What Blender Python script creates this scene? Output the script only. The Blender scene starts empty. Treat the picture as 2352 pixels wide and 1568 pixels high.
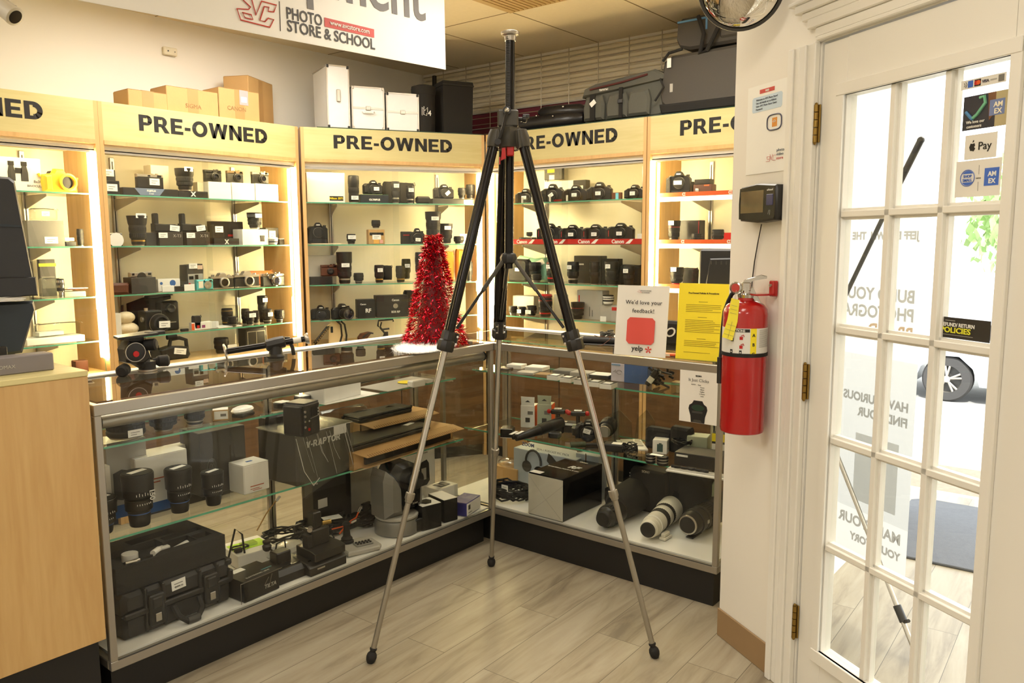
import bpy, bmesh, math, random
from mathutils import Vector, Matrix
random.seed(7)
C = bpy.context.scene.collection
SC = bpy.context.scene
PI = math.pi
# ------------------------------------------------------------------ camera
CAM_H, FOC, PITCH, ROLL, YAW = 1.45, 1832.0, 0.1258, 0.0036, 0.6794
_F = Vector((math.cos(YAW)*math.cos(PITCH), math.sin(YAW)*math.cos(PITCH), -math.sin(PITCH)))
_R0 = Vector((math.sin(YAW), -math.cos(YAW), 0)); _D0 = _F.cross(_R0)
_R = math.cos(ROLL)*_R0 + math.sin(ROLL)*_D0
_D = -math.sin(ROLL)*_R0 + math.cos(ROLL)*_D0
cam_d = bpy.data.cameras.new('camera'); cam = bpy.data.objects.new('camera', cam_d); C.objects.link(cam)
cam_d.sensor_width = 36; cam_d.lens = FOC*36/2352; cam_d.clip_start = .02; cam_d.clip_end = 200
mw = Matrix.Identity(4)
for i, v in enumerate((_R, -_D, -_F)):
    for j in range(3): mw[j][i] = v[j]
mw[2][3] = CAM_H
cam.matrix_world = mw
SC.camera = cam
# ------------------------------------------------------------------ view, world, sun, room lights
SC.view_settings.view_transform = 'Standard'; SC.view_settings.look = 'None'
SC.view_settings.gamma = 1; SC.view_settings.use_curve_mapping = False
SC.view_settings.exposure = -0.08
SC.cycles.use_denoising = True
SC.cycles.max_bounces = 8; SC.cycles.diffuse_bounces = 4; SC.cycles.glossy_bounces = 4
SC.cycles.transparent_max_bounces = 24; SC.cycles.transmission_bounces = 4
SC.cycles.sample_clamp_indirect = 6; SC.cycles.caustics_reflective = False; SC.cycles.caustics_refractive = False
w = bpy.data.worlds.new('world'); SC.world = w; w.use_nodes = True
wn = w.node_tree.nodes; bg = wn['Background']
bg.inputs[0].default_value = (.92, .95, 1, 1); bg.inputs[1].default_value = 5
def lamp(name, kind, loc, energy, color, size=1, size_y=None, rot=(0, 0, 0)):
    d = bpy.data.lights.new(name, kind); d.energy = energy; d.color = color
    if kind == 'AREA':
        d.size = size
        if size_y: d.shape = 'RECTANGLE'; d.size_y = size_y
    if kind == 'SUN': d.angle = .01
    o = bpy.data.objects.new(name, d); o.location = loc; o.rotation_euler = rot; C.objects.link(o); return o
lamp('sun', 'SUN', (0, 0, 20), 9.0, (1, .97, .92), rot=(0, math.radians(-32), math.radians(20)))
WARM = (1.0, .965, .90)
CEIL = 2.70
FIX = [(.9, .8, 10), (1.6, -1.4, 20), (-1.4, 1.6, 42), (-1.2, -1.2, 36), (.2, 3.35, 6), (2.35, 3.5, 25), (3.0, 1.9, 18)]  # last light is added, unseen, to brighten the shutter and bags
for fx, fy, e in FIX:
    lamp('ceiling_tube_light', 'AREA', (fx, fy, CEIL-.035), e, WARM, 1.1, .5)
# ------------------------------------------------------------------ pixel to place (photo frame 2352 x 1568)
def ray(px, py): return _F + _R*((px-1176)/FOC) + _D*((py-784)/FOC)
_O = Vector((0, 0, CAM_H))
def hit(px, py, n, d):
    r = ray(px, py); n = Vector(n); return _O + r*((d-n.dot(_O))/n.dot(r))
def Z(px, py, z): return hit(px, py, (0, 0, 1), z)
def X(px, py, x): return hit(px, py, (1, 0, 0), x)
def Y(px, py, y): return hit(px, py, (0, 1, 0), y)
def K(p): return (Vector(p)-_O).dot(_F)/FOC     # metres per pixel at p
def YP(px, y, z):      # point on the plane y = const at height z that shows at column px
    py = 900
    for _ in range(4): h = Y(px, py, y); py = PY((h.x, y, z))
    return Vector((h.x, y, z))
def XP(px, x, z):
    py = 900
    for _ in range(4): h = X(px, py, x); py = PY((x, h.y, z))
    return Vector((x, h.y, z))
def PY(p):
    v = Vector(p)-_O; return 784+FOC*v.dot(_D)/v.dot(_F)
# ------------------------------------------------------------------ materials
def lin(c):
    return tuple(((x/255)/12.92 if x/255 <= .04045 else ((x/255+.055)/1.055)**2.4) for x in c)+(1,)
MATS = {}
def mat(name, col, rough=.5, metal=0, spec=.5, var=.06, scale=25, bump=0, coat=0, emit=None, es=0, alpha=1, stretch=None, trans=0, bscale=None):
    if name in MATS: return MATS[name]
    m = bpy.data.materials.new(name); m.use_nodes = True; nt = m.node_tree; N = nt.nodes; L = nt.links
    p = N['Principled BSDF']; c = lin(col)
    tc = N.new('ShaderNodeTexCoord'); nz = N.new('ShaderNodeTexNoise'); nz.inputs['Scale'].default_value = scale; nz.inputs['Detail'].default_value = 3
    mp = N.new('ShaderNodeMapping'); L.new(tc.outputs['Object'], mp.inputs[0]); L.new(mp.outputs[0], nz.inputs['Vector'])
    if stretch: mp.inputs['Scale'].default_value = stretch
    rp = N.new('ShaderNodeMix'); rp.data_type = 'RGBA'; L.new(nz.outputs['Fac'], rp.inputs['Factor'])
    rp.inputs['A'].default_value = tuple(x*(1-var) for x in c[:3])+(1,); rp.inputs['B'].default_value = tuple(min(1, x*(1+var)) for x in c[:3])+(1,)
    L.new(rp.outputs['Result'], p.inputs['Base Color'])
    p.inputs['Roughness'].default_value = rough; p.inputs['Metallic'].default_value = metal
    p.inputs['Specular IOR Level'].default_value = spec; p.inputs['Coat Weight'].default_value = coat; p.inputs['Alpha'].default_value = alpha
    p.inputs['Transmission Weight'].default_value = trans
    if emit: p.inputs['Emission Color'].default_value = lin(emit); p.inputs['Emission Strength'].default_value = es
    if bump:
        b = N.new('ShaderNodeBump'); b.inputs['Strength'].default_value = bump; b.inputs['Distance'].default_value = .002
        n2 = N.new('ShaderNodeTexNoise'); n2.inputs['Scale'].default_value = bscale or scale*6; L.new(mp.outputs[0], n2.inputs['Vector'])
        L.new(n2.outputs['Fac'], b.inputs['Height']); L.new(b.outputs[0], p.inputs['Normal'])
    MATS[name] = m; return m
def glassmat(name, tint, refl=1.0, ior=1.5, rough=0.0):
    m = bpy.data.materials.new(name); m.use_nodes = True; nt = m.node_tree; N = nt.nodes; L = nt.links
    for n in list(N): N.remove(n)
    o = N.new('ShaderNodeOutputMaterial'); mx = N.new('ShaderNodeMixShader'); t = N.new('ShaderNodeBsdfTransparent'); g = N.new('ShaderNodeBsdfGlossy')
    t.inputs[0].default_value = tint+(1,); g.inputs['Roughness'].default_value = rough
    fr = N.new('ShaderNodeFresnel'); fr.inputs[0].default_value = ior; ge = N.new('ShaderNodeNewGeometry')
    inv = N.new('ShaderNodeMath'); inv.operation = 'SUBTRACT'; inv.inputs[0].default_value = 1; L.new(ge.outputs['Backfacing'], inv.inputs[1])
    ml = N.new('ShaderNodeMath'); ml.operation = 'MULTIPLY'; L.new(fr.outputs[0], ml.inputs[0]); L.new(inv.outputs[0], ml.inputs[1])
    m2 = N.new('ShaderNodeMath'); m2.operation = 'MULTIPLY'; L.new(ml.outputs[0], m2.inputs[0]); m2.inputs[1].default_value = refl
    L.new(m2.outputs[0], mx.inputs[0]); L.new(t.outputs[0], mx.inputs[1]); L.new(g.outputs[0], mx.inputs[2]); L.new(mx.outputs[0], o.inputs[0])
    MATS[name] = m; return m
def woodmat(name, c1, c2, axis='Z', rough=.4, scale=1.0, coat=.15):
    m = bpy.data.materials.new(name); m.use_nodes = True; nt = m.node_tree; N = nt.nodes; L = nt.links
    p = N['Principled BSDF']; tc = N.new('ShaderNodeTexCoord'); mp = N.new('ShaderNodeMapping'); L.new(tc.outputs['Object'], mp.inputs[0])
    s = {'X': (.8, 9, 9), 'Y': (9, .8, 9), 'Z': (9, 9, .8)}[axis]; mp.inputs['Scale'].default_value = tuple(v*scale for v in s)
    n1 = N.new('ShaderNodeTexNoise'); n1.inputs['Scale'].default_value = 1.6; n1.inputs['Detail'].default_value = 5; n1.inputs['Distortion'].default_value = 1.3; L.new(mp.outputs[0], n1.inputs['Vector'])
    n2 = N.new('ShaderNodeTexNoise'); n2.inputs['Scale'].default_value = 9; n2.inputs['Detail'].default_value = 2; L.new(mp.outputs[0], n2.inputs['Vector'])
    ad = N.new('ShaderNodeMath'); ad.operation = 'MULTIPLY_ADD'; ad.inputs[1].default_value = .35; L.new(n2.outputs['Fac'], ad.inputs[0]); L.new(n1.outputs['Fac'], ad.inputs[2])
    cr = N.new('ShaderNodeValToRGB'); cr.color_ramp.elements[0].position = .45; cr.color_ramp.elements[1].position = .85
    cr.color_ramp.elements[0].color = lin(c2); cr.color_ramp.elements[1].color = lin(c1)
    L.new(ad.outputs[0], cr.inputs[0]); L.new(cr.outputs[0], p.inputs['Base Color'])
    p.inputs['Roughness'].default_value = rough; p.inputs['Coat Weight'].default_value = coat; p.inputs['Coat Roughness'].default_value = .3
    MATS[name] = m; return m
blk = mat('black_plastic', (30, 28, 26), .42, bump=.15, scale=60)
rub = mat('black_rubber', (24, 22, 20), .7, bump=.5, scale=80)
gblk = mat('gloss_black', (16, 15, 15), .18, var=.02)
dgry = mat('dark_grey', (62, 60, 56), .5)
mgry = mat('mid_grey', (120, 117, 110), .5)
lgry = mat('light_grey', (176, 172, 162), .45)
wht = mat('white_card', (238, 235, 226), .6, var=.02)
tagm = mat('tag_paper', (250, 248, 242), .6, var=.01)
ink = mat('grey_ink', (120, 116, 110), .7, var=0)
bink = mat('black_ink', (24, 22, 20), .6, var=0)
wink = mat('white_ink', (236, 234, 226), .5, var=0)
chr_ = mat('chrome', (205, 203, 200), .13, 1, var=.02)
sil = mat('satin_silver', (190, 184, 174), .32, .9, var=.04)
alu = mat('aluminium', (168, 162, 150), .38, .75, var=.04, scale=8, stretch=(1, 1, 1))
crm = mat('cream_panel', (250, 240, 212), .55, var=.015, scale=4)
card = mat('cardboard', (190, 152, 98), .75, var=.07, scale=14, bump=.2)
kraft = mat('kraft_tape', (176, 138, 88), .35, var=.04)
red = mat('red_paint', (178, 18, 20), .25, coat=.6, var=.03)
redm = mat('red_plastic', (190, 26, 24), .4)
blu = mat('blue_print', (34, 92, 160), .5)
ylw = mat('yellow_paper', (250, 228, 40), .55, var=.03, scale=6)
org = mat('orange_card', (226, 92, 34), .5)
brn = mat('brown_leather', (96, 54, 32), .5, bump=.4)
slv = mat('silver_case', (226, 226, 224), .35, .35, var=.03, bump=.1)
fab = mat('black_fabric', (34, 32, 30), .85, bump=.7, scale=120)
gfab = mat('grey_fabric', (92, 92, 84), .85, bump=.6, scale=120)
glsl = mat('lens_glass', (20, 22, 34), .05, coat=1, var=.02)
green = mat('green_print', (70, 140, 96), .5)
ledm = mat('led_strip', (255, 250, 235), .5, emit=(255, 228, 168), es=190)
ledt = mat('led_top', (255, 250, 235), .5, emit=(255, 232, 180), es=60)
gl_case = glassmat('case_glass', (.95, .955, .94), 1.0)
gl_top = glassmat('top_glass', (.95, .955, .945), 1.5)
gl_door = glassmat('door_glass', (.965, .975, .965), .8)
gl_shelf = glassmat('shelf_glass', (.94, .96, .945), .9)
gedge = mat('glass_edge', (98, 178, 146), .15, coat=.5, var=.08, emit=None)
clr = glassmat('clear_plastic', (.86, .88, .86), 2.2, 1.45, .12)
maple = woodmat('maple', (226, 192, 132), (212, 174, 112))
maple_h = woodmat('maple_board', (214, 202, 144), (202, 188, 126), 'X')
maple_d = woodmat('maple_edge', (222, 182, 122), (206, 164, 104))
desk_m = woodmat('desk_maple', (206, 170, 112), (190, 150, 92), 'Z', .35)
maple_shade = woodmat('maple_in_shade', (116, 84, 52), (84, 58, 34), 'X', .5)  # maple of the base cabinets, aisle shade put into the darker brown
# ------------------------------------------------------------------ mesh builder
class MB:
    def __init__(s, m=None): s.v = []; s.f = []; s.mi = []; s.ms = []; s.m0 = m; s.T = Matrix.Identity(4)
    def _m(s, m):
        m = m or s.m0
        if m not in s.ms: s.ms.append(m)
        return s.ms.index(m)
    def add(s, vs, fs, m=None):
        b = len(s.v); s.v += [s.T @ Vector(v) for v in vs]; k = s._m(m)
        for f in fs: s.f.append([b+i for i in f]); s.mi.append(k)
        return s
    def box(s, x0, x1, y0, y1, z0, z1, m=None, b=0):
        if x0 > x1: x0, x1 = x1, x0
        if y0 > y1: y0, y1 = y1, y0
        if z0 > z1: z0, z1 = z1, z0
        b = min(b, (x1-x0)*.45, (y1-y0)*.45, (z1-z0)*.45)
        if b <= 0:
            vs = [(x, y, z) for x in (x0, x1) for y in (y0, y1) for z in (z0, z1)]
            return s.add(vs, [(0, 1, 3, 2), (4, 6, 7, 5), (0, 4, 5, 1), (2, 3, 7, 6), (0, 2, 6, 4), (1, 5, 7, 3)], m)
        lo = (x0, y0, z0); hi = (x1, y1, z1); vs = []; idx = {}
        for c in range(8):
            sg = [(c >> a) & 1 for a in range(3)]
            for a in range(3):
                p = [0, 0, 0]
                for q in range(3):
                    full = hi[q] if sg[q] else lo[q]
                    p[q] = full if q == a else full+(-b if sg[q] else b)
                idx[(c, a)] = len(vs); vs.append(p)
        fs = []
        for a in range(3):
            o = [q for q in range(3) if q != a]
            for sgn in (0, 1):
                cs = [(sgn << a) | (i << o[0]) | (j << o[1]) for i, j in ((0, 0), (1, 0), (1, 1), (0, 1))]
                fs.append([idx[(c, a)] for c in cs])
        for a in range(3):
            o = [q for q in range(3) if q != a]
            for i in (0, 1):
                for j in (0, 1):
                    c0 = (i << o[0]) | (j << o[1]); c1 = c0 | (1 << a)
                    fs.append([idx[(c0, o[0])], idx[(c0, o[1])], idx[(c1, o[1])], idx[(c1, o[0])]])
        for c in range(8): fs.append([idx[(c, a)] for a in range(3)])
        return s.add(vs, fs, m)
    def frustum(s, x0, x1, y0, y1, z0, z1, ix=0, iy=0, m=None):     # box whose top is inset by ix, iy
        vs = [(x0, y0, z0), (x1, y0, z0), (x1, y1, z0), (x0, y1, z0), (x0+ix, y0+iy, z1), (x1-ix, y0+iy, z1), (x1-ix, y1-iy, z1), (x0+ix, y1-iy, z1)]
        return s.add(vs, [(0, 3, 2, 1), (4, 5, 6, 7), (0, 1, 5, 4), (1, 2, 6, 5), (2, 3, 7, 6), (3, 0, 4, 7)], m)
    def prism(s, pts, y0, y1, m=None, b=0, ax='Y'):                 # polygon in XZ extruded along Y (or in XY along Z, or YZ along X)
        n = len(pts); cx = sum(p[0] for p in pts)/n; cz = sum(p[1] for p in pts)/n
        ex = max(abs(p[0]-cx) for p in pts); ez = max(abs(p[1]-cz) for p in pts)
        def P(p, y, k):
            a = cx+(p[0]-cx)*(1-k/ex if ex else 1); c = cz+(p[1]-cz)*(1-k/ez if ez else 1)
            return {'Y': (a, y, c), 'Z': (a, c, y), 'X': (y, a, c)}[ax]
        lay = [(y0, b), (y0+b, 0), (y1-b, 0), (y1, b)] if b else [(y0, 0), (y1, 0)]
        vs = [P(p, y, k) for y, k in lay for p in pts]; fs = []
        for l in range(len(lay)-1):
            for i in range(n): fs.append((l*n+i, l*n+(i+1) % n, (l+1)*n+(i+1) % n, (l+1)*n+i))
        fs.append(tuple(range(n))); fs.append(tuple((len(lay)-1)*n+i for i in range(n))[::-1])
        return s.add(vs, fs, m)
    def lathe(s, prof, m=None, seg=24, o=(0, 0, 0), d=(0, 0, 1), rib=0, mats=None, cap=True):   # prof = [(r, h)...] along d from o
        d = Vector(d).normalized(); u = d.orthogonal().normalized(); w_ = d.cross(u); o = Vector(o); vs = []
        for r, h in prof:
            for i in range(seg):
                a = 2*PI*i/seg; rr = r*(1-rib*(i % 2)) if rib else r
                vs.append(o+d*h+(u*math.cos(a)+w_*math.sin(a))*rr)
        for l in range(len(prof)-1):
            mm = mats[l] if mats else m
            s.add([vs[l*seg+i] for i in range(seg)]+[vs[(l+1)*seg+i] for i in range(seg)], [(i, (i+1) % seg, seg+(i+1) % seg, seg+i) for i in range(seg)], mm)
        if cap and prof[0][0] > 1e-6: s.add(vs[:seg], [tuple(range(seg))[::-1]], mats[0] if mats else m)
        if cap and prof[-1][0] > 1e-6: s.add(vs[-seg:], [tuple(range(seg))], mats[-1] if mats else m)
        return s
    def cyl(s, p0, p1, r, m=None, seg=16, r1=None):
        p0 = Vector(p0); p1 = Vector(p1)
        return s.lathe([(r, 0), (r if r1 is None else r1, (p1-p0).length)], m, seg, p0, p1-p0)
    def tube(s, pts, r, m=None, seg=8, closed=False):
        pts = [Vector(p) for p in pts]; n = len(pts); vs = []; up = Vector((0, 0, 1)); u = None
        for i, p in enumerate(pts):
            a = pts[(i-1) % n] if (closed or i > 0) else p; c = pts[(i+1) % n] if (closed or i < n-1) else p
            t = (c-a).normalized() if (c-a).length > 1e-9 else up
            u = (t.orthogonal() if u is None else u-t*u.dot(t)).normalized(); q = t.cross(u)
            vs += [p+(u*math.cos(2*PI*k/seg)+q*math.sin(2*PI*k/seg))*r for k in range(seg)]
        fs = []
        for i in range(n if closed else n-1):
            j = (i+1) % n
            for k in range(seg): fs.append((i*seg+k, i*seg+(k+1) % seg, j*seg+(k+1) % seg, j*seg+k))
        if not closed: fs += [tuple(range(seg))[::-1], tuple((n-1)*seg+k for k in range(seg))]
        return s.add(vs, fs, m)
    def ball(s, c, rx, ry=None, rz=None, m=None, seg=16, rings=9):
        ry = ry or rx; rz = rz or rx; c = Vector(c); vs = []
        for i in range(rings+1):
            a = PI*i/rings
            for k in range(seg): vs.append(c+Vector((rx*math.sin(a)*math.cos(2*PI*k/seg), ry*math.sin(a)*math.sin(2*PI*k/seg), rz*math.cos(a))))
        fs = [(i*seg+k, (i+1)*seg+k, (i+1)*seg+(k+1) % seg, i*seg+(k+1) % seg) for i in range(rings) for k in range(seg)]
        return s.add(vs, fs, m)
    def at(s, loc=(0, 0, 0), rx=0, ry=0, rz=0):
        s.T = Matrix.Translation(loc) @ Matrix.Rotation(math.radians(rz), 4, 'Z') @ Matrix.Rotation(math.radians(ry), 4, 'Y') @ Matrix.Rotation(math.radians(rx), 4, 'X'); return s
    def mesh(s, name, smooth=True):
        me = bpy.data.meshes.new(name); me.from_pydata([tuple(v) for v in s.v], [], s.f)
        for m in s.ms: me.materials.append(m)
        me.polygons.foreach_set('material_index', s.mi)
        bm = bmesh.new(); bm.from_mesh(me); bmesh.ops.remove_doubles(bm, verts=bm.verts, dist=1e-6); bmesh.ops.recalc_face_normals(bm, faces=bm.faces); bm.to_mesh(me); bm.free()
        if smooth:
            me.shade_smooth(); me.set_sharp_from_angle(angle=math.radians(32))
        me.update(); return me
LABELS = []
def setp(o, label=None, cat=None, group=None, kind=None):
    if label: o['label'] = label
    if cat: o['category'] = cat
    if group: o['group'] = group
    if kind: o['kind'] = kind
def part(root, name, mb, label=None, loc=None, rz=None, kind=None):
    me = mb if isinstance(mb, bpy.types.Mesh) else mb.mesh(name)
    o = bpy.data.objects.new(name, me); C.objects.link(o); o.parent = root
    if loc: o.location = loc
    if rz is not None: o.rotation_euler = (0, 0, math.radians(rz))
    setp(o, label, kind=kind); return o
def thing(name, label, cat, loc=(0, 0, 0), rz=0, group=None, parts=(), kind=None, rot=None):
    o = bpy.data.objects.new(name, None); o.empty_display_size = .05; C.objects.link(o); o.location = loc
    o.rotation_euler = rot if rot else (0, 0, math.radians(rz)); setp(o, label, cat, group, kind)
    for p in parts: part(o, *p)
    return o
def solo(name, label, cat, mb, loc=(0, 0, 0), rz=0, group=None, kind=None, rot=None):
    o = bpy.data.objects.new(name, mb.mesh(name)); C.objects.link(o); o.location = loc
    o.rotation_euler = rot if rot else (0, 0, math.radians(rz)); setp(o, label, cat, group, kind); return o
def struct(name, mb, loc=(0, 0, 0), rz=0):
    o = bpy.data.objects.new(name, mb.mesh(name)); C.objects.link(o); o.location = loc; o.rotation_euler = (0, 0, math.radians(rz)); o['kind'] = 'structure'; return o
def txt(root, s, size, m, loc, rot=(90, 0, 0), al='CENTER', bold=0, ext=.0004, sx=1, name='lettering', mirror=False, shear=0, sp=1, label=None):
    cu = bpy.data.curves.new('t', 'FONT'); cu.body = s; cu.size = size; cu.align_x = al; cu.extrude = ext; cu.offset = bold; cu.resolution_u = 3; cu.shear = shear; cu.space_character = sp
    tmp = bpy.data.objects.new('t', cu); me = bpy.data.meshes.new_from_object(tmp); bpy.data.objects.remove(tmp); bpy.data.curves.remove(cu)
    me.materials.clear(); me.materials.append(m); me.name = name
    o = bpy.data.objects.new(name, me); C.objects.link(o); o.parent = root; o.location = loc
    o.rotation_euler = [math.radians(a) for a in rot]; o.scale = (-sx if mirror else sx, 1, 1)
    if label: o['label'] = label
    return o
def heavy(root, s, cap, m, loc, width, name='lettering', slant=0, y=0.0006):
    """thick sans capitals built from strokes, scaled to the given cap height and total width"""
    def arc(cx, cz, ro, rz, t_, tz, a0, a1, n=14):
        out_ = []
        for i in range(n):
            b0 = math.radians(a0+(a1-a0)*i/n); b1 = math.radians(a0+(a1-a0)*(i+1)/n)
            out_.append([(cx+ro*math.cos(b0), cz+rz*math.sin(b0)), (cx+ro*math.cos(b1), cz+rz*math.sin(b1)), (cx+(ro-t_)*math.cos(b1), cz+(rz-tz)*math.sin(b1)), (cx+(ro-t_)*math.cos(b0), cz+(rz-tz)*math.sin(b0))])
        return out_
    def R(a, b, c, d): return [(a, c), (b, c), (b, d), (a, d)]
    P = [R(0, .26, 0, 1), R(.26, .46, .80, 1), R(.26, .46, .36, .55)]+arc(.46, .68, .32, .32, .26, .14, -90, 90)
    G = {'P': (P, .8), 'R': (P+[[(.40, .38), (.62, .0), (.92, 0), (.66, .40)]], .92), 'E': ([R(0, .26, 0, 1), R(.26, .74, .8, 1), R(.26, .68, .41, .59), R(.26, .76, 0, .2)], .78),
         'O': (arc(.5, .5, .5, .52, .26, .22, 0, 360, 32), 1.0), 'D': ([R(0, .26, 0, 1), R(.26, .42, .8, 1), R(.26, .42, 0, .2)]+arc(.42, .5, .46, .5, .26, .30, -90, 90, 18), .9),
         'N': ([R(0, .25, 0, 1), R(.62, .87, 0, 1), [(0, 1), (.26, 1), (.87, 0), (.61, 0)]], .9), '-': ([R(0, .36, .30, .50)], .38),
         'W': ([[(0, 1), (.26, 1), (.46, 0), (.23, 0)], [(.38, 0), (.24, 0), (.52, 1), (.66, 1), (.66, 1)], [(.46, 0), (.52, 1), (.76, 1), (.30, 0)], [(.88, 0), (.62, 0), (.54, 1), (.76, 1)], [(.84, 0), (1.07, 0), (1.28, 1), (1.02, 1)]], 1.3),
         'V': ([[(0, 1), (.28, 1), (.55, 0), (.33, 0)], [(.62, 1), (.9, 1), (.57, 0), (.35, 0)]], .9), 'A': ([[(0, 0), (.27, 0), (.56, 1), (.33, 1)], [(.63, 0), (.92, 0), (.58, 1), (.35, 1)], R(.22, .7, .18, .36)], .92), 'T': ([R(0, .82, .79, 1), R(.28, .54, 0, .8)], .82)}
    G['W'] = ([[(0, 1), (.27, 1), (.46, 0), (.23, 0)], [(.23, 0), (.46, 0), (.74, 1), (.53, 1)], [(.53, 1), (.76, 1), (1.06, 0), (.83, 0)], [(.83, 0), (1.06, 0), (1.29, 1), (1.02, 1)]], 1.3)
    x = 0; mb = MB(m); q = []
    for ch in s:
        g, ww = G[ch]
        for pl in g: q.append([(x+a, c) for a, c in pl])
        x += ww+.09
    k = width/(x-.09)
    for pl in q:
        pts = [(a*k+c*cap*slant, c*cap) for a, c in pl]; n = len(pts)
        mb.add([(a, -y, c) for a, c in pts]+[(a, 0, c) for a, c in pts], [tuple(range(n))]+[(i, (i+1) % n, n+(i+1) % n, n+i) for i in range(n)])
    o = part(root, name, mb); o.location = loc; return o
# ================================================================== setting
def plankmat():
    m = bpy.data.materials.new('floor_planks'); m.use_nodes = True; nt = m.node_tree; N = nt.nodes; L = nt.links; p = N['Principled BSDF']
    tc = N.new('ShaderNodeTexCoord'); mp = N.new('ShaderNodeMapping'); L.new(tc.outputs['Object'], mp.inputs[0]); mp.inputs['Rotation'].default_value = (0, 0, math.radians(-2))
    br = N.new('ShaderNodeTexBrick'); L.new(mp.outputs[0], br.inputs['Vector']); br.offset = .37; br.inputs['Scale'].default_value = 1
    br.inputs['Brick Width'].default_value = 1.22; br.inputs['Row Height'].default_value = .18; br.inputs['Mortar Size'].default_value = .0012; br.inputs['Mortar Smooth'].default_value = .3
    br.inputs['Color1'].default_value = (.35, .35, .35, 1); br.inputs['Color2'].default_value = (.65, .65, .65, 1); br.inputs['Mortar'].default_value = (0, 0, 0, 1)
    m2 = N.new('ShaderNodeMapping'); L.new(mp.outputs[0], m2.inputs[0]); m2.inputs['Scale'].default_value = (1.1, 9, 1)
    ad = N.new('ShaderNodeVectorMath'); ad.operation = 'MULTIPLY_ADD'; ad.inputs[1].default_value = (7, 7, 7); L.new(br.outputs['Color'], ad.inputs[0]); L.new(m2.outputs[0], ad.inputs[2])
    n1 = N.new('ShaderNodeTexNoise'); n1.inputs['Scale'].default_value = 1.5; n1.inputs['Detail'].default_value = 7; n1.inputs['Distortion'].default_value = .7; n1.inputs['Roughness'].default_value = .62; L.new(ad.outputs[0], n1.inputs['Vector'])
    cr = N.new('ShaderNodeValToRGB'); e = cr.color_ramp.elements; e[0].position = .30; e[0].color = lin((128, 116, 96)); e[1].position = .7; e[1].color = lin((180, 170, 147))
    e2 = cr.color_ramp.elements.new(.48); e2.color = lin((163, 151, 127)); L.new(n1.outputs['Fac'], cr.inputs[0])
    mx = N.new('ShaderNodeMix'); mx.data_type = 'RGBA'; mx.blend_type = 'MULTIPLY'; mx.inputs['Factor'].default_value = .25; L.new(cr.outputs[0], mx.inputs['A']); L.new(br.outputs['Color'], mx.inputs['B'])
    md = N.new('ShaderNodeMix'); md.data_type = 'RGBA'; md.inputs['B'].default_value = lin((88, 78, 62)); L.new(br.outputs['Fac'], md.inputs['Factor']); L.new(mx.outputs['Result'], md.inputs['A'])
    L.new(md.outputs['Result'], p.inputs['Base Color']); p.inputs['Roughness'].default_value = .48
    b = N.new('ShaderNodeBump'); b.inputs['Strength'].default_value = .15; b.inputs['Distance'].default_value = .002; L.new(n1.outputs['Fac'], b.inputs['Height']); L.new(b.outputs[0], p.inputs['Normal'])
    MATS['floor'] = m; return m
wallp = mat('wall_paint', (236, 231, 220), .6, var=.02, scale=2, bump=.15, bscale=60)
trimp = mat('trim_paint', (238, 235, 226), .35, var=.015, scale=3)
ceilm = mat('ceiling_tile', (240, 226, 198), .85, var=.04, scale=40, bump=.5, bscale=220)
seam = mat('tile_seam', (150, 128, 92), .8)
basem = mat('vinyl_base', (150, 122, 86), .5, var=.05)
DA = math.radians(58.1); DC, DS = math.cos(DA), math.sin(DA); D0 = Vector((2.4276, .799, 0)); DN = Vector((DS, -DC, 0))   # door wall: point, direction, outward normal
DRZ = math.degrees(DA)+180          # local +x runs to the right as seen from the shop, local +y goes outside
def DL(t, off=0): return D0+Vector((DC, DS, 0))*t+DN*off
struct('floor', MB(plankmat()).box(-3.2, 5.0, -3.2, 4.5, -.04, 0))
# ceiling of 2 x 4 ft tiles with thin seams
cb = MB(ceilm).box(-3.2, 4.6, -3.2, 4.6, CEIL, CEIL+.04)
for i in range(-9, 5): cb.box(-3.2, 4.45, 2.885+.6*i-.003, 2.885+.6*i+.003, CEIL-.0015, CEIL, seam)
for i in range(-5, 1): cb.box(3.57+1.2*i-.003, 3.57+1.2*i+.003, -3.2, 4.47, CEIL-.0015, CEIL, seam)
struct('ceiling', cb)
struct('wall_back', MB(wallp).box(-3.2, 4.57, 4.47, 4.55, 0, CEIL))
struct('wall_right', MB(wallp).box(4.47, 4.57, 1.1, 4.47, 0, CEIL))
struct('wall_left', MB(wallp).box(-3.3, -3.2, -3.2, 4.55, 0, CEIL))
struct('wall_front', MB(wallp).box(-3.2, 3.6, -3.3, -3.2, 0, CEIL))
struct('wall_partition', MB(wallp).box(2.74, 4.57, 1.0, 1.09, 0, CEIL))
# door wall in its own frame: origin at hinge side of the leaf, x to the right, y outwards
dw = MB(wallp)
dw.box(-.43, -.035, 0, .12, 0, CEIL); dw.box(-.035, .80, 0, .12, 2.03, CEIL); dw.box(.80, 3.9, 0, .12, 0, CEIL)
struct('wall_door', dw, D0, DRZ)
bb = MB(basem).box(-.432, -.131, -.008, -.0005, 0, .105, b=.002); struct('baseboard_right', bb, D0, DRZ)
cs = MB(trimp)
for x0, x1 in ((-.131, -.012), (.782, .90)):
    s_ = 1 if x0 < 0 else -1; a = x0 if s_ > 0 else x1
    for o0, o1, th in ((0, .026, .024), (.026, .05, .018), (.05, .078, .021), (.078, .106, .014), (.106, .119, .02)):
        cs.box(a+s_*o0, a+s_*o1, -th, 0, 0, 2.018, b=.003)
for o0, o1, th in ((0, .013, .02), (.013, .041, .014), (.041, .069, .021), (.069, .093, .018), (.093, .119, .026)):
    cs.box(-.131+.119-o0-.0, .782+o0, -th, 0, 2.018+o0, 2.018+o1, b=.003)
cs.box(-.131, .90, -.03, 0, 2.137, 2.15, b=.003)
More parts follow.
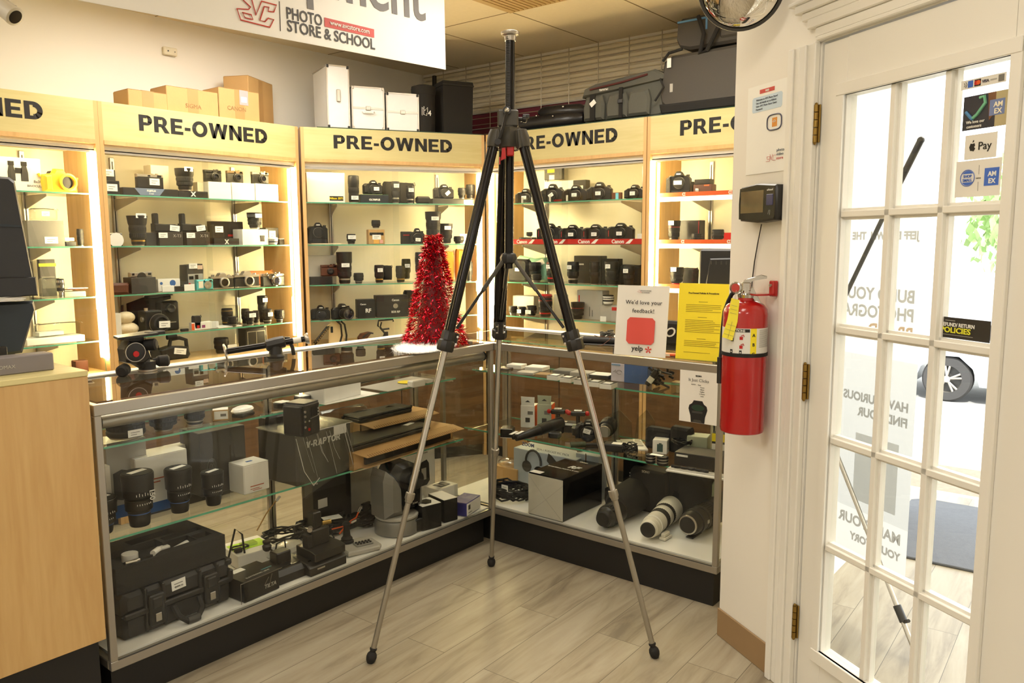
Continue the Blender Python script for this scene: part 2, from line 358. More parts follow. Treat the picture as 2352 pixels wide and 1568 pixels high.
cs.box(-.034, -.006, .0, .12, 0, 2.02).box(.768, .8, 0, .12, 0, 2.02).box(-.034, .8, 0, .12, 2.014, 2.03)
struct('trim_door_casing', cs, D0, DRZ)
# door leaf with 15 panes
door = bpy.data.objects.new('door_1', None); C.objects.link(door); door.location = D0; door.rotation_euler = (0, 0, math.radians(DRZ)); door['kind'] = 'structure'
lf = MB(trimp); T0, T1 = .001, .04
gx = [.10, .27, .44, .61]; gz = [.205+.329*i for i in range(6)]
lf.box(0, .10, T0, T1, .008, 2.008, b=.002).box(.61, .763, T0, T1, .008, 2.008, b=.002)
lf.box(.10, .61, T0, T1, .008, .205).box(.10, .61, T0, T1, 1.85, 2.008)
part(door, 'door_panel', lf)
mn = MB(trimp)
for x in gx[1:3]: mn.box(x-.009, x+.009, T0-.002, T1, .205, 1.85, b=.002).box(x-.016, x+.016, .012, .03, .205, 1.85)
for z in gz[1:5]: mn.box(.10, .61, T0-.002, T1, z-.009, z+.009, b=.002).box(.10, .61, .012, .03, z-.016, z+.016)
part(door, 'muntin', mn)
ml = MB(trimp)
for q, y in ((0, -.012), (.012, -.008)):
    ml.box(.072+q, .10, y, T0, .177+q, 1.878-q, b=.002).box(.61, .638-q, y, T0, .177+q, 1.878-q, b=.002)
    ml.box(.072+q, .638-q, y-.002, T0, .165+q, .205, b=.002).box(.072+q, .638-q, y-.002, T0, 1.85, 1.885-q, b=.002)
part(door, 'glazing_bead', ml)
part(door, 'glass_pane', MB(gl_door).box(.10, .61, .018, .023, .205, 1.85))
brs = mat('brass', (150, 122, 62), .35, .9, var=.15, scale=30)
hg = MB(brs)
for zt in (1.84, 1.075, .305):
    hg.box(-.014, .002, -.007, -.001, zt-.108, zt, b=.001)
    for i in range(5): hg.cyl((-.007, -.012, zt-.108+i*.0218), (-.007, -.012, zt-.0885+i*.0218), .0065, brs, 12)
    hg.ball((-.007, -.012, zt+.001), .005, m=brs, seg=8, rings=6).ball((-.007, -.012, zt-.11), .005, m=brs, seg=8, rings=6)
part(door, 'hinge', hg)
part(door, 'lock_plate', MB(brs).box(.759, .766, .003, .035, .78, .84, b=.001))
# storefront: slatted shutter and maroon band behind a wire grid on the right wall
shm = mat('shutter_slat', (236, 226, 200), .5, var=.06, scale=6); mar = mat('maroon_panel', (104, 22, 44), .5)
sh = MB(shm)
for i in range(9):
    z = 2.36+i*.036
    sh.prism([(4.468, z), (4.452, z+.004), (4.44, z+.018), (4.452, z+.030), (4.468, z+.034)], 1.12, 4.44, shm)
th_ = thing('roller_shutter', 'beige slatted shutter on the wall above the right hand display cabinets, behind the wire grid', 'shutter')
part(th_, 'slat_panel', sh)
part(th_, 'fascia', MB(mar).box(4.452, 4.468, 1.12, 4.44, 2.16, 2.355), 'maroon fascia band under the slats')
part(th_, 'rail', MB(lgry).box(4.44, 4.468, 1.12, 4.44, 2.352, 2.362).box(4.44, 4.468, 1.12, 4.44, 2.245, 2.25))
wg = MB(mat('grid_wire', (170, 160, 140), .4, .5))
for i in range(13): wg.cyl((4.40, 1.5+i*.2245, 2.14), (4.40, 1.5+i*.2245, 2.69), .0032, seg=6)
for z in (2.27, 2.313, 2.46, 2.53, 2.60, 2.66, 2.39, 2.20): wg.cyl((4.405, 1.2, z), (4.405, 4.4, z), .0028, seg=6)
solo('wire_grid', 'chrome wire display grid on the wall above the right hand display cabinets', 'grid panel', wg)
solo('junction_box', 'small black box on the wall grid, just below the ceiling in the far room corner', 'box', MB(blk).box(-.012, .012, -.014, .014, 0, .09, b=.003), (4.385, 4.27, 2.57))
# vent
vt = MB(mat('vent_tan', (196, 164, 108), .5)).box(-.29, .29, -.29, .29, -.012, 0, b=.003)
for i in range(18): vt.box(-.27, .27, -.27+i*.03, -.262+i*.03, -.016, -.012)
solo('ceiling_vent', 'square tan louvred vent in the ceiling near the top of the tripod', 'vent', vt, (3.265, 2.585, CEIL-.002))
for i, (fx, fy, e) in enumerate(FIX):
    t = thing('ceiling_light', 'recessed ceiling light ' + ('over the standing photographer', 'behind the photographer by the door', 'at the far left of the shop floor', 'at the back left of the shop floor', 'over the aisle at the left cabinets', 'over the aisle in front of the corner cabinet', 'added over the tripod, out of the frame, to brighten the shutter')[i], 'ceiling light', (fx, fy, CEIL), 0, 'recessed ceiling lights')
    part(t, 'housing', MB(wht).box(-.58, -.56, -.28, .28, -.03, -.002).box(.56, .58, -.28, .28, -.03, -.002).box(-.56, .56, -.28, -.26, -.03, -.002).box(-.56, .56, .26, .28, -.03, -.002))
    part(t, 'diffuser', MB(mat('diffuser', (255, 250, 238), .5, emit=(255, 240, 215), es=4)).box(-.56, .56, -.26, .26, -.012, -.004))
# wall outlet, camera, mirror
p = Y(388, 119, 4.465)
t = thing('wall_outlet', 'small beige blank wall box on the white back wall, above the cardboard boxes', 'outlet box', (p.x, 4.47, p.z), 0, None, [('plate', MB(mat('ivory_plastic', (222, 212, 184), .4)).box(-.04, .04, -.025, 0, -.022, .022, b=.004))])
part(t, 'screw', MB(dgry).cyl((-.015, -.027, 0), (-.015, -.024, 0), .004, seg=8)); part(t, 'screw', MB(dgry).cyl((.025, -.027, 0), (.025, -.024, 0), .003, seg=8))
p = hit(30, 35, (math.cos(YAW), math.sin(YAW), 0), 3.1)
t = thing('security_camera', 'white bullet security camera hanging at the top left, under the ceiling', 'security camera', p)
ax = Vector((.32, -.62, -.5)).normalized(); q = -ax*.16
part(t, 'housing', MB(lgry).lathe([(0, 0), (.026, .0), (.032, .012), (.034, .15), (.036, .16), (.036, .17), (.030, .172)], lgry, 24, q, ax))
part(t, 'lens_window', MB(gblk).lathe([(.027, .168), (.026, .1735), (0, .174)], gblk, 20, q, ax), 'dark glass front')
part(t, 'sun_shield', MB(lgry).tube([q+Vector((0, 0, .036)), q+ax*.175+Vector((0, 0, .036))], .008))
part(t, 'mount_arm', MB(lgry).cyl(q+ax*.05, (q+ax*.05)+Vector((0, 0, .25)), .009).cyl(q+ax*.05+Vector((0, 0, CEIL-p.z+.065)), q+ax*.05+Vector((0, 0, .2)), .009))
c0 = Vector((1700, -22, 0))
p = DL(.40, -.16); pz = hit(1703, -30, DN, DN.dot(D0)-.16)
t = thing('convex_mirror', 'round convex security mirror with a dark rim, above the door wall corner', 'mirror', (pz.x, pz.y, pz.z))
mirm = mat('mirror', (236, 232, 224), .02, 1, var=0)
d_ = Vector((-.83, -.35, -.42)).normalized()
part(t, 'mirror_dome', MB(mirm).lathe([(.118, 0), (.112, .012), (.10, .022), (.08, .034), (.055, .044), (.028, .050), (0.001, .052)], mirm, 48, (0, 0, 0), d_))
part(t, 'rim', MB(dgry).lathe([(.117, -.012), (.126, -.012), (.128, 0), (.126, .006), (.117, .006), (.117, -.012)], dgry, 48, (0, 0, 0), d_))
part(t, 'bracket', MB(blk).cyl(-d_*.012, DN*.16+Vector((0, 0, .06)), .01).lathe([(.11, -.012), (.05, -.03), (0.001, -.03)], blk, 32, (0, 0, 0), d_))
# ================================================================== outside
vf = woodmat('vestibule_planks', (226, 214, 194), (204, 190, 166), 'X', .5)
lamp('vestibule_fill', 'AREA', (3.7, .3, CEIL-.03), 40, (1, .98, .94), .6, .6)  # added fill light, unseen, brightens the banner behind the door
struct('floor_vestibule', MB(vf).box(5.0, 5.05, -2.2, 1.1, -.03, .0))
out = MB(mat('concrete', (214, 210, 200), .8, var=.06, scale=3)).box(5.0, 7.6, -6, 7, -.12, -.02)
struct('ground', out)
struct('ground_pavers', MB(mat('pavers', (150, 132, 112), .85, var=.25, scale=40)).box(5.06, 5.7, -2, 2, -.02, -.012))
struct('ground_street', MB(mat('asphalt', (150, 148, 144), .9, var=.12, scale=9)).box(7.7, 40, -24, 26, -1.0, -.93))
solo('door_mat', 'dark grey ribbed entrance mat on the floor outside the glass door', 'mat', MB(mat('mat_grey', (96, 98, 102), .9, bump=.9, scale=50, var=.15)).prism([(-.48, -.36), (.42, -.36), (.48, -.3), (.48, .3), (.42, .36), (-.48, .36)], 0, .012, ax='Z', b=.003), (4.34, .60, .0005), 2)
# banner stand
def sheer(name, col, k=.85):
    m = mat(name, col, .6, var=.01); m_ = m.node_tree; tr = m_.nodes.new('ShaderNodeBsdfTranslucent'); tr.inputs[0].default_value = lin(col); mx = m_.nodes.new('ShaderNodeMixShader'); mx.inputs[0].default_value = k
    m_.links.new(m_.nodes['Principled BSDF'].outputs[0], mx.inputs[1]); m_.links.new(tr.outputs[0], mx.inputs[2]); m_.links.new(mx.outputs[0], m_.nodes['Material Output'].inputs[0]); return m
bn = sheer('banner_cloth', (196, 194, 188))
t = thing('banner_stand', 'white X shaped banner stand seen from behind through the glass door', 'banner', DL(0, .58), DRZ)
fb = sheer('faint_band', (178, 178, 174))
bt = MB(bn)
for z0, z1, mm in ((.22, .42, bn), (.42, 1.02, fb), (1.02, 1.98, bn)): bt.add([(-.80, 0, z0), (-.15, 0, z0), (-.15, 0, z1), (-.80, 0, z1)], [(0, 1, 2, 3)], mm)
part(t, 'banner_sheet', bt)
fnt = sheer('faint_print', (182, 180, 174)); fnb = sheer('faint_blue', (150, 158, 176)); fno = sheer('faint_orange', (196, 170, 140)); fnw = sheer('faint_white', (206, 205, 200))
pr_ = MB(bn).add([(-.42, -.002, .46), (-.21, -.002, .46), (-.21, -.002, .72), (-.42, -.002, .72)], [(0, 1, 2, 3)], fnw).add([(-.40, -.003, .64), (-.23, -.003, .64), (-.23, -.003, .69), (-.40, -.003, .69)], [(0, 1, 2, 3)], fnb)
part(t, 'picture_panel', pr_)
for s_, z, sz, mm in (('BUILD YOUR', 1.23, .062, fnt), ('PHOTOGRAPHY', 1.165, .062, fnt), ('BRAND', 1.10, .062, fno), ('JEFF BROWN  THE PHOTOGRAPHER', 1.45, .038, fnt), ('HAVE CURIOUS', .845, .045, fnt), ('FIND YOUR', .79, .045, fnt), ('MAKE YOUR', .36, .055, fnt), ('YOUR STORY', .30, .04, fnt)):
    txt(t, s_, sz, mm, (-.175, -.0048, z), al='LEFT', mirror=True, bold=.002, ext=0)
pole = MB(blk)
def onb(px, py, off): 
    h = hit(px, py, DN, DN.dot(D0)+.58+off); r_ = h-DL(0, .58); return Vector((-(r_.x*DC+r_.y*DS), r_.dot(DN), h.z))
a1, a2, a3, a4, a5, a6 = [onb(x_, y_, -.05) for x_, y_ in ((2115, 322), (2066, 420), (1950, 662), (1925, 1050), (2060, 1390), (2122, 1548))]
a5b = onb(2076, 1428, -.05)
part(t, 'pole', MB(blk).cyl(a1, a2, .011).cyl(a2, (a3*1.25-a2*.25), .008, dgry).ball(a1, .012, m=blk))
part(t, 'pole', MB(sil).cyl(a4, a6, .0085).cyl(a4, a4+(a4-a6)*.35, .0085))
part(t, 'hub', MB(blk).cyl(a5, a5b, .014).cyl(a5b, a5b+Vector((.03, -.01, .02)), .006))
part(t, 'foot', MB(blk).cyl(a6, a6+(a6-a5).normalized()*.035, .013))
# car outside
cp = mat('silver_car_paint', (176, 180, 186), .3, .6, coat=.8); tyre = mat('tyre', (60, 58, 56), .8)
t = thing('parked_car', 'silver car parked in the street beyond the door, its front wheel showing', 'car', (13.0, 2.35, -.93), -90)
body = [(-.9, .28), (-.86, .55), (-.75, .72), (.1, .92), (.75, 1.38), (2.4, 1.42), (3.1, 1.0), (3.45, .95), (3.5, .4), (3.3, .26), (2.95, .26), (2.88, .5), (2.65, .66), (2.4, .66), (2.18, .5), (2.1, .26), (.48, .26), (.42, .48), (.2, .68), (-.06, .68), (-.3, .5), (-.38, .26)]
part(t, 'body', MB(cp).prism(body, 0, 1.75, cp, b=.0))
part(t, 'window', MB(gblk).prism([(.25, .94), (.8, 1.32), (2.2, 1.35), (2.75, 1.0)], -.008, .01, gblk))
for wx in (.05, 2.53):
    wm = part(t, 'wheel', MB(tyre).lathe([(.20, 0), (.31, .0), (.335, .03), (.335, .19), (.31, .21), (.2, .21)], tyre, 32, (wx, .02, .335), (0, 1, 0), cap=False))
    rm = MB(sil).lathe([(.21, .01), (.20, .03), (.19, .05)], sil, 32, (wx, .02, .335), (0, 1, 0), cap=False).lathe([(.05, -.0), (.05, .05)], sil, 16, (wx, .02, .335), (0, 1, 0))
    for k in range(5):
        a = k*2*PI/5+.3
        for da in (-.16, .16): rm.tube([(wx+.04*math.cos(a), .03, .335+.04*math.sin(a)), (wx+.2*math.cos(a+da), .035, .335+.2*math.sin(a+da))], .016, sil, 6)
    part(wm, 'rim', rm, 'light alloy rim with double spokes')
    part(wm, 'brake_disc', MB(dgry).lathe([(.19, .07), (.19, .09)], dgry, 24, (wx, .02, .335), (0, 1, 0)))
for i, (tx, ty, r_) in enumerate(((17, X(2345, 450, 17).y, .9), (20, X(2420, 450, 20).y, 1.5))):
    t = thing('street_tree', ('leafy green tree across the street, seen at the right edge of the glass door', 'second leafy tree across the street, right of the glazed door view')[i], 'tree', (tx, ty, -.93), 0, 'trees across the street')
    part(t, 'trunk', MB(brn).cyl((0, 0, 0), (.1, 0, 2.6), .14, r1=.08))
    lv = MB(mat('leaf', (168, 196, 130), .7, var=.2, scale=4))
    for k in range(420):
        a = random.random()*6.28; rr = r_*random.random()**.4; z = 2.9+random.uniform(-1, 1)*r_*.8
        lv.at((rr*math.cos(a), rr*math.sin(a), z), random.uniform(0, 180), random.uniform(0, 180), 0).add([(-.16, 0, 0), (0, .08, 0), (.16, 0, 0), (0, -.08, .02)], [(0, 1, 2, 3)])
    part(t, 'foliage', lv)
# ================================================================== shelving against the walls
SH_Z = [1.69, 1.43, 1.18, .957]; DECK = .80; UH = 2.13; UD = .385
U = {}   # unit frames: origin, rz, width
a30 = math.radians(-30)
U[0] = (Vector((.64, 4.07, 0)), 0, 1.199); U[1] = (Vector((1.84, 4.07, 0)), 0, 1.165)
U[2] = (Vector((3.012, 4.055, 0)), -30, 1.165); U[3] = (Vector((4.022, 3.462, 0)), -90, 1.185); U[4] = (Vector((4.022, 2.272, 0)), -90, 1.165)
def uax(u):
    o, rz, w_ = U[u]; a = math.radians(rz); return o, Vector((math.cos(a), math.sin(a), 0)), Vector((-math.sin(a), math.cos(a), 0))
def ulocal(u, px, py, off):
    o, ax, ay = uax(u); h = hit(px, py, ay, ay.dot(o)+off); return (h-o).dot(ax), h
def build_unit(u, label):
    o, rz, w_ = U[u]; t = thing('display_cabinet', label, 'display cabinet', o, rz, 'lit maple display cabinets along the walls')
    for x in (0, w_-.02): part(t, 'side_panel', MB(maple_d).box(x, x+.02, 0, UD, 0, UH))
    part(t, 'back_panel', MB(crm).box(.02, w_-.02, UD-.012, UD, .1, UH-.2))
    hb = part(t, 'header_board', MB(maple_h).box(.02, w_-.02, .0, .018, 1.945, UH).box(.02, w_-.02, .018, UD-.02, 1.915, 1.93, crm).box(.02, w_-.02, -.003, .02, 1.925, 1.945, maple_d).box(.02, w_-.02, .018, UD, UH-.018, UH-.001))
    part(t, 'valance', MB(wht).box(.02, w_-.02, .022, .05, 1.895, 1.925).box(.02, w_-.02, .022, .03, 1.885, 1.90, lgry))
    x0 = {0: .20, 1: .20, 2: .195, 3: .245, 4: .20}[u]
    heavy(hb, 'PRE-OWNED', .080, bink, (x0, -.0005, 2.01), .752)
    part(t, 'base_cabinet', MB(maple_shade).box(.02, w_-.02, .0, UD-.02, .08, DECK-.02).box(.02, w_-.02, .03, UD-.02, .0, .08, blk).box(w_/2-.002, w_/2+.002, -.002, 0, .1, DECK-.04, blk))
    part(t, 'deck', MB(maple).box(.02, w_-.02, 0, UD-.012, DECK-.02, DECK))
    for z in SH_Z:
        g = part(t, 'glass_shelf', MB(gl_shelf).box(.03, w_-.03, .07, UD-.03, z-.007, z-.001).box(.03, w_-.03, .0685, .0699, z-.0075, z-.0005, gedge))
        for x in (.22, w_-.22): part(g, 'shelf_bracket', MB(sil).prism([(UD-.03, z-.009), (.10, z-.009), (.10, z-.02), (UD-.03, z-.075)], x-.002, x+.002, ax='X'))
    for x in (.22, w_-.22): part(t, 'shelf_standard', MB(sil).box(x-.012, x+.012, UD-.026, UD-.012, .82, 1.90, b=.002).box(x-.003, x+.003, UD-.0275, UD-.026, .84, 1.88, dgry))
    for x in ((w_-.034,) if u < 3 else (.024,)):
        part(t, 'light_strip', MB(ledm).box(x, x+.01, .018, .034, .87, 1.885), 'glowing warm white light strip')
    part(t, 'light_strip', MB(ledt).box(.03, w_-.03, .052, .064, 1.893, 1.899), 'horizontal light strip behind the header')
    for x0_, x1_, y in ((.02, w_/2+.02, .058), (w_/2-.02, w_-.02, .050)) :
        part(t, 'glass_door', MB(gl_door).box(x0_, x1_, y-.003, y+.001, DECK, 1.892).box(x0_+.001 if y > .055 else x1_-.002, x0_+.002 if y > .055 else x1_-.001, y-.0032, y+.0012, DECK, 1.892, gedge))
    for z in ((1.15,)): part(t, 'door_pull', MB(wht).box(w_-.052, w_-.040, .040, .047, z-.035, z+.035, b=.002))
    return t
build_unit(0, 'maple display cabinet at the far left, its header cut to NED by the photo edge')
build_unit(1, 'maple display cabinet left of centre with cardboard boxes on top and small film cameras inside')
build_unit(2, 'angled maple display cabinet in the corner, with silver cases on top')
build_unit(3, 'maple display cabinet on the right wall behind the tripod, full of camera bodies')
build_unit(4, 'rightmost maple display cabinet, partly behind the white door wall, with orange shelf strips')
# led strip bars seen in the shelves of unit 4
o, ax, ay = uax(4)
for z, x1 in ((SH_Z[0], 1.0), (SH_Z[1], 1.0), (SH_Z[2], 1.0)):
    nm = {0: 'top', 1: 'second', 2: 'third'}[SH_Z.index(z)]
    t = solo('shelf_light', 'white light bar along the front of the %s shelf in the rightmost cabinet' % nm, 'light bar', MB(mat('led_soft', (255, 250, 240), .5, emit=(255, 240, 210), es=3)).box(.035, x1, .062, .068, z-.026, z-.002), o, -90, 'light bars in the rightmost cabinet')
    s = MB(org).box(.04, x1, .0605, .0645, z, z+.022)
    r_ = solo('shelf_strip', 'orange branded strip on the front of the %s shelf in the rightmost cabinet' % nm, 'shelf strip', s, o, -90, 'orange strips in the rightmost cabinet')
    for k in range(3): txt(r_, 'α', .03, wink, (.2+.27*k, .0600, z+.003), bold=.001)
o, ax, ay = uax(3)
s = solo('shelf_strip', 'red and white branded strip along the second shelf of the cabinet behind the tripod', 'shelf strip', MB(redm).box(.12, 1.15, .0605, .0645, SH_Z[1]-.004, SH_Z[1]+.028), o, -90)
for k in range(4): txt(s, 'Canon', .032, wink, (.25+.24*k, .0600, SH_Z[1]+.002), bold=.001); part(s, 'white_swoosh', MB(wht).prism([(.30+.24*k, SH_Z[1]), (.335+.24*k, SH_Z[1]+.026), (.355+.24*k, SH_Z[1]+.026), (.33+.24*k, SH_Z[1])], .0597, .0604))
s = solo('shelf_strip', 'clear rail strip with small red labels, top shelf behind the tripod', 'shelf strip', MB(clr).box(.05, .72, .060, .063, SH_Z[0], SH_Z[0]+.03), o, -90)
part(s, 'divider', MB(wht).box(.10, .106, .055, .068, SH_Z[0], SH_Z[0]+.035).box(.25, .256, .055, .068, SH_Z[0], SH_Z[0]+.035).box(.33, .336, .055, .068, SH_Z[0], SH_Z[0]+.035).box(.47, .476, .055, .068, SH_Z[0], SH_Z[0]+.035).box(.60, .606, .055, .068, SH_Z[0], SH_Z[0]+.035))
part(s, 'red_label', MB(redm).box(.07, .12, .0645, .066, SH_Z[0], SH_Z[0]+.012).box(.34, .40, .0645, .066, SH_Z[0], SH_Z[0]+.012).box(.5, .56, .0645, .066, SH_Z[0], SH_Z[0]+.012))
# ================================================================== glass counters
LX0, LX1, LY0, LY1 = 1.015, 2.834, 2.40, 2.93
RX0, RX1, RY0, RY1 = 2.8365, 3.35, 1.26, 2.76
HT = .974; SA, SB, DK = .791, .496, .18
def counter(t, w_, d_, shelves, kickin, mid):
    f = .034
    part(t, 'kick_base', MB(mat('kick_black', (26, 24, 22), .5)).box(.02, w_-.02, kickin, d_-.03, 0, .142))
    fr = MB(alu); b = .002
    for z0, z1 in ((.142, .172), (HT-.034, HT)): fr.box(0, w_, 0, .022, z0, z1, b=b).box(0, w_, d_-.022, d_, z0, z1, b=b)
    for x in (0, w_-.022):
        fr.box(x, x+.022, .022, d_-.022, HT-.03, HT, b=b).box(x, x+.022, .022, d_-.022, .142, .17, b=b)
        for y in (0, d_-.022): fr.box(x, x+.022, y, y+.022, .172, HT-.034, b=b)
    part(t, 'frame', fr)
    part(t, 'deck', MB(wht).box(.022, w_-.022, .0225, d_-.0225, .150, .178).box(.022, w_-.022, .0, .003, .171, .1745, dgry))
    part(t, 'back_ledge', MB(wht).box(.0, w_, d_-.062, d_+.002, HT+.0065, HT+.012, b=.001))
    part(t, 'top_glass', MB(gl_top).box(.018, w_-.018, .018, d_-.018, HT+.0005, HT+.006))
    part(t, 'front_glass', MB(gl_case).box(.02, w_-.02, .008, .012, .16, HT-.03))
    part(t, 'end_glass', MB(gl_case).box(.008, .012, .02, d_-.02, .16, HT-.03)); part(t, 'end_glass', MB(gl_case).box(w_-.012, w_-.008, .02, d_-.02, .16, HT-.03))
    for k, (z, y0) in enumerate(shelves):
        g = part(t, 'glass_shelf', MB(gl_shelf).box(.03, w_-.035, y0, d_-.035, z-.007, z-.001).box(.03, w_-.035, y0-.002, y0-.0002, z-.0075, z-.0005, gedge).box(.03, w_-.035, d_-.035, d_-.033, z-.0075, z-.0005, gedge))
        for x in mid: part(g, 'shelf_bracket', MB(sil).prism([(d_-.05, z-.009), (y0+.01, z-.009), (y0+.01, z-.018), (d_-.05, z-.045)], x-.0025, x+.0025, ax='X').cyl((x, y0+.012, z-.012), (x, y0-.006, z-.012), .004, sil, 8))
    for x in mid: part(t, 'shelf_standard', MB(sil).box(x-.016, x-.002, d_-.05, d_-.036, .18, HT-.03, b=.001).box(x+.004, x+.018, d_-.05, d_-.036, .18, HT-.03, b=.001).box(x-.005, x+.005, d_-.036, d_-.034, .18, HT-.03, dgry))
    part(t, 'sliding_door', MB(gl_door).box(.03, w_/2+.02, d_-.014, d_-.011, .18, HT-.04)); part(t, 'sliding_door', MB(gl_door).box(w_/2-.02, w_-.03, d_-.009, d_-.006, .18, HT-.04))
t = thing('display_counter', 'long glass display counter on the left, running from the maple desk to the corner', 'display counter', (LX0, LY0, 0), 0, 'glass display counters')
counter(t, LX1-LX0, LY1-LY0, [(SA, .215), (SB, .17)], .055, [.03, .91, LX1-LX0-.06])
part(t, 'light_tube', MB(alu).cyl((.03, .045, HT-.062), (LX1-LX0-.03, .045, HT-.062), .021, alu, 24).cyl((.026, .045, HT-.062), (.034, .045, HT-.062), .023, blk, 24).cyl((LX1-LX0-.034, .045, HT-.062), (LX1-LX0-.026, .045, HT-.062), .023, blk, 24), 'round aluminium light housing under the front rail')
t = thing('display_counter', 'short glass display counter on the right, two signs on top, telephoto lenses inside', 'display counter', (RX0, RY1, 0), -90, 'glass display counters')
counter(t, RY1-RY0, RX1-RX0, [(SA, .215), (SB, .15)], .018, [.06, .74, RY1-RY0-.24])
# ================================================================== maple desk with the till
t = thing('till_desk', 'light maple desk with a black base at the left edge, beside the long glass counter', 'desk', (1.0, 2.385, 0))
part(t, 'cabinet', MB(desk_m).box(-1.6, 0, 0, .62, .262, 1.066, b=.0015))
part(t, 'desktop', MB(maple_h).box(-1.6, .001, -.002, .63, 1.066, 1.083, b=.002))
part(t, 'kick_base', MB(mat('kick_black', (26, 24, 22), .5)).box(-1.58, -.012, .03, .6, 0, .262))
DT = 1.083
pb = Y(48, 822, 2.50)
mt_ = mat('monitor_back', (34, 34, 36), .45, bump=.1); mt2 = mat('monitor_blue', (26, 36, 44), .4)
t = thing('till_monitor', 'black point of sale monitor seen from behind, standing on the maple desk', 'monitor', (.70, 2.62, DT), 0)
part(t, 'housing', MB(mt_).prism([(-.30, .215), (.292, .205), (.288, .26), (.258, .548), (.244, .560), (-.28, .575), (-.30, .56)], .06, .10, mt_, b=.010))
part(t, 'vent_strip', MB(mt2).prism([(-.28, .43), (.262, .412), (.262, .418), (-.28, .452)], .056, .0605))
part(t, 'stand', MB(mt2).prism([(-.3, .0), (.245, .03), (.292, .165), (.288, .188), (-.3, .185)], .07, .17, mt2, b=.012))
part(t, 'lower_lip', MB(mt_).prism([(-.30, .214), (.2925, .204), (.29, .262), (-.3, .272)], .05, .06, mt_, b=.004))
part(t, 'cable', MB(blk).tube([(-.05, .06, .18), (.06, .05, .16), (.13, .04, .10), (.165, .02, .05)], .0035))
part(t, 'plug', MB(blk).box(.150, .182, .01, .03, .028, .062, b=.003))
t = thing('card_reader', 'grey desktop hub with a memory card in it, on the maple desk', 'hub', (.95, 2.47, DT), 0)
part(t, 'housing', MB(mat('hub_grey', (122, 116, 116), .5)).box(-.40, -.005, 0, .06, 0, .05, b=.003))
txt(t, 'SANDMAX', .014, lgry, (-.14, -.0005, .018))
part(t, 'memory_card', MB(ylw).box(-.198, -.165, .02, .03, .045, .072).box(-.198, -.165, .0195, .0305, .066, .0725, redm))
pp = MB(wht)
for k in range(4): pp.at((0, 0, .004+.003*k), rz=8*k).box(-.14, .14, -.1, .1, 0, .002)
solo('paper_stack', 'loose white papers lying on top of the black box under the monitor screen', 'papers', pp, (.80, 2.74, DT+.19))
solo('box_stack', 'black document box on the maple desk behind the monitor stand', 'box', MB(blk).box(-.22, .18, -.12, .12, 0, .188, b=.004), (.78, 2.92, DT))
# ================================================================== tripod
TH = Vector((2.2435, 1.8255, 1.80)); FEET = [('left', (1.714, 2.022)), ('right', (2.361, 1.265)), ('rear', (2.609, 2.232))]
tp = thing('tripod', 'tall black and silver photo tripod standing on the wood floor in front of the counters', 'tripod', (2.228, 1.84, 0))
def tpart(name, mb, label=None, parent=None):
    mb.v = [v-Vector((2.228, 1.84, 0)) for v in mb.v]; return part(parent or tp, name, mb, label)
anod = mat('black_anodised', (26, 24, 23), .22, .55, spec=.6, var=.03); mag = mat('magnesium_grey', (74, 71, 64), .5, .2)
lgt = mat('leg_grey', (158, 152, 138), .35, .65, var=.04)
top = TH+_R0*.008+Vector((0, 0, .37))
tpart('centre_column', MB(anod).cyl(TH-Vector((0, 0, .45)), top-Vector((0, 0, .012)), .0162, anod, 24))
rk = MB(dgry); rk.at((TH.x, TH.y, TH.z), rz=math.degrees(YAW)-90)
for i in range(46): rk.box(-.006, .006, -.0185, -.014, .11+i*.0053, .1125+i*.0053)
tpart('gear_rack', rk)
tpart('head_plate', MB(sil).lathe([(.012, -.03), (.019, -.03), (.021, -.014), (.030, -.010), (.032, -.006), (.032, 0), (.028, .002), (0.001, .002)], sil, 36, top, (0, 0, 1)), 'silver round mounting plate')
az = YAW+PI
def rot2(x, y): return Vector((TH.x+_R0.x*x-math.cos(YAW)*y, TH.y+_R0.y*x-math.sin(YAW)*y, 0))
mb = MB(mag); mb.at((TH.x, TH.y, TH.z), rz=math.degrees(YAW)-90); mb.box(-.038, .036, -.03, .03, .045, .105, b=.006)
mb.lathe([(.03, .03), (.032, .05)], mag, 24)
tpart('column_clamp', mb, 'grey clamp block with crank')
mb = MB(blk); mb.at((TH.x, TH.y, TH.z), rz=math.degrees(YAW)-90)
mb.cyl((-.004, -.03, .098), (-.004, -.05, .098), .014).ball((-.004, -.05, .098), .009, m=chr_).tube([(-.004, -.05, .094), (-.014, -.062, .05), (-.030, -.066, .0)], .006, blk).cyl((-.036, -.062, -.012), (-.036, -.082, -.012), .011)
tpart('crank_handle', mb)
mb = MB(blk); mb.at((TH.x, TH.y, TH.z), rz=math.degrees(YAW)-90); mb.cyl((.036, 0, .075), (.055, 0, .075), .007).lathe([(.006, 0), (.012, .002), (.013, .012), (.008, .016), (.0, .017)], blk, 12, (.05, 0, .075), (1, 0, 0)).box(.05, .075, -.004, .004, .078, .092, b=.002)
tpart('lock_knob', mb)
mb = MB(mag); mb.lathe([(.030, -.028), (.052, -.024), (.058, -.0), (.056, .03), (.045, .044), (.02, .048)], mag, 6, TH, (0, 0, 1))
tpart('hub', mb)
mb = MB(redm); mb.at((TH.x, TH.y, TH.z), rz=math.degrees(YAW)-90); mb.box(-.006, .020, -.04, -.012, -.055, -.02, b=.003).prism([(-.022, -.03), (-.010, -.028), (-.008, -.065), (-.026, -.072)], -.05, -.035).box(-.032, -.028, -.045, -.04, -.085, -.06)
tpart('release_trigger', mb, 'red plastic release trigger')
spread = TH-Vector((0, 0, .42))
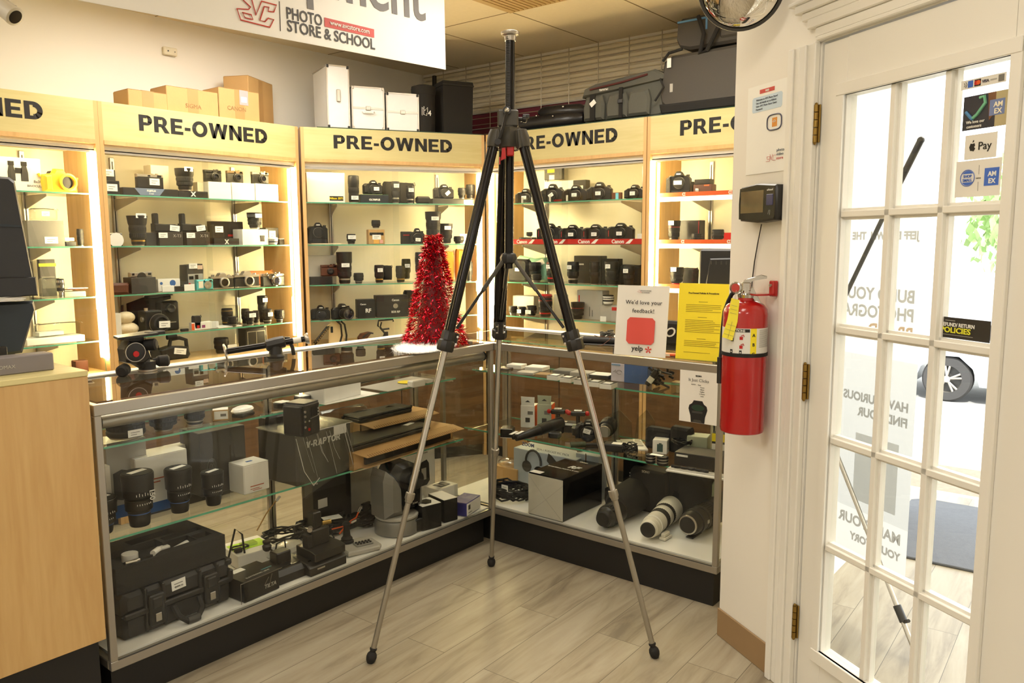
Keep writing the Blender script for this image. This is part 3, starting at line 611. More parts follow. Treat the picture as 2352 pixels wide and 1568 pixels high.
for nm, (fx, fy) in FEET:
    ft = Vector((fx, fy, 0)); h = (Vector((fx, fy, 0))-Vector((TH.x, TH.y, 0))).normalized(); tp0 = TH+h*.055; side = h.cross(Vector((0, 0, 1)))
    P = lambda s: tp0+(ft-tp0)*s
    lg = MB(anod); off = side*.0085 if nm != 'rear' else side*.0125
    ra = .0145 if nm != 'rear' else .0125
    d = (ft-tp0).normalized()
    lg.cyl(P(.012)+off, P(.385)+off, ra, anod, 20).cyl(P(.012)-off, P(.385)-off, ra, anod, 20)
    L_ = tpart('leg', lg, 'black upper tubes, chrome middle and grey lower tube')
    mb = MB(mag); yy = d; 
    q0 = P(-.02); mb.lathe([(.012, 0), (.026, .006), (.029, .03), (.027, .055), (.023, .066)], mag, 16, q0-h*.002, d)
    mb.tube([tp0+side*.03+Vector((0, 0, .03)), tp0+side*.032-d*-.03], .006, mag).tube([tp0-side*.03+Vector((0, 0, .03)), tp0-side*.032-d*-.03], .006, mag)
    tpart('leg_bracket', mb, parent=L_)
    mb = MB(blk); mb.lathe([(.022, -.032), (.025, -.026), (.025, .0), (.0295, .004), (.031, .01), (.031, .034), (.028, .04), (.012, .042)], blk, 10, P(.385), d)
    inw = (-h-d*(-h).dot(d)).normalized()
    c_ = P(.385)+inw*.022
    for s_ in (-1, 1): mb.cyl(c_-d*.022+side*.0, c_+inw*.016-d*.02, .010)
    mb.tube([c_-d*.03+inw*.006, c_+d*.008+inw*.006], .012, blk, 8)
    tpart('knee_lock', mb, parent=L_)
    mb = MB(chr_); 
    for s_ in (-.018, .008): mb.cyl(c_+inw*.006+d*s_-side*.018, c_+inw*.006+d*s_+side*.018, .004)
    tpart('rivet', mb, parent=L_)
    tpart('middle_tube', MB(chr_).cyl(P(.39), P(.69), .0115, chr_, 24), parent=L_)
    tpart('collar', MB(lgt).lathe([(.0125, -.016), (.0165, -.014), (.017, .006), (.0135, .012), (.0135, .018), (.0095, .022)], lgt, 24, P(.685), d, rib=.05), parent=L_)
    tpart('lower_tube', MB(lgt).cyl(P(.69), P(.982), .0098, lgt, 20), parent=L_)
    tpart('rubber_foot', MB(rub).lathe([(.0105, -.052), (.0125, -.05), (.0125, -.045), (.010, -.043), (.010, -.038), (.0165, -.030), (.0185, -.02), (.0165, -.008), (.011, .002), (.001, .004)], rub, 20, P(.999), d), parent=L_)
    kb = P(.36)+inw*.026; sp = Vector((spread.x, spread.y, spread.z))+h*.022; md = sp+(kb-sp)*.45
    st = MB(mag); st.tube([sp, md], .0075, mag).tube([md-(kb-sp)*.02, kb], .0055, blk)
    tpart('brace', st)
mb = MB(blk); mb.lathe([(.018, -.022), (.030, -.018), (.032, .0), (.026, .012), (.019, .016)], blk, 9, spread+Vector((0, 0, .01)), (0, 0, 1))
tpart('brace_hub', mb)
# ================================================================== builders of goods
def tagmb(w_=.035, h_=.022, m=None):          # a sticker standing in XZ, facing -y
    b = MB(m or tagm).box(-w_/2, w_/2, 0, .0007, -h_/2, h_/2, m or tagm)
    for k in range(2): b.box(-w_*.32, w_*(.3-.2*k), -.0002, 0, h_*(.12-.3*k)-h_*.04, h_*(.12-.3*k)+h_*.04, ink)
    return b
def addtag(t, x, y, z, w_=.035, h_=.022, ry=0, rx=0):
    o = part(t, 'price_tag', tagmb(w_, h_)); o.location = (x, y, z); o.rotation_euler = (math.radians(rx), math.radians(ry), 0); return o
def dslr(label, loc, rz, w_=.14, h_=.108, grip=False, tag=(0, 0, 0), lens=0, group=None, cap=True, side=1, name='digital_camera', red=False, flash=False):
    t = thing(name, label, 'camera', loc, rz, group); a = w_/2; H = h_; g = .0
    if grip: g = H*.26
    d = .036
    sh = g+(H-g)*.74
    pts = [(-a, .004), (-a, sh-.010), (-a*.86, sh), (-a*.45, sh+.003), (a*.45, sh+.003), (a*.8, sh), (a, sh-.014), (a, .004), (a*.9, 0), (-a*.9, 0)]
    part(t, 'body', MB(blk).prism(pts, 0, d, blk, b=.006))
    part(t, 'hand_grip', MB(rub).prism([(-a*1.0, g*.2+.004), (-a, sh-.012), (-a*.62, sh-.002), (-a*.55, g*.2+.006)], -.020, .01, rub, b=.007))
    if grip: part(t, 'battery_grip', MB(rub).prism([(-a, .002), (-a, g*.9), (a*.96, g*.9), (a, .002)], -.010, d+.002, rub, b=.005))
    part(t, 'prism_hump', MB(blk).prism([(-a*.40, sh-.004), (-a*.30, sh+(H-sh)*.55), (-a*.2, H-.003), (-a*.1, H), (a*.14, H), (a*.24, H-.003), (a*.36, sh+(H-sh)*.5), (a*.48, sh-.004)], -.012, d-.006, blk, b=.006))
    part(t, 'name_plate', MB(wink).box(-a*.16, a*.2, -.0128, -.012, sh+(H-sh)*.28, sh+(H-sh)*.52))
    zc = g+(sh-g)*.50; r = min(.033, (sh-g)*.44)
    L = .008+lens
    mt = part(t, 'lens_mount', MB(sil).lathe([(r, 0), (r, .006)], sil, 28, (a*.05, -.002, zc), (0, -1, 0)))
    if lens:
        part(mt, 'lens_barrel', MB(blk).lathe([(r*.97, .004), (r*1.0, .02), (r*1.12, lens*.5), (r*1.14, lens*.8), (r*1.2, lens*.82), (r*1.2, lens), (r*1.02, lens), (r*.9, lens-.006)], blk, 28, (a*.05, -.002, zc), (0, -1, 0), rib=0))
        part(mt, 'front_element', MB(glsl).lathe([(r*.92, lens-.004), (r*.5, lens-.001), (0.0005, lens)], glsl, 24, (a*.05, -.002, zc), (0, -1, 0)))
    elif cap: part(mt, 'body_cap', MB(rub).lathe([(r*.95, .004), (r*.97, .012), (r*.9, .014), (0.0005, .014)], rub, 28, (a*.05, -.002, zc), (0, -1, 0)))
    part(t, 'mode_dial', MB(blk).cyl((a*.72, d*.5, sh), (a*.72, d*.5, sh+.008), .010, blk, 16).cyl((-a*.7, d*.4, sh), (-a*.7, d*.4, sh+.004), .007, sil, 12))
    if red: part(t, 'red_trim', MB(redm).tube([(-a*.8, -.021, g+.01), (-a*.8, -.021, sh-.02)], .0015))
    if tag is not None: addtag(t, tag[0], -.022-lens-(.002), zc+tag[1], .034 if len(tag) < 4 else tag[3], .022, tag[2])
    return t
def film_slr(label, loc, rz, w_=.135, h_=.09, group=None, hole=True):
    t = thing('film_camera', label, 'camera', loc, rz, group); a = w_/2; s1 = h_*.62
    part(t, 'body', MB(blk).prism([(-a, 0), (-a, s1), (a, s1), (a, 0)], 0, .030, blk, b=.005))
    tpl = part(t, 'top_plate', MB(sil).prism([(-a, s1), (-a, s1+h_*.14), (-a*.4, s1+h_*.14), (-a*.22, h_*.97), (-a*.08, h_), (a*.12, h_), (a*.26, h_*.97), (a*.44, s1+h_*.14), (a, s1+h_*.14), (a, s1)], -.002, .032, sil, b=.004).prism([(-a, 0), (-a, .008), (a, .008), (a, 0)], -.001, .031, sil, b=.002))
    part(t, 'dial', MB(chr_).cyl((-a*.72, .015, s1+h_*.12), (-a*.72, .015, s1+h_*.27), .010).cyl((a*.7, .015, s1+h_*.12), (a*.7, .015, s1+h_*.24), .011).cyl((a*.42, .012, s1+h_*.12), (a*.42, .012, s1+h_*.2), .005))
    r = h_*.27
    m = part(t, 'lens_mount', MB(sil).lathe([(r*1.22, 0), (r*1.2, .012), (r*1.0, .014), (r*.86, .014), (r*.84, .004)], sil, 28, (a*.08, -.001, h_*.40), (0, -1, 0)))
    part(m, 'mirror_box', MB(gblk).lathe([(r*.86, .010), (r*.6, .007), (.0005, .005)], gblk, 24, (a*.08, -.001, h_*.40), (0, -1, 0)))
    return t
def compact(label, loc, rz, w_=.11, h_=.065, top=None, bodym=None, lens_r=.4, tag=None, group=None, retro=False):
    t = thing('compact_camera', label, 'camera', loc, rz, group); a = w_/2; top = top or sil; bodym = bodym or blk
    part(t, 'body', MB(bodym).prism([(-a, 0), (-a, h_*.76), (a, h_*.76), (a, 0)], 0, .028, bodym, b=.005))
    part(t, 'top_plate', MB(top).prism([(-a, h_*.74), (-a, h_*.98), (a*.97, h_*.98), (a, h_*.74)], -.001, .029, top, b=.004).cyl((a*.6, .014, h_*.98), (a*.6, .014, h_*1.06), .008, top).cyl((a*.25, .014, h_*.98), (a*.25, .014, h_*1.04), .006, top))
    part(t, 'viewfinder', MB(gblk).box(a*.5, a*.82, -.003, 0, h_*.80, h_*.94, b=.001).box(-a*.2, a*.0, -.0025, 0, h_*.82, h_*.92, b=.001))
    if lens_r:
        r = h_*lens_r
        l = part(t, 'lens', MB(top if retro else blk).lathe([(r, 0), (r, .010), (r*.85, .012), (r*.82, .020), (r*.6, .021), (r*.55, .016), (.0005, .014)], None, 26, (a*.12, 0, h_*.42), (0, -1, 0)))
        part(l, 'front_element', MB(glsl).lathe([(r*.52, .0165), (.0005, .018)], glsl, 20, (a*.12, 0, h_*.42), (0, -1, 0)))
    if tag: addtag(t, tag[0], -.024, tag[1], tag[2], tag[3], tag[4] if len(tag) > 4 else 0)
    return t
def lens(label, loc, rz, r=.035, h_=.12, hood=0, tag=None, ring=None, rm=None, group=None, bm=None, waist=.8, capm=None, axis=None, foot=False, tagw=.034, flare=0, name='camera_lens', base=None, taper=0):
    """upright lens on its mount: mount below, front above"""
    t = thing(name, label, 'lens', loc, rz, group); bm = bm or blk; o = Vector((0, 0, 0)); d = Vector((0, 0, 1))
    if axis is not None: d = Vector(axis).normalized(); o = Vector((0, 0, r if base is None else base))
    hb = h_-hood; rb = r*waist
    part(t, 'mount_ring', MB(sil).lathe([(rb*.86, 0), (rb*.88, .006)], sil, 28, o, d))
    part(t, 'barrel', MB(bm).lathe([(rb*.9, .005), (rb, .012), (rb, hb*.30), (r*.93, hb*.36), (r*.95, hb*.60), (r, hb*.64), (r, hb-.004), (r*.97, hb)], bm, 32, o, d))
    part(t, 'zoom_ring', MB(rub).lathe([(r*.96, hb*.38), (r*.985, hb*.39), (r*.985, hb*.57), (r*.96, hb*.58)], rub, 56, o, d, rib=.035))
    part(t, 'focus_ring', MB(rub).lathe([(r*1.0, hb*.70), (r*1.025, hb*.71), (r*1.025, hb*.86), (r*1.0, hb*.87)], rub, 56, o, d, rib=.035))
    if ring: part(t, 'colour_ring', MB(ring).lathe([(r*1.005, hb*.92), (r*1.012, hb*.92), (r*1.012, hb*.945), (r*1.005, hb*.945)], ring, 32, o, d))
    if rm: part(t, 'scale_ring', MB(rm).lathe([(rb*1.01, hb*.20), (rb*1.03, hb*.205), (rb*1.03, hb*.26), (rb*1.01, hb*.265)], rm, 32, o, d))
    if hood: part(t, 'lens_hood', MB(blk).lathe([(r*1.02, hb-.004), (r*1.10, hb+.006), (r*(1.12+flare), h_), (r*(1.07+flare), h_), (r*1.0, hb+.004)], blk, 32, o, d))
    else: part(t, 'lens_cap', MB(capm or rub).lathe([(r*.96, hb-.001), (r*.96, hb+.005), (r*.86, hb+.007), (.0005, hb+.007)], capm or rub, 32, o, d))
    if foot: part(t, 'tripod_foot', MB(bm).lathe([(r*1.04, hb*.24), (r*1.06, hb*.25), (r*1.06, hb*.33), (r*1.04, hb*.34)], bm, 32, o, d).box(-.012, .012, -r*1.5, -r*.9, hb*.25, hb*.33, b=.003) if axis is None else MB(bm).lathe([(r*1.04, hb*.24), (r*1.06, hb*.25), (r*1.06, hb*.33), (r*1.04, hb*.34)], bm, 32, o, d))
    if tag is not None: addtag(t, 0, -r*1.05-.003, tag, tagw, .024)
    return t
def carton(label, loc, rz, w_, d_, h_, m=None, name='box', cat='box', group=None, prints=(), tag=None, top=None, lid=True, seam_=True, side=None, b=.0015, printmb=None):
    m = m or wht; t = thing(name, label, cat, loc, rz, group); a = w_/2
    part(t, 'carton', MB(m).box(-a, a, 0, d_, 0, h_, m, b=b))
    if lid: part(t, 'lid_flap', MB(top or m).box(-a+.0008, a-.0008, .0008, d_*.97, h_-.0002, h_+.0012, top or m, b=.0004))
    if side: part(t, 'side_label', MB(side).box(-a-.0006, -a, d_*.03, d_*.97, h_*.03, h_*.97).box(a, a+.0006, d_*.03, d_*.97, h_*.03, h_*.97))
    for p in prints:
        s, sz, x, z, mm = p[:5]; txt(t, s, sz, mm, (x, -.0006, z), bold=p[5] if len(p) > 5 else 0)
    if printmb: part(t, 'printed_panel', printmb)
    if tag: addtag(t, tag[0], -.0012, tag[1], tag[2] if len(tag) > 2 else .035, tag[3] if len(tag) > 3 else .022, tag[4] if len(tag) > 4 else 0)
    return t
def pouch(label, loc, rz, w_, d_, h_, m=None, group=None, tag=None, name='pouch', cat='pouch'):
    m = m or fab; t = thing(name, label, cat, loc, rz, group); a = w_/2
    part(t, 'body', MB(m).prism([(-a*.92, 0), (-a, h_*.2), (-a*.96, h_*.9), (-a*.8, h_), (a*.82, h_*.98), (a, h_*.88), (a*.97, h_*.15), (a*.9, 0)], 0, d_, m, b=min(.012, d_*.3)))
    part(t, 'zip', MB(dgry).tube([(-a*.8, d_*.3, h_*.955), (0, d_*.25, h_*.99), (a*.8, d_*.3, h_*.945)], .0018))
    part(t, 'cord', MB(m).tube([(a*.8, d_*.4, h_*.95), (a*1.05, d_*.4, h_*1.02), (a*1.12, d_*.3, h_*.86)], .0018))
    if tag: addtag(t, tag[0], -.0015, tag[1])
    return t
def cable(name, label, pts, r=.003, m=None, group=None, plug=None, cat='cable'):
    t = thing(name, label, cat, pts[0], 0, group); o = Vector(pts[0])
    part(t, 'cord', MB(m or rub).tube([Vector(p)-o for p in pts], r, m or rub, 7))
    if plug:
        e = Vector(pts[-1])-o; d = (Vector(pts[-1])-Vector(pts[-2])).normalized()
        part(t, 'plug', MB(plug).cyl(e, e+d*.025, r*2))
    return t
def coil(name, label, loc, R, r, n, h_, m=None, group=None, squash=1, cat='cable', rz=0, tie=True, jit=.012):
    rnd = random.Random(int(R*1e4)+n); t = thing(name, label, cat, loc, rz, group); mb = MB(m or rub); pts = []
    N_ = n*22
    for i in range(N_):
        a = 2*PI*i/22; rr = R*(1-.35*rnd.random()*(1 if i % 3 == 0 else .3)); 
        pts.append((rr*math.cos(a), rr*math.sin(a)*squash, r+abs(math.sin(i*.37))*h_*.5+h_*.5*i/N_*rnd.uniform(.8, 1)))
    part(t, 'cord', mb.tube(pts, r, m or rub, 6))
    if tie: part(t, 'tie', MB(dgry).box(R*.78-.02, R*.78+.02, -.006, .006, 0, h_+r*2.4, b=.002))
    return t
# place on a wall unit's shelf: returns location, unit rotation, width and the metres per pixel
def US(u, px0, px1, sh, off=.11):
    z = (SH_Z+[DECK])[sh]; py = 600
    for _ in range(3):
        l0, h0 = ulocal(u, px0, py, off); l1, h1 = ulocal(u, px1, py, off); c = (h0+h1)/2; py = PY((c.x, c.y, z))
    return Vector((c.x, c.y, z)), U[u][1], l1-l0, K((c.x, c.y, z))
def put(u, sh, px0, px1, hpx, fn, label, off=.11, turn=0, up=0, scale_w=1, **kw):
    c, rz, w_, k = US(u, px0, px1, sh, off); c.z += up*k
    h_ = hpx*k
    if fn is lens: return fn(label, c+Vector((0, 0, 0)), rz+turn, r=w_/2*scale_w*.95, h_=h_, **kw)
    if fn is carton: return fn(label, c, rz+turn, w_*scale_w, kw.pop('d', .08), h_, **kw)
    if fn is pouch: return fn(label, c, rz+turn, w_*scale_w, kw.pop('d', .06), h_, **kw)
    return fn(label, c, rz+turn, w_=w_*scale_w, h_=h_, **kw)
# ================================================================== goods in the wall cabinets
G0, G1, G2, G3, G4 = ('goods in the far left cabinet', 'goods in the cabinet left of centre', 'goods in the corner cabinet', 'goods in the cabinet behind the tripod', 'goods in the rightmost cabinet')
def binoc(w_, h_):
    b = MB(bink)
    for x in (-.035, .02): b.prism([(x-.016, .045), (x-.016, .085), (x-.010, .115), (x+.010, .115), (x+.016, .085), (x+.016, .045)], -.0008, 0, dgry).prism([(x-.013, .115), (x-.013, .135), (x+.013, .135), (x+.013, .115)], -.0008, 0, bink)
    return b.box(-.02, .01, -.0008, 0, .08, .105, bink)
put(0, 0, -2, 97, 74, carton, 'big white binocular box with a printed picture, top shelf of the far left cabinet', d=.1, prints=[('BINOCULARS', .014, .07, .02, ink), ('8x30', .018, .075, .04, ink)], printmb=binoc(0, 0), group=G0)
put(0, 0, 100, 140, 50, dslr, 'black camera half hidden behind the yellow camera cover', off=.2, tag=None, group=G0)
t_ = None
c, rz, w_, k = US(0, 106, 176, 0, .10)
t = thing('camera_cover', 'bright yellow rubber camera cover on the top shelf of the far left cabinet', 'camera cover', c, rz+8, G0)
yb = mat('yellow_rubber', (252, 206, 40), .45, bump=.1)
part(t, 'body', MB(yb).prism([(-.08, .0), (-.086, .05), (-.076, .082), (-.03, .090), (-.018, .112), (.022, .112), (.034, .09), (.066, .088), (.084, .07), (.086, .0)], 0, .045, yb, b=.012).prism([(-.085, .004), (-.085, .075), (-.05, .08), (-.048, .004)], -.022, .02, yb, b=.008))
part(t, 'lens_opening', MB(yb).lathe([(.030, .0), (.041, .004), (.043, .02), (.035, .022), (.030, .016), (.030, .0)], yb, 32, (.028, -.0, .048), (0, -1, 0)).lathe([(.030, .002), (.0005, .002)], blk, 24, (.028, 0, .048), (0, -1, 0)))
part(t, 'strap_lug', MB(yb).cyl((-.088, .02, .07), (-.094, .02, .085), .006).cyl((.088, .02, .06), (.094, .02, .075), .006))
put(0, 1, 66, 150, 58, carton, 'grey projector box with a white price tag, second shelf of the far left cabinet', m=mgry, prints=[('EPSON', .014, .0, .12, lgry)], tag=(.02, .03, .06, .032), group=G0, d=.1)
put(0, 1, 80, 140, 26, pouch, 'clear plastic bag with printed header lying on the grey projector box', m=clr, up=60, off=.13, group=G0, name='plastic_bag', cat='bag', tag=(0, .03))
put(0, 1, 178, 194, 36, lens, 'slim black cylinder on the second shelf of the far left cabinet', waist=.95, group=G0)
put(0, 1, 152, 176, 10, carton, 'small black accessory beside the slim cylinder on the second shelf', m=blk, group=G0, d=.04)
put(0, 1, 150, 172, 7, carton, 'cream card lying on the small black accessory', m=wht, up=12, group=G0, d=.03)
put(0, 2, 96, 132, 84, carton, 'black and yellow hanging pack on the third shelf of the far left cabinet', m=dgry, off=.26, printmb=MB(ylw).box(-.04, .04, -.001, 0, .15, .165).box(-.03, .03, -.001, 0, .04, .1, ink), group=G0, d=.03)
put(0, 2, 100, 146, 46, pouch, 'clear bag of silver parts on the third shelf of the far left cabinet', m=clr, group=G0, name='plastic_bag', cat='bag')
put(0, 2, 132, 150, 40, lens, 'chrome folding tool standing by the clear bag on the third shelf', bm=chr_, group=G0, waist=.6)
t = put(0, 2, 150, 196, 12, carton, 'pile of flat printed packets on the third shelf of the far left cabinet', m=lgry, turn=-15, group=G0)
part(t, 'loose_sheet', MB(brn).box(-.05, .05, .0, .05, .035, .038).box(-.03, .06, .01, .06, .04, .043, wht))
put(0, 3, 62, 196, 14, carton, 'flat stack of papers at the bottom of the far left cabinet', m=wht, group=G0, d=.12)
put(0, 3, 85, 190, 34, pouch, 'crinkled clear bag full of white leaflets on the fourth shelf of the far left cabinet', m=clr, up=12, off=.12, group=G0, name='plastic_bag', cat='bag')
put(0, 3, 90, 150, 9, carton, 'white leaflet bundle inside the crinkled bag on the fourth shelf', m=wht, up=17, off=.15, turn=6, group=G0, d=.06)
put(0, 4, 175, 204, 26, carton, 'brown jar shaped carton by the cabinet post at the bottom left', m=brn, group=G0, d=.05)
# --- cabinet 1, shelf 1
t = put(1, 0, 236, 268, 56, carton, 'black hinged case standing open with two white price tags, far left of the top shelf', m=blk, d=.03, off=.13, tag=(0, .11, .055, .035), group=G1)
t = put(1, 0, 240, 276, 31, carton, 'small black case with a white price tag in front of the hinged case', m=blk, d=.03, tag=(0, .035, .055, .036), group=G1)
t = put(1, 0, 283, 410, 17, carton, 'long flat black box with a slate blue printed panel, on the top shelf', m=blk, d=.1, group=G1, printmb=MB(mat('slate', (110, 124, 150), .5)).prism([(-.09, .040), (.075, .040), (.045, .004), (-.06, .004)], -.0008, 0))
txt(t, 'FUJIFILM', .013, wink, (0, -.0012, .023), bold=.0005); txt(t, 'X100F', .01, wink, (0, -.0012, .009))
put(1, 0, 350, 391, 72, carton, 'cream cylinder box behind the black and chrome camera with a price tag', off=.2, d=.08, m=crm, group=G1, lid=True)
c, rz, w_, k = US(1, 317, 378, 0, .14)
compact('black and chrome rangefinder camera with a white price tag, on the slate blue box', c+Vector((0, 0, 17*k+.002)), rz, w_, 33*k, tag=(.01, .035, .055, .035), lens_r=0, group=G1)
put(1, 0, 410, 478, 15, carton, 'flat black box with a white cross logo on the top shelf', m=blk, d=.1, group=G1, printmb=MB(wink).prism([(-.016, .034), (-.008, .034), (.016, .008), (.008, .008)], -.0008, 0).prism([(.008, .034), (.016, .034), (-.008, .008), (-.016, .008)], -.0012, -.0004))
put(1, 0, 408, 444, 50, lens, 'short black zoom lens with hood, on the flat black cross logo box', up=16, off=.14, hood=.04, tag=.115, flare=.04, group=G1, tagw=.05)
put(1, 0, 455, 484, 22, carton, 'small cream carton between the cross logo box and the white boxes', m=crm, off=.16, up=15, d=.05, group=G1)
for i, (a, b, c1, cm, tp, lab) in enumerate(((480, 532, (474, 512), blk, blk, ('leftmost', 'black')), (534, 586, (526, 562), dgry, mat('bronze', (120, 100, 74), .4, .4), ('middle', 'bronze')), (588, 640, (583, 620), blk, sil, ('rightmost', 'silver and black')))):
    put(1, 0, a, b, 38, carton, '%s of the three white boxes, under a %s compact camera' % lab, d=.09, group='three white boxes')
    c, rz, w_, k = US(1, c1[0], c1[1], 0, .13)
    compact('%s compact camera standing on the %s white box' % lab[::-1], c+Vector((0, 0, 38*k+.002)), rz, w_, 27*k, top=tp, bodym=cm, lens_r=.36, group='compact cameras on the white boxes')
# shelf 2
t = put(1, 1, 248, 283, 30, compact, 'silver compact camera behind a large round white tag, left end of the second shelf', tag=None, group=G1)
part(t, 'round_tag', MB(tagm).lathe([(.037, 0), (.037, .001), (.0005, .001)], tagm, 28, (-.005, -.024, .03), (0, -1, 0)))
put(1, 1, 299, 337, 68, lens, 'tall black telephoto lens with wide hood and price tag, second shelf', hood=.045, tag=.155, flare=.1, rm=mat('gold', (190, 150, 70), .35, .8), group=G1, tagw=.055)
put(1, 1, 336, 367, 29, carton, 'small black box between the tall lens and the twin accessory boxes', m=dgry, off=.14, group=G1)
put(1, 1, 367, 421, 30, carton, 'left of two dark boxes under the battery grips, white barcode sticker', m=mat('brown_black', (52, 44, 38), .5), d=.09, tag=(-.045, .055, .05, .028), prints=[('X-T3', .022, .035, .045, lgry)], group=G1)
put(1, 1, 430, 483, 30, carton, 'right of two dark boxes under the battery grips, white barcode sticker', m=mat('brown_black', (52, 44, 38), .5), d=.09, tag=(-.045, .055, .05, .028), prints=[('X-T4', .022, .035, .045, lgry)], group=G1)
for i, (a, b) in enumerate(((359, 418), (419, 479))):
    c, rz, w_, k = US(1, a, b, 1, .13); c.z += 30*k+.002
    t = thing('battery_grip', '%s black battery grip with upright handle on the dark boxes' % ('left', 'right')[i], 'battery grip', c, rz, 'battery grips')
    part(t, 'body', MB(blk).prism([(-.075, 0), (-.075, .045), (.06, .038), (.075, .03), (.075, 0)], 0, .05, blk, b=.006))
    part(t, 'upright', MB(blk).box(-.07, -.045, .01, .045, .04, .1, b=.005)); part(t, 'contacts', MB(dgry).box(-.02, .05, .01, .04, .036, .042, b=.002))
    addtag(t, .035, -.004, .02, .055, .03, (6, -8)[i])
put(1, 1, 488, 560, 53, carton, 'wide dark box with a small red sticker, leaning at the back of the second shelf', m=mat('brown_black', (52, 44, 38), .5), off=.22, d=.05, group=G1, printmb=MB(redm).box(.0, .08, -.001, 0, .05, .062))
put(1, 1, 492, 550, 15, carton, 'flat black box with a white cross logo on the second shelf', m=blk, d=.09, group=G1, printmb=MB(wink).prism([(-.014, .032), (-.007, .032), (.014, .006), (.007, .006)], -.0008, 0).prism([(.007, .032), (.014, .032), (-.007, .006), (-.014, .006)], -.0012, -.0004))
put(1, 1, 494, 516, 30, carton, 'clear box with a white price tag on the flat cross logo box, second shelf', m=clr, up=16, tag=(0, .05, .05, .035), d=.05, off=.13, group=G1)
put(1, 1, 558, 617, 35, carton, 'white lens box with a small lens picture, right part of the second shelf', d=.1, group=G1, printmb=MB(dgry).box(.03, .06, -.001, 0, .02, .045).box(.028, .062, -.001, 0, .045, .056))
put(1, 1, 573, 601, 36, lens, 'short black lens with hood and price tag standing on the white lens box', up=37, off=.15, hood=.03, tag=.075, group=G1, tagw=.045)
put(1, 1, 612, 641, 38, carton, 'black box with a white label behind the white lens caps', m=dgry, off=.2, tag=(0, .06, .045, .05), group=G1)
put(1, 1, 618, 637, 14, lens, 'white round lens cap case at the right end of the second shelf', bm=wht, capm=wht, waist=.9, group=G1)
put(1, 1, 640, 656, 13, carton, 'tilted black and white battery pack at the right end of the second shelf', m=blk, top=wht, turn=20, d=.03, group=G1)
# shelf 3
t = put(1, 2, 256, 300, 26, pouch, 'brown leather camera strap and case at the left end of the third shelf', m=brn, group=G1, name='leather_case', cat='camera case')
put(1, 2, 303, 360, 36, carton, 'large box shaped folding camera in dark leather, third shelf', m=dgry, d=.09, group=G1, name='folding_camera', cat='camera', lid=False)
c, rz, w_, k = US(1, 303, 360, 2, .11); t = thing('instant_camera', 'silver top with round window on the dark box shaped camera', 'camera', c+Vector((0, .02, 37*k)), rz, G1)
part(t, 'top_plate', MB(sil).prism([(-.06, 0), (-.06, .024), (.06, .026), (.06, 0)], 0, .03, sil, b=.004)); part(t, 'viewfinder', MB(gblk).box(.035, .052, -.002, 0, .008, .02).box(-.05, -.038, -.002, 0, .008, .02)); part(t, 'dial', MB(gblk).lathe([(.024, 0), (.024, .004)], gblk, 24, (0, 0, .0), (0, -1, 0)))
put(1, 2, 364, 415, 28, carton, 'white box with a round blue logo on the third shelf', d=.06, off=.15, group=G1, printmb=MB(blu).lathe([(.017, 0), (.017, .001), (.0005, .001)], blu, 24, (.02, 0, .045), (0, -1, 0)).lathe([(.008, 0), (.008, .001), (.0005, .001)], blu, 16, (-.045, 0, .045), (0, -1, 0)))
put(1, 2, 374, 400, 14, carton, 'small cream card in front of the blue logo box', d=.01, turn=-8, off=.10, group=G1)
c, rz, w_, k = US(1, 420, 476, 2, .16); t = thing('instant_camera', 'tall grey and white instant camera with raised flash bar, third shelf', 'camera', c, rz, G1)
part(t, 'body', MB(dgry).prism([(-.06, 0), (-.072, .03), (-.05, .05), (-.045, .14), (.055, .145), (.06, .115), (.052, 0)], 0, .08, dgry, b=.006)); part(t, 'face_panel', MB(lgry).box(-.04, .05, -.004, 0, .03, .09, b=.002)); part(t, 'lens', MB(gblk).box(.0, .02, -.007, -.004, .06, .085, b=.002).box(-.035, -.01, -.007, -.004, .06, .078)); part(t, 'flash_window', MB(mat('flash_pane', (220, 190, 170), .3)).box(.02, .05, -.003, 0, .115, .138)); part(t, 'shutter_button', MB(redm).cyl((-.035, -.004, .035), (-.035, -.009, .035), .005)); addtag(t, -.008, -.006, .135, .05, .03)
put(1, 2, 404, 424, 11, carton, 'tiny black viewer between the blue logo box and the instant camera', m=blk, d=.02, group=G1)
put(1, 2, 424, 448, 15, carton, 'blank white price card in front of the instant camera', d=.004, off=.095, lid=False, group=G1, name='price_card', cat='price card')
c, rz, w_, k = US(1, 453, 491, 2, .10); teal = mat('teal_plastic', (96, 196, 196), .4)
t = compact('teal and cream toy camera in front of the instant camera', c, rz, w_, 24*k, top=teal, bodym=teal, lens_r=0, group=G1); part(t, 'lens', MB(sil).lathe([(.022, 0), (.022, .006), (.015, .007), (.0005, .004)], sil, 24, (.012, -.002, .028), (0, -1, 0))); part(t, 'cream_panel', MB(crm).box(-.04, -.012, -.0015, .0, .012, .05))
put(1, 2, 486, 538, 37, film_slr, 'chrome and black film camera without a lens, left of the pair on the third shelf', group=G1)
put(1, 2, 540, 597, 38, film_slr, 'chrome and black film camera without a lens, right of the pair on the third shelf', group=G1)
put(1, 2, 574, 630, 34, pouch, 'tan leather camera case behind the right hand chrome cameras', m=mat('tan_leather', (186, 104, 50), .5, bump=.3), off=.22, group=G1, name='leather_case', cat='camera case')
t = put(1, 2, 604, 655, 30, compact, 'ornate chrome rangefinder camera with many dials, right end of the third shelf', top=chr_, lens_r=.42, retro=True, group=G1)
part(t, 'dial', MB(chr_).cyl((-.045, .01, .068), (-.045, .01, .082), .009).cyl((-.02, .01, .068), (-.02, .01, .078), .008).cyl((.04, .01, .068), (.04, .01, .08), .010).lathe([(.013, 0), (.013, .006)], chr_, 16, (-.03, -.0, .058), (0, -1, 0)))
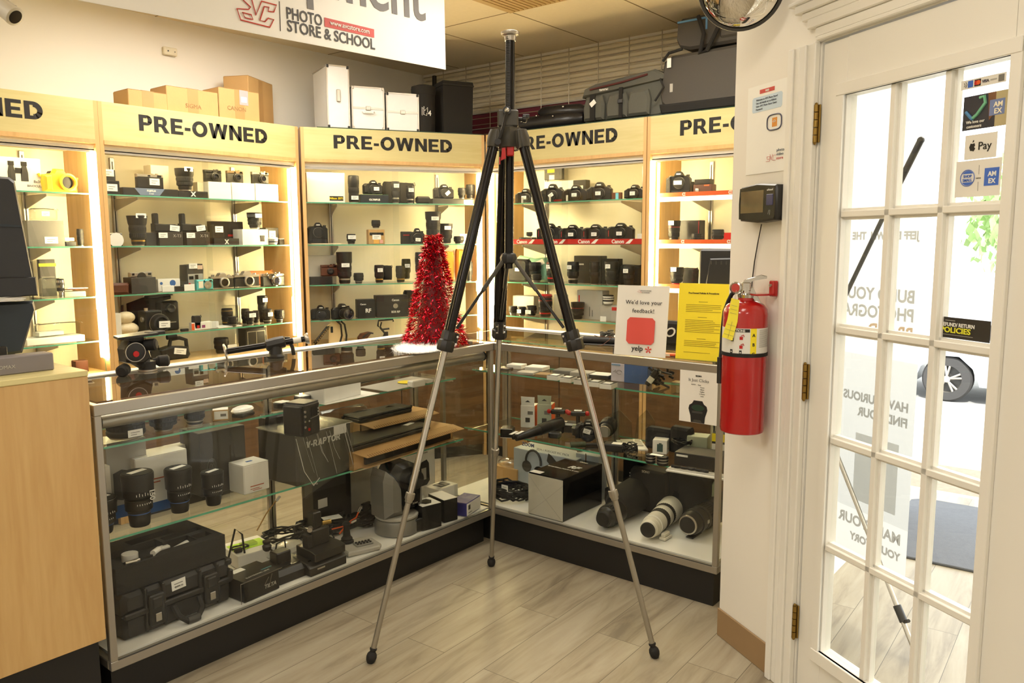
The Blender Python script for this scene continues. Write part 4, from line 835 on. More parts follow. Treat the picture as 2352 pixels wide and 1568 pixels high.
# shelf 4
put(1, 3, 259, 281, 55, carton, 'upright white box at the left end of the fourth shelf', d=.05, group=G1)
c, rz, w_, k = US(1, 281, 322, 3, .12); bub = mat('bubble_wrap', (240, 222, 186), .3, bump=1.0, scale=30, bscale=90)
t = thing('wrapped_bundle', 'bubble wrapped bundle beside the upright white box on the fourth shelf', 'wrapped bundle', c, rz, G1)
part(t, 'lower_bundle', MB(bub).ball((0, .04, .036), .058, .05, .036, seg=14)); part(t, 'upper_bundle', MB(bub).ball((-.005, .04, .097), .048, .04, .032, seg=12))
c, rz, w_, k = US(1, 322, 392, 3, .12)
t = thing('film_camera', 'large black medium format camera with round lens and white price tag, fourth shelf', 'camera', c, rz, G1)
part(t, 'body', MB(blk).box(-.05, .045, 0, .09, 0, .125, b=.006)); part(t, 'winding_knob', MB(sil).cyl((-.06, .03, .08), (-.05, .03, .08), .014).cyl((-.03, .03, .125), (-.03, .03, .14), .010)); l = part(t, 'lens', MB(blk).lathe([(.05, 0), (.053, .01), (.05, .03), (.044, .04), (.036, .042), (.03, .036)], blk, 32, (.018, 0, .055), (0, -1, 0))); part(l, 'front_element', MB(glsl).lathe([(.034, .034), (.0005, .038)], glsl, 24, (.018, 0, .055), (0, -1, 0))); part(l, 'silver_ring', MB(sil).lathe([(.0535, .008), (.0545, .010), (.0535, .012)], sil, 32, (.018, 0, .055), (0, -1, 0))); addtag(t, .03, -.046, .052, .062, .036, 2)
c, rz, w_, k = US(1, 375, 413, 3, .2)
t = thing('film_camera', 'tall black twin lens camera standing behind the medium format camera', 'camera', c, rz, G1)
part(t, 'body', MB(blk).box(-.05, .05, 0, .07, 0, .165, b=.008)); part(t, 'lens', MB(blk).lathe([(.026, 0), (.026, .02), (.02, .022), (.0005, .016)], blk, 24, (-.005, 0, .125), (0, -1, 0))); part(t, 'name_plate', MB(sil).box(-.01, .03, -.001, 0, .045, .05))
c, rz, w_, k = US(1, 305, 396, 3, .28)
t = thing('camera_bag', 'flat black bag lying behind the black cameras on the fourth shelf', 'bag', c, rz, G1); part(t, 'body', MB(fab).prism([(-.12, .12), (-.12, .17), (-.05, .185), (.12, .19), (.12, .175), (.06, .165), (.03, .1), (-.04, 0), (-.08, 0)], 0, .05, fab, b=.01)); part(t, 'flap', MB(fab).prism([(-.12, .17), (0, .187), (.125, .193), (.12, .199), (0, .194), (-.12, .178)], -.01, .06))
put(1, 3, 445, 465, 33, pouch, 'small black folding grip standing alone on the fourth shelf', group=G1, d=.03)
put(1, 3, 418, 434, 5, carton, 'tiny black cap lying beside the standing folding grip', m=blk, d=.02, group=G1)
put(1, 3, 441, 487, 17, carton, 'white film pack with an orange end on the fourth shelf', d=.03, group=G1, printmb=MB(org).box(-.062, -.045, -.001, 0, .002, .038).box(-.03, -.015, -.001, 0, .01, .026, redm).box(.0, .02, -.001, 0, .01, .026, mat('plum', (140, 60, 110), .5)))
put(1, 3, 486, 502, 16, carton, 'cream price card leaning beside the orange ended film pack', d=.006, turn=-20, group=G1, name='price_card', cat='price card')
put(1, 3, 520, 550, 42, carton, 'clear plastic case standing behind the gold banded lenses', m=clr, off=.24, d=.04, group=G1)
put(1, 3, 511, 535, 38, lens, 'gold banded black lens left of the tall lenses, fourth shelf', ring=MATS['gold'], rm=MATS['gold'], off=.17, group=G1, waist=.92)
put(1, 3, 524, 546, 21, lens, 'tiny wide lens in front of the gold banded lens', off=.10, rm=sil, group=G1, waist=.7)
put(1, 3, 502, 556, 3, carton, 'white card under the gold banded lenses', off=.085, d=.1, lid=False, group=G1, name='price_card', cat='price card')
put(1, 3, 556, 573, 33, lens, 'small lens with a price card at its left, centre of the fourth shelf', off=.18, tag=.06, group=G1)
put(1, 3, 565, 584, 29, lens, 'small black lens with a square price tag, front of the fourth shelf', off=.11, tag=.06, tagw=.045, group=G1)
put(1, 3, 582, 595, 27, lens, 'narrow black lens at the right of the tagged pair, fourth shelf', off=.17, group=G1)
put(1, 3, 595, 614, 62, lens, 'tallest black lens with hood at the right of the fourth shelf', off=.17, hood=.05, group=G1, tag=.14)
put(1, 3, 604, 625, 31, lens, 'short chrome footed lens with a price tag before the tallest lens', off=.10, tag=.058, rm=sil, group=G1)
put(1, 3, 632, 653, 26, lens, 'black lens on a chrome base at the right end of the fourth shelf', rm=sil, group=G1, waist=.65)
# deck
c, rz, w_, k = US(1, 372, 440, 4, .14)
t = thing('video_camera', 'black video camcorder with a top handle, low in the cabinet left of centre', 'camcorder', c, rz, G1)
part(t, 'body', MB(blk).prism([(-.09, 0), (-.09, .06), (-.02, .075), (.07, .065), (.085, .02), (.07, 0)], 0, .08, blk, b=.008)); part(t, 'top_handle', MB(blk).tube([(-.02, .04, .07), (-.01, .04, .11), (.04, .04, .115), (.08, .04, .10), (.085, .04, .03)], .011)); part(t, 'microphone', MB(rub).cyl((-.035, .03, .125), (.02, .03, .125), .013)); addtag(t, .02, -.004, .045, .07, .034, 10)
put(1, 4, 335, 372, 44, dslr, 'dark film camera left of the camcorder, low in the cabinet left of centre', off=.16, group=G1, tag=(.02, -.02, 0))
put(1, 4, 566, 614, 48, carton, 'pair of black cases with chrome edges, low in the cabinet behind the support arm', m=blk, d=.08, off=.16, group=G1, printmb=MB(sil).box(-.062, -.058, -.0015, 0, .01, .11).box(-.002, .002, -.0015, 0, .01, .11).box(.058, .062, -.0015, 0, .01, .11).box(-.062, .062, -.0015, 0, .108, .112))
put(1, 4, 524, 545, 14, carton, 'white price card low in the cabinet beside the twin cases', up=6, d=.004, group=G1, name='price_card', cat='price card')
put(1, 4, 494, 525, 34, lens, 'dark lens low in the cabinet beside the round silver arm end', off=.16, group=G1)
# --- cabinet 2 (corner)
put(2, 0, 706, 793, 67, carton, 'large blank white box with a small yellow lettered label, corner cabinet', d=.1, group=G2, printmb=MB(bink).box(.02, .105, -.001, 0, .012, .04))
c, rz, w_, k = US(2, 706, 793, 0, .11)
o_ = bpy.data.objects[[o.name for o in bpy.data.objects if o.get('label', '').startswith('large blank white box')][0]]
txt(o_, 'Nikon 35Ti', .018, ylw, (.062, -.002, .02), bold=.0004)
put(2, 0, 800, 826, 59, lens, 'tall black telephoto lens beside the large blank white box, corner cabinet', tag=.03, rm=None, group=G2, waist=.95, tagw=.045)
t = put(2, 0, 828, 893, 19, carton, 'black box with a green top edge under a camera, top shelf of the corner cabinet', m=mat('navy_black', (34, 38, 44), .5), top=green, d=.1, group=G2, prints=[('OLYMPUS', .016, .0, .016, wink, .0008)])
put(2, 0, 835, 880, 31, dslr, 'compact black mirrorless camera with price tag on the green edged box', up=21, off=.14, group=G2, tag=(.018, 0, 0))
put(2, 0, 882, 918, 51, pouch, 'left of two black drawstring pouches on the top shelf of the corner cabinet', off=.2, group=G2)
put(2, 0, 916, 954, 49, pouch, 'right of two black drawstring pouches on the top shelf of the corner cabinet', off=.2, group=G2)
put(2, 0, 899, 919, 47, lens, 'slim lens with price tag before the left drawstring pouch', tag=.11, rm=sil, group=G2)
put(2, 0, 933, 952, 38, lens, 'slim lens with price tag before the right drawstring pouch', tag=.085, rm=sil, group=G2)
put(2, 0, 957, 990, 17, carton, 'short black lens hood lying on the top shelf of the corner cabinet', m=rub, d=.05, group=G2, name='lens_hood', cat='lens hood', b=.012, lid=False)
put(2, 0, 994, 1090, 12, carton, 'long low dark grey box under the right hand camera of the corner cabinet', m=dgry, d=.1, group=G2, tag=(.1, .015, .06, .026))
put(2, 0, 997, 1043, 32, dslr, 'black camera with a tilted price tag on the long grey box', up=13, off=.13, group=G2, tag=(.02, 0, -40))
put(2, 0, 1052, 1070, 22, lens, 'short black lens on the long grey box in the corner cabinet', up=13, off=.14, group=G2)
put(2, 0, 1070, 1092, 30, lens, 'black petal hood lens partly behind the left tripod leg', up=13, off=.16, group=G2)
put(2, 1, 708, 754, 48, dslr, 'large black camera with vertical grip, left on the second corner shelf', grip=True, tag=None, group=G2, up=2)
t = solo('bubble_wrap', 'flat piece of bubble wrap under the large camera in the corner cabinet', 'bubble wrap', MB(bub).prism([(-.1, -.03), (-.06, -.045), (.08, -.04), (.12, -.01), (.1, .05), (-.08, .05)], 0, .008, ax='Z'), US(2, 712, 790, 1, .12)[0]+Vector((0, 0, .001)), -30, G2)
t.scale = (1, 1, .8)
put(2, 1, 796, 818, 21, lens, 'very short lens under a white price tag, second shelf of the corner cabinet', tag=.045, tagw=.05, group=G2)
put(2, 1, 847, 884, 33, carton, 'small carton with black band and colour pictures, second shelf of the corner cabinet', m=card, d=.07, group=G2, printmb=MB(bink).box(-.045, .045, -.001, 0, .056, .074).box(-.02, .015, -.001, 0, .004, .03, mat('peach', (236, 180, 90), .5)).box(.02, .04, -.001, 0, .006, .028, mat('pink', (230, 170, 160), .5)), tag=(.0, .045, .055, .03))
put(2, 1, 854, 875, 16, lens, 'small black lens standing on the carton with colour pictures', up=36, off=.13, group=G2)
put(2, 1, 924, 946, 28, carton, 'black canister with a red line left of the camera, second shelf of the corner cabinet', m=rub, d=.05, group=G2, printmb=MB(redm).box(-.025, .025, -.001, 0, .055, .06))
put(2, 1, 941, 976, 36, dslr, 'black camera body with a white price tag left of the tree top', group=G2, tag=(.0, -.01, 3))
put(2, 1, 979, 1012, 73, lens, 'tallest black lens with hood in the corner cabinet, right above the red tree', hood=.05, tag=.165, flare=.02, rm=MATS['gold'], group=G2, tagw=.05)
put(2, 1, 1010, 1039, 46, lens, 'mid height black lens with price tag right of the tallest one, above the red tree', hood=.03, tag=.105, off=.15, group=G2, tagw=.045)
put(2, 1, 1042, 1066, 15, lens, 'low black lens with a white price card beside the left tripod leg', group=G2)
put(2, 1, 1056, 1074, 22, carton, 'white price card standing beside the low black lens', d=.004, group=G2, off=.15, name='price_card', cat='price card')
put(2, 2, 706, 773, 64, carton, 'large cream box at the left end of the third shelf, corner cabinet', off=.2, d=.08, group=G2)
put(2, 2, 738, 777, 26, compact, 'dark brown leather covered camera before the cream box', up=18, top=brn, bodym=brn, lens_r=.3, off=.15, group=G2)
put(2, 2, 714, 764, 17, carton, 'low black accessory case under the brown camera', m=blk, d=.07, group=G2)
put(2, 2, 775, 809, 73, lens, 'tall black lens with a wide smooth hood, third corner shelf', hood=.07, tag=.12, rm=sil, group=G2, tagw=.05)
put(2, 2, 812, 836, 22, lens, 'small round black lens beside the tall smooth hooded lens', rm=sil, group=G2, waist=.7)
put(2, 2, 860, 883, 39, lens, 'medium lens with price tag before a flat black pouch, third shelf of the corner cabinet', tag=.085, group=G2, rm=MATS['gold'])
put(2, 2, 880, 902, 33, pouch, 'flat black square pouch behind the tagged medium lens', off=.16, up=6, group=G2)
put(2, 2, 909, 932, 36, lens, 'bare black lens in front of a taller tagged lens, third shelf of the corner cabinet', rm=MATS['gold'], group=G2)
put(2, 2, 923, 944, 44, lens, 'dark lens with a price tag behind the bare black lens', off=.2, up=6, tag=.09, group=G2)
put(2, 2, 954, 982, 66, lens, 'tall lens with a scribbled price tag just left of the red tree', tag=.15, rm=MATS['gold'], group=G2)
put(2, 2, 1020, 1044, 68, pouch, 'left of two orange lens wraps to the right of the red tree', m=mat('orange_fabric', (224, 142, 50), .8, bump=.4), off=.2, group=G2, name='lens_wrap', cat='lens wrap')
put(2, 2, 1050, 1074, 72, pouch, 'right of two orange lens wraps to the right of the red tree', m=MATS['orange_fabric'], off=.2, group=G2, name='lens_wrap', cat='lens wrap')
put(2, 2, 1068, 1086, 42, lens, 'slim lens between the orange wraps and the tripod, third shelf of the corner cabinet', group=G2)
put(2, 3, 715, 759, 33, dslr, 'black camera facing front at the left end of the fourth shelf, corner cabinet', tag=None, lens=.04, group=G2)
put(2, 3, 763, 812, 35, dslr, 'black camera with a wide front lens, second from left on the fourth shelf, corner cabinet', tag=None, lens=.07, turn=20, group=G2)
put(2, 3, 822, 862, 42, carton, 'narrow white lettered black box on the fourth shelf of the corner cabinet', m=blk, d=.08, group=G2, prints=[('RF', .035, .012, .036, wink, .001), ('Canon', .014, -.02, .085, wink, .0004)])
put(2, 3, 866, 938, 49, carton, 'wide black camera box with a round lens picture, fourth corner shelf', m=mat('soft_black', (44, 40, 36), .5), d=.1, group=G2, prints=[('Canon', .018, .02, .105, wink, .0006), ('EOS RP', .018, .02, .028, wink, .0006)], printmb=MB(sil).lathe([(.016, 0), (.016, .0012), (.012, .0014)], sil, 24, (.02, 0, .072), (0, -1, 0)))
put(2, 3, 930, 966, 56, pouch, 'black bag behind the wide camera box, left of the red tree', off=.22, group=G2)
c, rz, w_, k = US(2, 750, 796, 4, .12)
cz = MB(mat('strap_cream', (224, 200, 150), .6, bump=.2))
t = thing('camera_strap', 'cream and black looped camera strap low in the corner cabinet', 'strap', c, rz, G2)
part(t, 'loop', MB(MATS['strap_cream']).prism([(-.05, 0), (-.05, .12), (-.03, .15), (.0, .155), (.03, .13), (.045, .06), (.05, 0)], 0, .012, b=.004)); part(t, 'black_band', MB(blk).tube([(-.005, -.004, .155), (.03, -.004, .12), (.035, -.004, .05), (.02, -.004, 0)], .006).tube([(.02, .0, .155), (.055, 0, .12), (.065, 0, .05), (.06, 0, 0)], .006)); part(t, 'buckle', MB(blk).box(-.035, -.02, -.004, 0, .07, .11, b=.003))
c, rz, w_, k = US(2, 722, 754, 4, .10)
t = thing('coiled_strap', 'black and cream striped coiled cord beside the looped strap', 'strap', c, rz, G2)
part(t, 'cord', MB(blk).tube([(-.04+.085*i/60+.01*math.cos(i*.9), .01*math.sin(i*.9), .01+.1*i/60+.014*math.cos(i*.9+1)) for i in range(61)], .006)); part(t, 'cream_stripe', MB(MATS['strap_cream']).tube([(-.037+.085*i/60+.01*math.cos(i*.9+2.6), .01*math.sin(i*.9+2.6), .013+.1*i/60+.014*math.cos(i*.9+3.6)) for i in range(61)], .005))
c, rz, w_, k = US(2, 823, 857, 4, .12)
t = thing('hand_strap', 'brown and black padded hand strap low in the corner cabinet', 'strap', c, rz, G2)
part(t, 'pad', MB(brn).prism([(-.045, 0), (-.05, .03), (-.03, .055), (.02, .065), (.045, .06), (.02, .03), (.0, 0)], 0, .04, brn, b=.008)); part(t, 'webbing', MB(blk).tube([(-.02, -.004, .03), (.02, -.004, .058), (.05, -.004, .055)], .005))
c, rz, w_, k = US(2, 863, 907, 4, .12)
t = thing('hand_grip_rig', 'black angular camera handle frame low in the corner cabinet, left of the red tree', 'camera handle', c, rz, G2)
part(t, 'handle', MB(blk).tube([(-.045, .01, .1), (-.04, .01, .135), (.055, .01, .14), (.058, .01, .125)], .006).tube([(-.045, .01, .1), (-.03, .01, .09), (-.02, .01, .125)], .005)); part(t, 'arm', MB(blk).tube([(-.03, .01, .09), (.0, .01, .05), (-.02, .01, .0)], .007).tube([(-.02, .01, .075), (.03, .01, .08)], .006)); part(t, 'base', MB(blk).box(-.02, .03, -.01, .04, .0, .03, b=.005).cyl((.01, .01, .03), (.01, .01, .06), .012))
# --- cabinet 3
for i, (a, b, h_, tl, lab, tr) in enumerate(((1188, 1226, 33, 0, 'leftmost black camera on the top shelf behind the tripod', 12), (1247, 1290, 41, -32, 'black camera with a slanted price tag, second on the top shelf behind the tripod', 12), (1298, 1346, 37, 0, 'black camera with square price tag in front of the framed box', 12), (1352, 1401, 41, 0, 'black camera above the bright light reflection on the top shelf', 12), (1436, 1478, 32, 0, 'smallest black camera at the right end of the top shelf behind the tripod', 0))):
    put(3, 0, a, b, h_, dslr, lab, off=.115, group=G3, tag=(.0, .0, tl), turn=tr, up=0)
put(3, 0, 1250, 1320, 50, carton, 'long white box behind the cameras on the top shelf behind the tripod', off=.27, d=.06, group=G3)
put(3, 0, 1316, 1345, 50, carton, 'dark framed box beside the long white box on the top shelf', off=.26, d=.05, m=blk, group=G3, printmb=MB(crm).box(-.025, .028, -.001, 0, .02, .105))
put(3, 0, 1250, 1290, 38, carton, 'yellow and black film pack standing on the long white box', up=54, off=.28, d=.03, m=dgry, group=G3, printmb=MB(ylw).box(-.045, .012, -.001, 0, .045, .09).box(-.03, .012, -.0015, 0, .0, .03, wht))
put(3, 0, 1402, 1426, 16, carton, 'small pack with a light blue stripe between the cameras on the top shelf', m=brn, off=.14, d=.02, group=G3, printmb=MB(mat('sky', (110, 190, 214), .5)).box(-.0, .02, -.001, 0, 0, .04))
for i, (a, b, h_, lab) in enumerate(((1238, 1286, 46, 'leftmost large black camera on the red striped shelf, partly behind the tripod leg'), (1290, 1338, 43, 'second large black camera on the red striped shelf, square price tag'), (1341, 1393, 44, 'third large black camera on the red striped shelf, behind the light reflection'), (1397, 1452, 47, 'rightmost and largest black camera on the red striped shelf'))):
    put(3, 1, a, b, h_, dslr, lab, off=.105, turn=14, group=G3, up=0, grip=True, red=True, tag=(.0, -.006, 0) if i else None)
put(3, 1, 1463, 1476, 22, carton, 'small white tagged box cut by the cabinet post, red striped shelf', off=.1, d=.03, group=G3)
put(3, 1, 1192, 1222, 14, carton, 'low black accessory at the left end of the red striped shelf', m=blk, off=.1, d=.05, group=G3)
put(3, 1, 1210, 1222, 9, lens, 'tiny black knob cap on top of the low accessory', up=15, off=.12, group=G3)
c, rz, w_, k = US(3, 1165, 1212, 2, .14)
t = thing('plastic_bag', 'crumpled green and white plastic bag behind a padded case, third shelf behind the tripod', 'bag', c+Vector((.08, -.05, 0)), rz, G3)
part(t, 'body', MB(mat('mint_bag', (150, 200, 170), .4, bump=1, scale=20)).prism([(-.13, 0), (-.15, .13), (-.1, .17), (.02, .15), (.12, .16), (.14, .05), (.12, 0)], 0, .04, b=.01)); part(t, 'white_fold', MB(wht).prism([(-.06, .09), (.1, .15), (.12, .12), (0, .07)], -.004, .0))
put(3, 2, 1166, 1210, 52, pouch, 'grey padded lens case with a price tag at the left end of the third shelf', tag=(0, .08), group=G3, off=.12)
put(3, 2, 1212, 1240, 42, lens, 'squat black lens between the padded case and the tripod leg', off=.18, group=G3)
put(3, 2, 1222, 1242, 17, lens, 'low black lens with chrome lines in front of the squat lens', off=.1, rm=sil, group=G3)
put(3, 2, 1257, 1278, 49, lens, 'black lens with red ring and price tag just left of the tripod leg', tag=.105, ring=redm, group=G3, rm=redm)
put(3, 2, 1304, 1328, 48, lens, 'black lens with white price tag right of the tripod leg, third shelf', tag=.105, group=G3, rm=sil)
put(3, 2, 1318, 1380, 62, carton, 'large black box behind the lenses on the third shelf behind the tripod', m=mat('soft_black', (44, 40, 36), .5), off=.22, d=.07, group=G3, prints=[('Canon', .018, -.05, .115, wink, .0006)])
put(3, 2, 1355, 1376, 50, lens, 'black lens directly behind the bright light reflection, third shelf', group=G3)
put(3, 2, 1382, 1418, 58, carton, 'black square bag behind a tagged lens, third shelf', m=fab, off=.2, d=.06, group=G3, lid=False)
put(3, 2, 1391, 1418, 54, lens, 'smooth black lens with hood and high price tag before the square bag', tag=.115, hood=.05, group=G3)
put(3, 2, 1421, 1468, 46, pouch, 'wide black soft case at the right end of the third shelf', off=.2, group=G3)
put(3, 2, 1432, 1456, 44, lens, 'black lens with curved price tag before the wide soft case', tag=.09, group=G3)
put(3, 3, 1178, 1226, 41, carton, 'grey white carton behind three short lenses, fourth shelf behind the tripod', m=lgry, off=.22, d=.06, group=G3)
put(3, 3, 1170, 1187, 18, lens, 'first of three short lenses on the fourth shelf, chrome banded', rm=sil, group=G3, off=.12)
put(3, 3, 1191, 1207, 18, lens, 'middle of three short lenses on the fourth shelf, with a price tag', tag=.03, group=G3, off=.12)
put(3, 3, 1211, 1231, 22, lens, 'last of three short lenses on the fourth shelf, widest and tagged', tag=.03, group=G3, off=.12, tagw=.045)
put(3, 3, 1239, 1266, 42, lens, 'red ringed cinema lens left of the tripod leg on the fourth shelf', ring=redm, rm=redm, group=G3)
put(3, 3, 1239, 1266, 7, lens, 'red and white cap case on top of the red ringed cinema lens', up=43, bm=redm, capm=redm, group=G3, waist=.95, off=.12, name='lens_cap_case')
put(3, 3, 1272, 1295, 50, carton, 'narrow grey box between the cinema lens and the tripod leg', m=lgry, off=.2, d=.05, group=G3)
put(3, 3, 1314, 1339, 40, lens, 'red ringed black lens right of the tripod leg, fourth shelf', ring=redm, group=G3, hood=.03)
put(3, 3, 1325, 1383, 66, carton, 'tall pale grey lens box with one red edge on the fourth shelf', m=lgry, off=.16, d=.08, group=G3, printmb=MB(redm).box(-.082, -.074, -.001, 0, .002, .15).box(.0, .003, -.001, 0, .02, .08, dgry).box(.02, .023, -.001, 0, .02, .06, dgry))
put(3, 3, 1378, 1408, 36, carton, 'low white box with a small jar on it, fourth shelf right part', off=.14, d=.06, m=lgry, group=G3)
put(3, 3, 1385, 1408, 19, lens, 'small white and black jar like lens on the low white box', up=38, bm=wht, off=.15, group=G3, waist=.9)
put(3, 3, 1404, 1419, 38, carton, 'narrow white box with a red top band beside the jar', off=.12, d=.05, m=lgry, group=G3, printmb=MB(redm).box(-.018, .018, -.001, 0, .07, .09), turn=15)
put(3, 3, 1378, 1392, 12, carton, 'tiny white price card on the fourth shelf beside the feedback sign', off=.09, d=.004, group=G3, name='price_card', cat='price card')
# --- cabinet 4
put(4, 0, 1533, 1583, 56, dslr, 'large black camera with vertical grip, top shelf of the rightmost cabinet', grip=True, up=2, off=.12, turn=15, group=G4, tag=(0, .0, 0, .045))
put(4, 0, 1592, 1634, 24, carton, 'dark red printed box on the top shelf of the rightmost cabinet', m=mat('dark_red_box', (70, 40, 32), .5), up=2, off=.12, d=.06, group=G4, printmb=MB(org).box(.01, .04, -.001, 0, .05, .056))
put(4, 0, 1594, 1630, 11, carton, 'small black case on top of the dark red printed box', m=blk, up=27, off=.13, d=.05, group=G4)
put(4, 0, 1580, 1594, 30, lens, 'narrow black lens between the large camera and the dark red box', up=2, off=.2, group=G4)
put(4, 0, 1597, 1604, 12, lens, 'tiny white bottle in front of the dark red box', up=2, bm=wht, capm=wht, off=.09, group=G4, name='cleaner_bottle')
put(4, 1, 1535, 1560, 50, lens, 'black lens with hood and price tag on the second shelf of the rightmost cabinet', up=2, tag=.11, hood=.03, ring=redm, off=.10, group=G4)
put(4, 1, 1560, 1606, 50, carton, 'tall black box with a thin red edge on the second shelf of the rightmost cabinet', m=blk, up=2, off=.2, d=.07, group=G4, printmb=MB(redm).box(.055, .058, -.001, 0, 0, .12))
put(4, 1, 1588, 1612, 18, lens, 'short black lens before the tall red edged box', up=2, off=.1, group=G4, rm=sil)
put(4, 1, 1635, 1662, 27, lens, 'round black lens with a red line alone at the right of the second shelf', up=2, off=.11, group=G4, rm=redm)
put(4, 1, 1660, 1690, 22, carton, 'small red and white box at the right end of the second shelf', m=redm, up=2, off=.2, d=.04, group=G4)
put(4, 2, 1540, 1567, 45, lens, 'black lens with price tag on the third shelf of the rightmost cabinet', up=2, tag=.1, hood=.03, off=.11, group=G4, rm=redm)
put(4, 2, 1565, 1596, 42, pouch, 'tapered black pouch beside the tagged lens, third shelf of the rightmost cabinet', up=2, off=.2, group=G4)
# ================================================================== on top of the wall cabinets
GT = UH+.002
GB = 'cardboard boxes on the cabinet tops'
for px0, px1, h_, d_, lab, pr0 in ((296, 385, .055, .16, 'flattest cardboard box, leftmost of the row on the cabinet', ''), (384, 502, .10, .17, 'taped cardboard box, second in the row on the cabinet', 'SIGMA'), (504, 596, .135, .17, 'cardboard box with pink tape and handwriting, in front of the tallest box', 'CANON')):
    p0 = Y(px0, 250, 4.11); p1 = Y(px1, 250, 4.11)
    t = carton(lab, ((p0.x+p1.x)/2, 4.11, GT), 0, p1.x-p0.x, d_, h_+.03, card, group=GB, cat='cardboard box', name='cardboard_box', b=.003)
    part(t, 'tape', MB(kraft).box(-.03, .03, -.0008, 0, .0, h_+.03).box(-.035, .035, .0, d_, h_+.0315, h_+.0325))
    if pr0: txt(t, pr0, .032, mat('pencil', (150, 116, 74), .8), (.0 if pr0 == 'SIGMA' else -.02, -.0015, .03 if pr0 == 'SIGMA' else .05))
    if pr0 == 'CANON': part(t, 'pink_tape', MB(mat('pink_tape', (226, 160, 160), .4)).box(-.0, .055, -.0016, -.0009, .085, .166).box(.01, .045, -.002, -.0015, .10, .13, wht))
t = carton('tallest cardboard box, upright at the right of the row on the cabinet', (2.925, 4.31, GT), 0, .30, .16, .285, card, group=GB, cat='cardboard box', name='cardboard_box', b=.003)
part(t, 'tape', MB(kraft).box(-.03, .02, -.0008, 0, .02, .28)); t.rotation_euler.z = math.radians(28)
def flight(lab, px0, px1, y, h_, d_, rz, corner, handle=0, vert=False):
    o, ax, ay = uax(2); n = ay; 
    l0, h0 = ulocal(2, px0, 250, y); l1, h1 = ulocal(2, px1, 250, y); w_ = l1-l0; c = (h0+h1)/2
    t = thing('equipment_case', lab, 'equipment case', (c.x, c.y, GT+.006), rz, 'silver equipment cases'); a = w_/2
    part(t, 'shell', MB(slv).box(-a, a, 0, d_, 0, h_, slv, b=.004))
    e = MB(sil)
    for x in (-a, a): e.box(x-.004, x+.004, -.003, .003, 0, h_).box(x-.004, x+.004, 0, d_, h_-.003, h_+.003)
    for z in (0, h_): e.box(-a, a, -.003, .004, z-.004 if z else 0, z+.004)
    if not vert: e.box(-a, a, -.003, .002, h_*.5-.006, h_*.5+.006)
    part(t, 'edge_trim', e)
    cm = MB(corner)
    for x in (-a, a):
        for z in (0, h_): cm.box(x-(.012 if x > 0 else .002), x+(.002 if x > 0 else .012), -.006, .01, z-(.014 if z else 0), z+(.004 if z else .014), b=.002)
    part(t, 'corner_guard', cm)
    part(t, 'latch', MB(sil).box(-.015, .015, -.008, 0, h_*.5-.012, h_*.5+.012, b=.002) if not handle == 3 else MB(sil).box(-.012, .012, -.012, 0, h_*.42, h_*.62, b=.003))
    if handle == 2: part(t, 'handle', MB(wht).tube([(-.035, -.004, h_*.42), (-.03, -.016, h_*.38), (.03, -.016, h_*.38), (.035, -.004, h_*.42)], .005))
    return t
flight('tallest silver equipment case with black corners, left of the silver row on the corner cabinet', 752, 803, .03, .365, .30, -22, blk, 3, True)
flight('middle silver equipment case with a white handle, on the corner cabinet', 809, 882, .03, .25, .2, -28, sil, 2)
flight('rightmost silver equipment case with black corners and a heart shaped latch', 888, 961, .03, .225, .2, -28, blk, 0)
l0, h0 = ulocal(2, 958, 250, .05); l1, h1 = ulocal(2, 1019, 250, .05); c = (h0+h1)/2; rr = (l1-l0)/2*.9
t = thing('lighting_bag', 'round black padded bag with a white logo, beside the silver cases', 'bag', (c.x-.005, c.y+.055, GT+.006), -30, 'black bags on the corner cabinet')
part(t, 'body', MB(fab).lathe([(rr*.86, 0), (rr*.9, .02), (rr*.93, .24)], fab, 28, (0, 0, 0)))
part(t, 'lid', MB(fab).lathe([(rr*.95, .235), (rr*1.0, .25), (rr*1.02, .268), (rr*.98, .285), (rr*.6, .295), (0.0005, .296)], fab, 28))
part(t, 'logo', MB(wink).tube([(-.03, -rr*.905, .10), (-.03, -rr*.915, .15), (-.012, -rr*.93, .13), (.005, -rr*.94, .15), (.005, -rr*.94, .12)], .0022).tube([(-.018, -rr*.93, .155), (-.02, -rr*.93, .105), (-.0, -rr*.94, .10), (.0, -rr*.94, .115)], .0022))
txt(t, '4', .045, wink, (.018, -rr*.935, .10), bold=.001)
l0, h0 = ulocal(2, 1016, 250, .06); l1, h1 = ulocal(2, 1088, 250, .06); c = (h0+h1)/2; a = (l1-l0)/2
t = thing('lighting_bag', 'tall square black padded bag, rightmost on the corner cabinet', 'bag', (c.x, c.y, GT+.006), -26, 'black bags on the corner cabinet')
part(t, 'body', MB(fab).frustum(-a*.92, a*.92, .0, .17, 0, .30, -a*.06, -.005)); part(t, 'lid', MB(fab).frustum(-a*1.02, a*1.02, -.01, .18, .30, .33, .006, .006)); part(t, 'zip', MB(dgry).tube([(-a*1.03, -.012, .305), (a*1.03, -.012, .305)], .002))
o, ax, ay = uax(2)
solo('cabinet_top_mat', 'dark green glass sheet lying on top of the corner cabinet under the cases', 'glass sheet', MB(mat('green_glass_dark', (30, 58, 40), .2)).box(.10, 1.16, .012, .36, 0, .006), (o.x, o.y, GT-.001), -30)
o, ax, ay = uax(3)
solo('cabinet_top_mat', 'dark green glass sheet lying on top of the right wall cabinets under the bags', 'glass sheet', MB(mat('green_glass_dark', (30, 58, 40), .2)).box(.05, 2.3, .012, .36, 0, .006), (o.x, o.y, GT-.001), -90)
def RT(px, py, x=4.16): return X(px, py, x)
t = thing('tripod_bag', 'long glossy black tripod bag lying on the right wall cabinets', 'bag', (4.14, 3.02, GT+.006), -90)
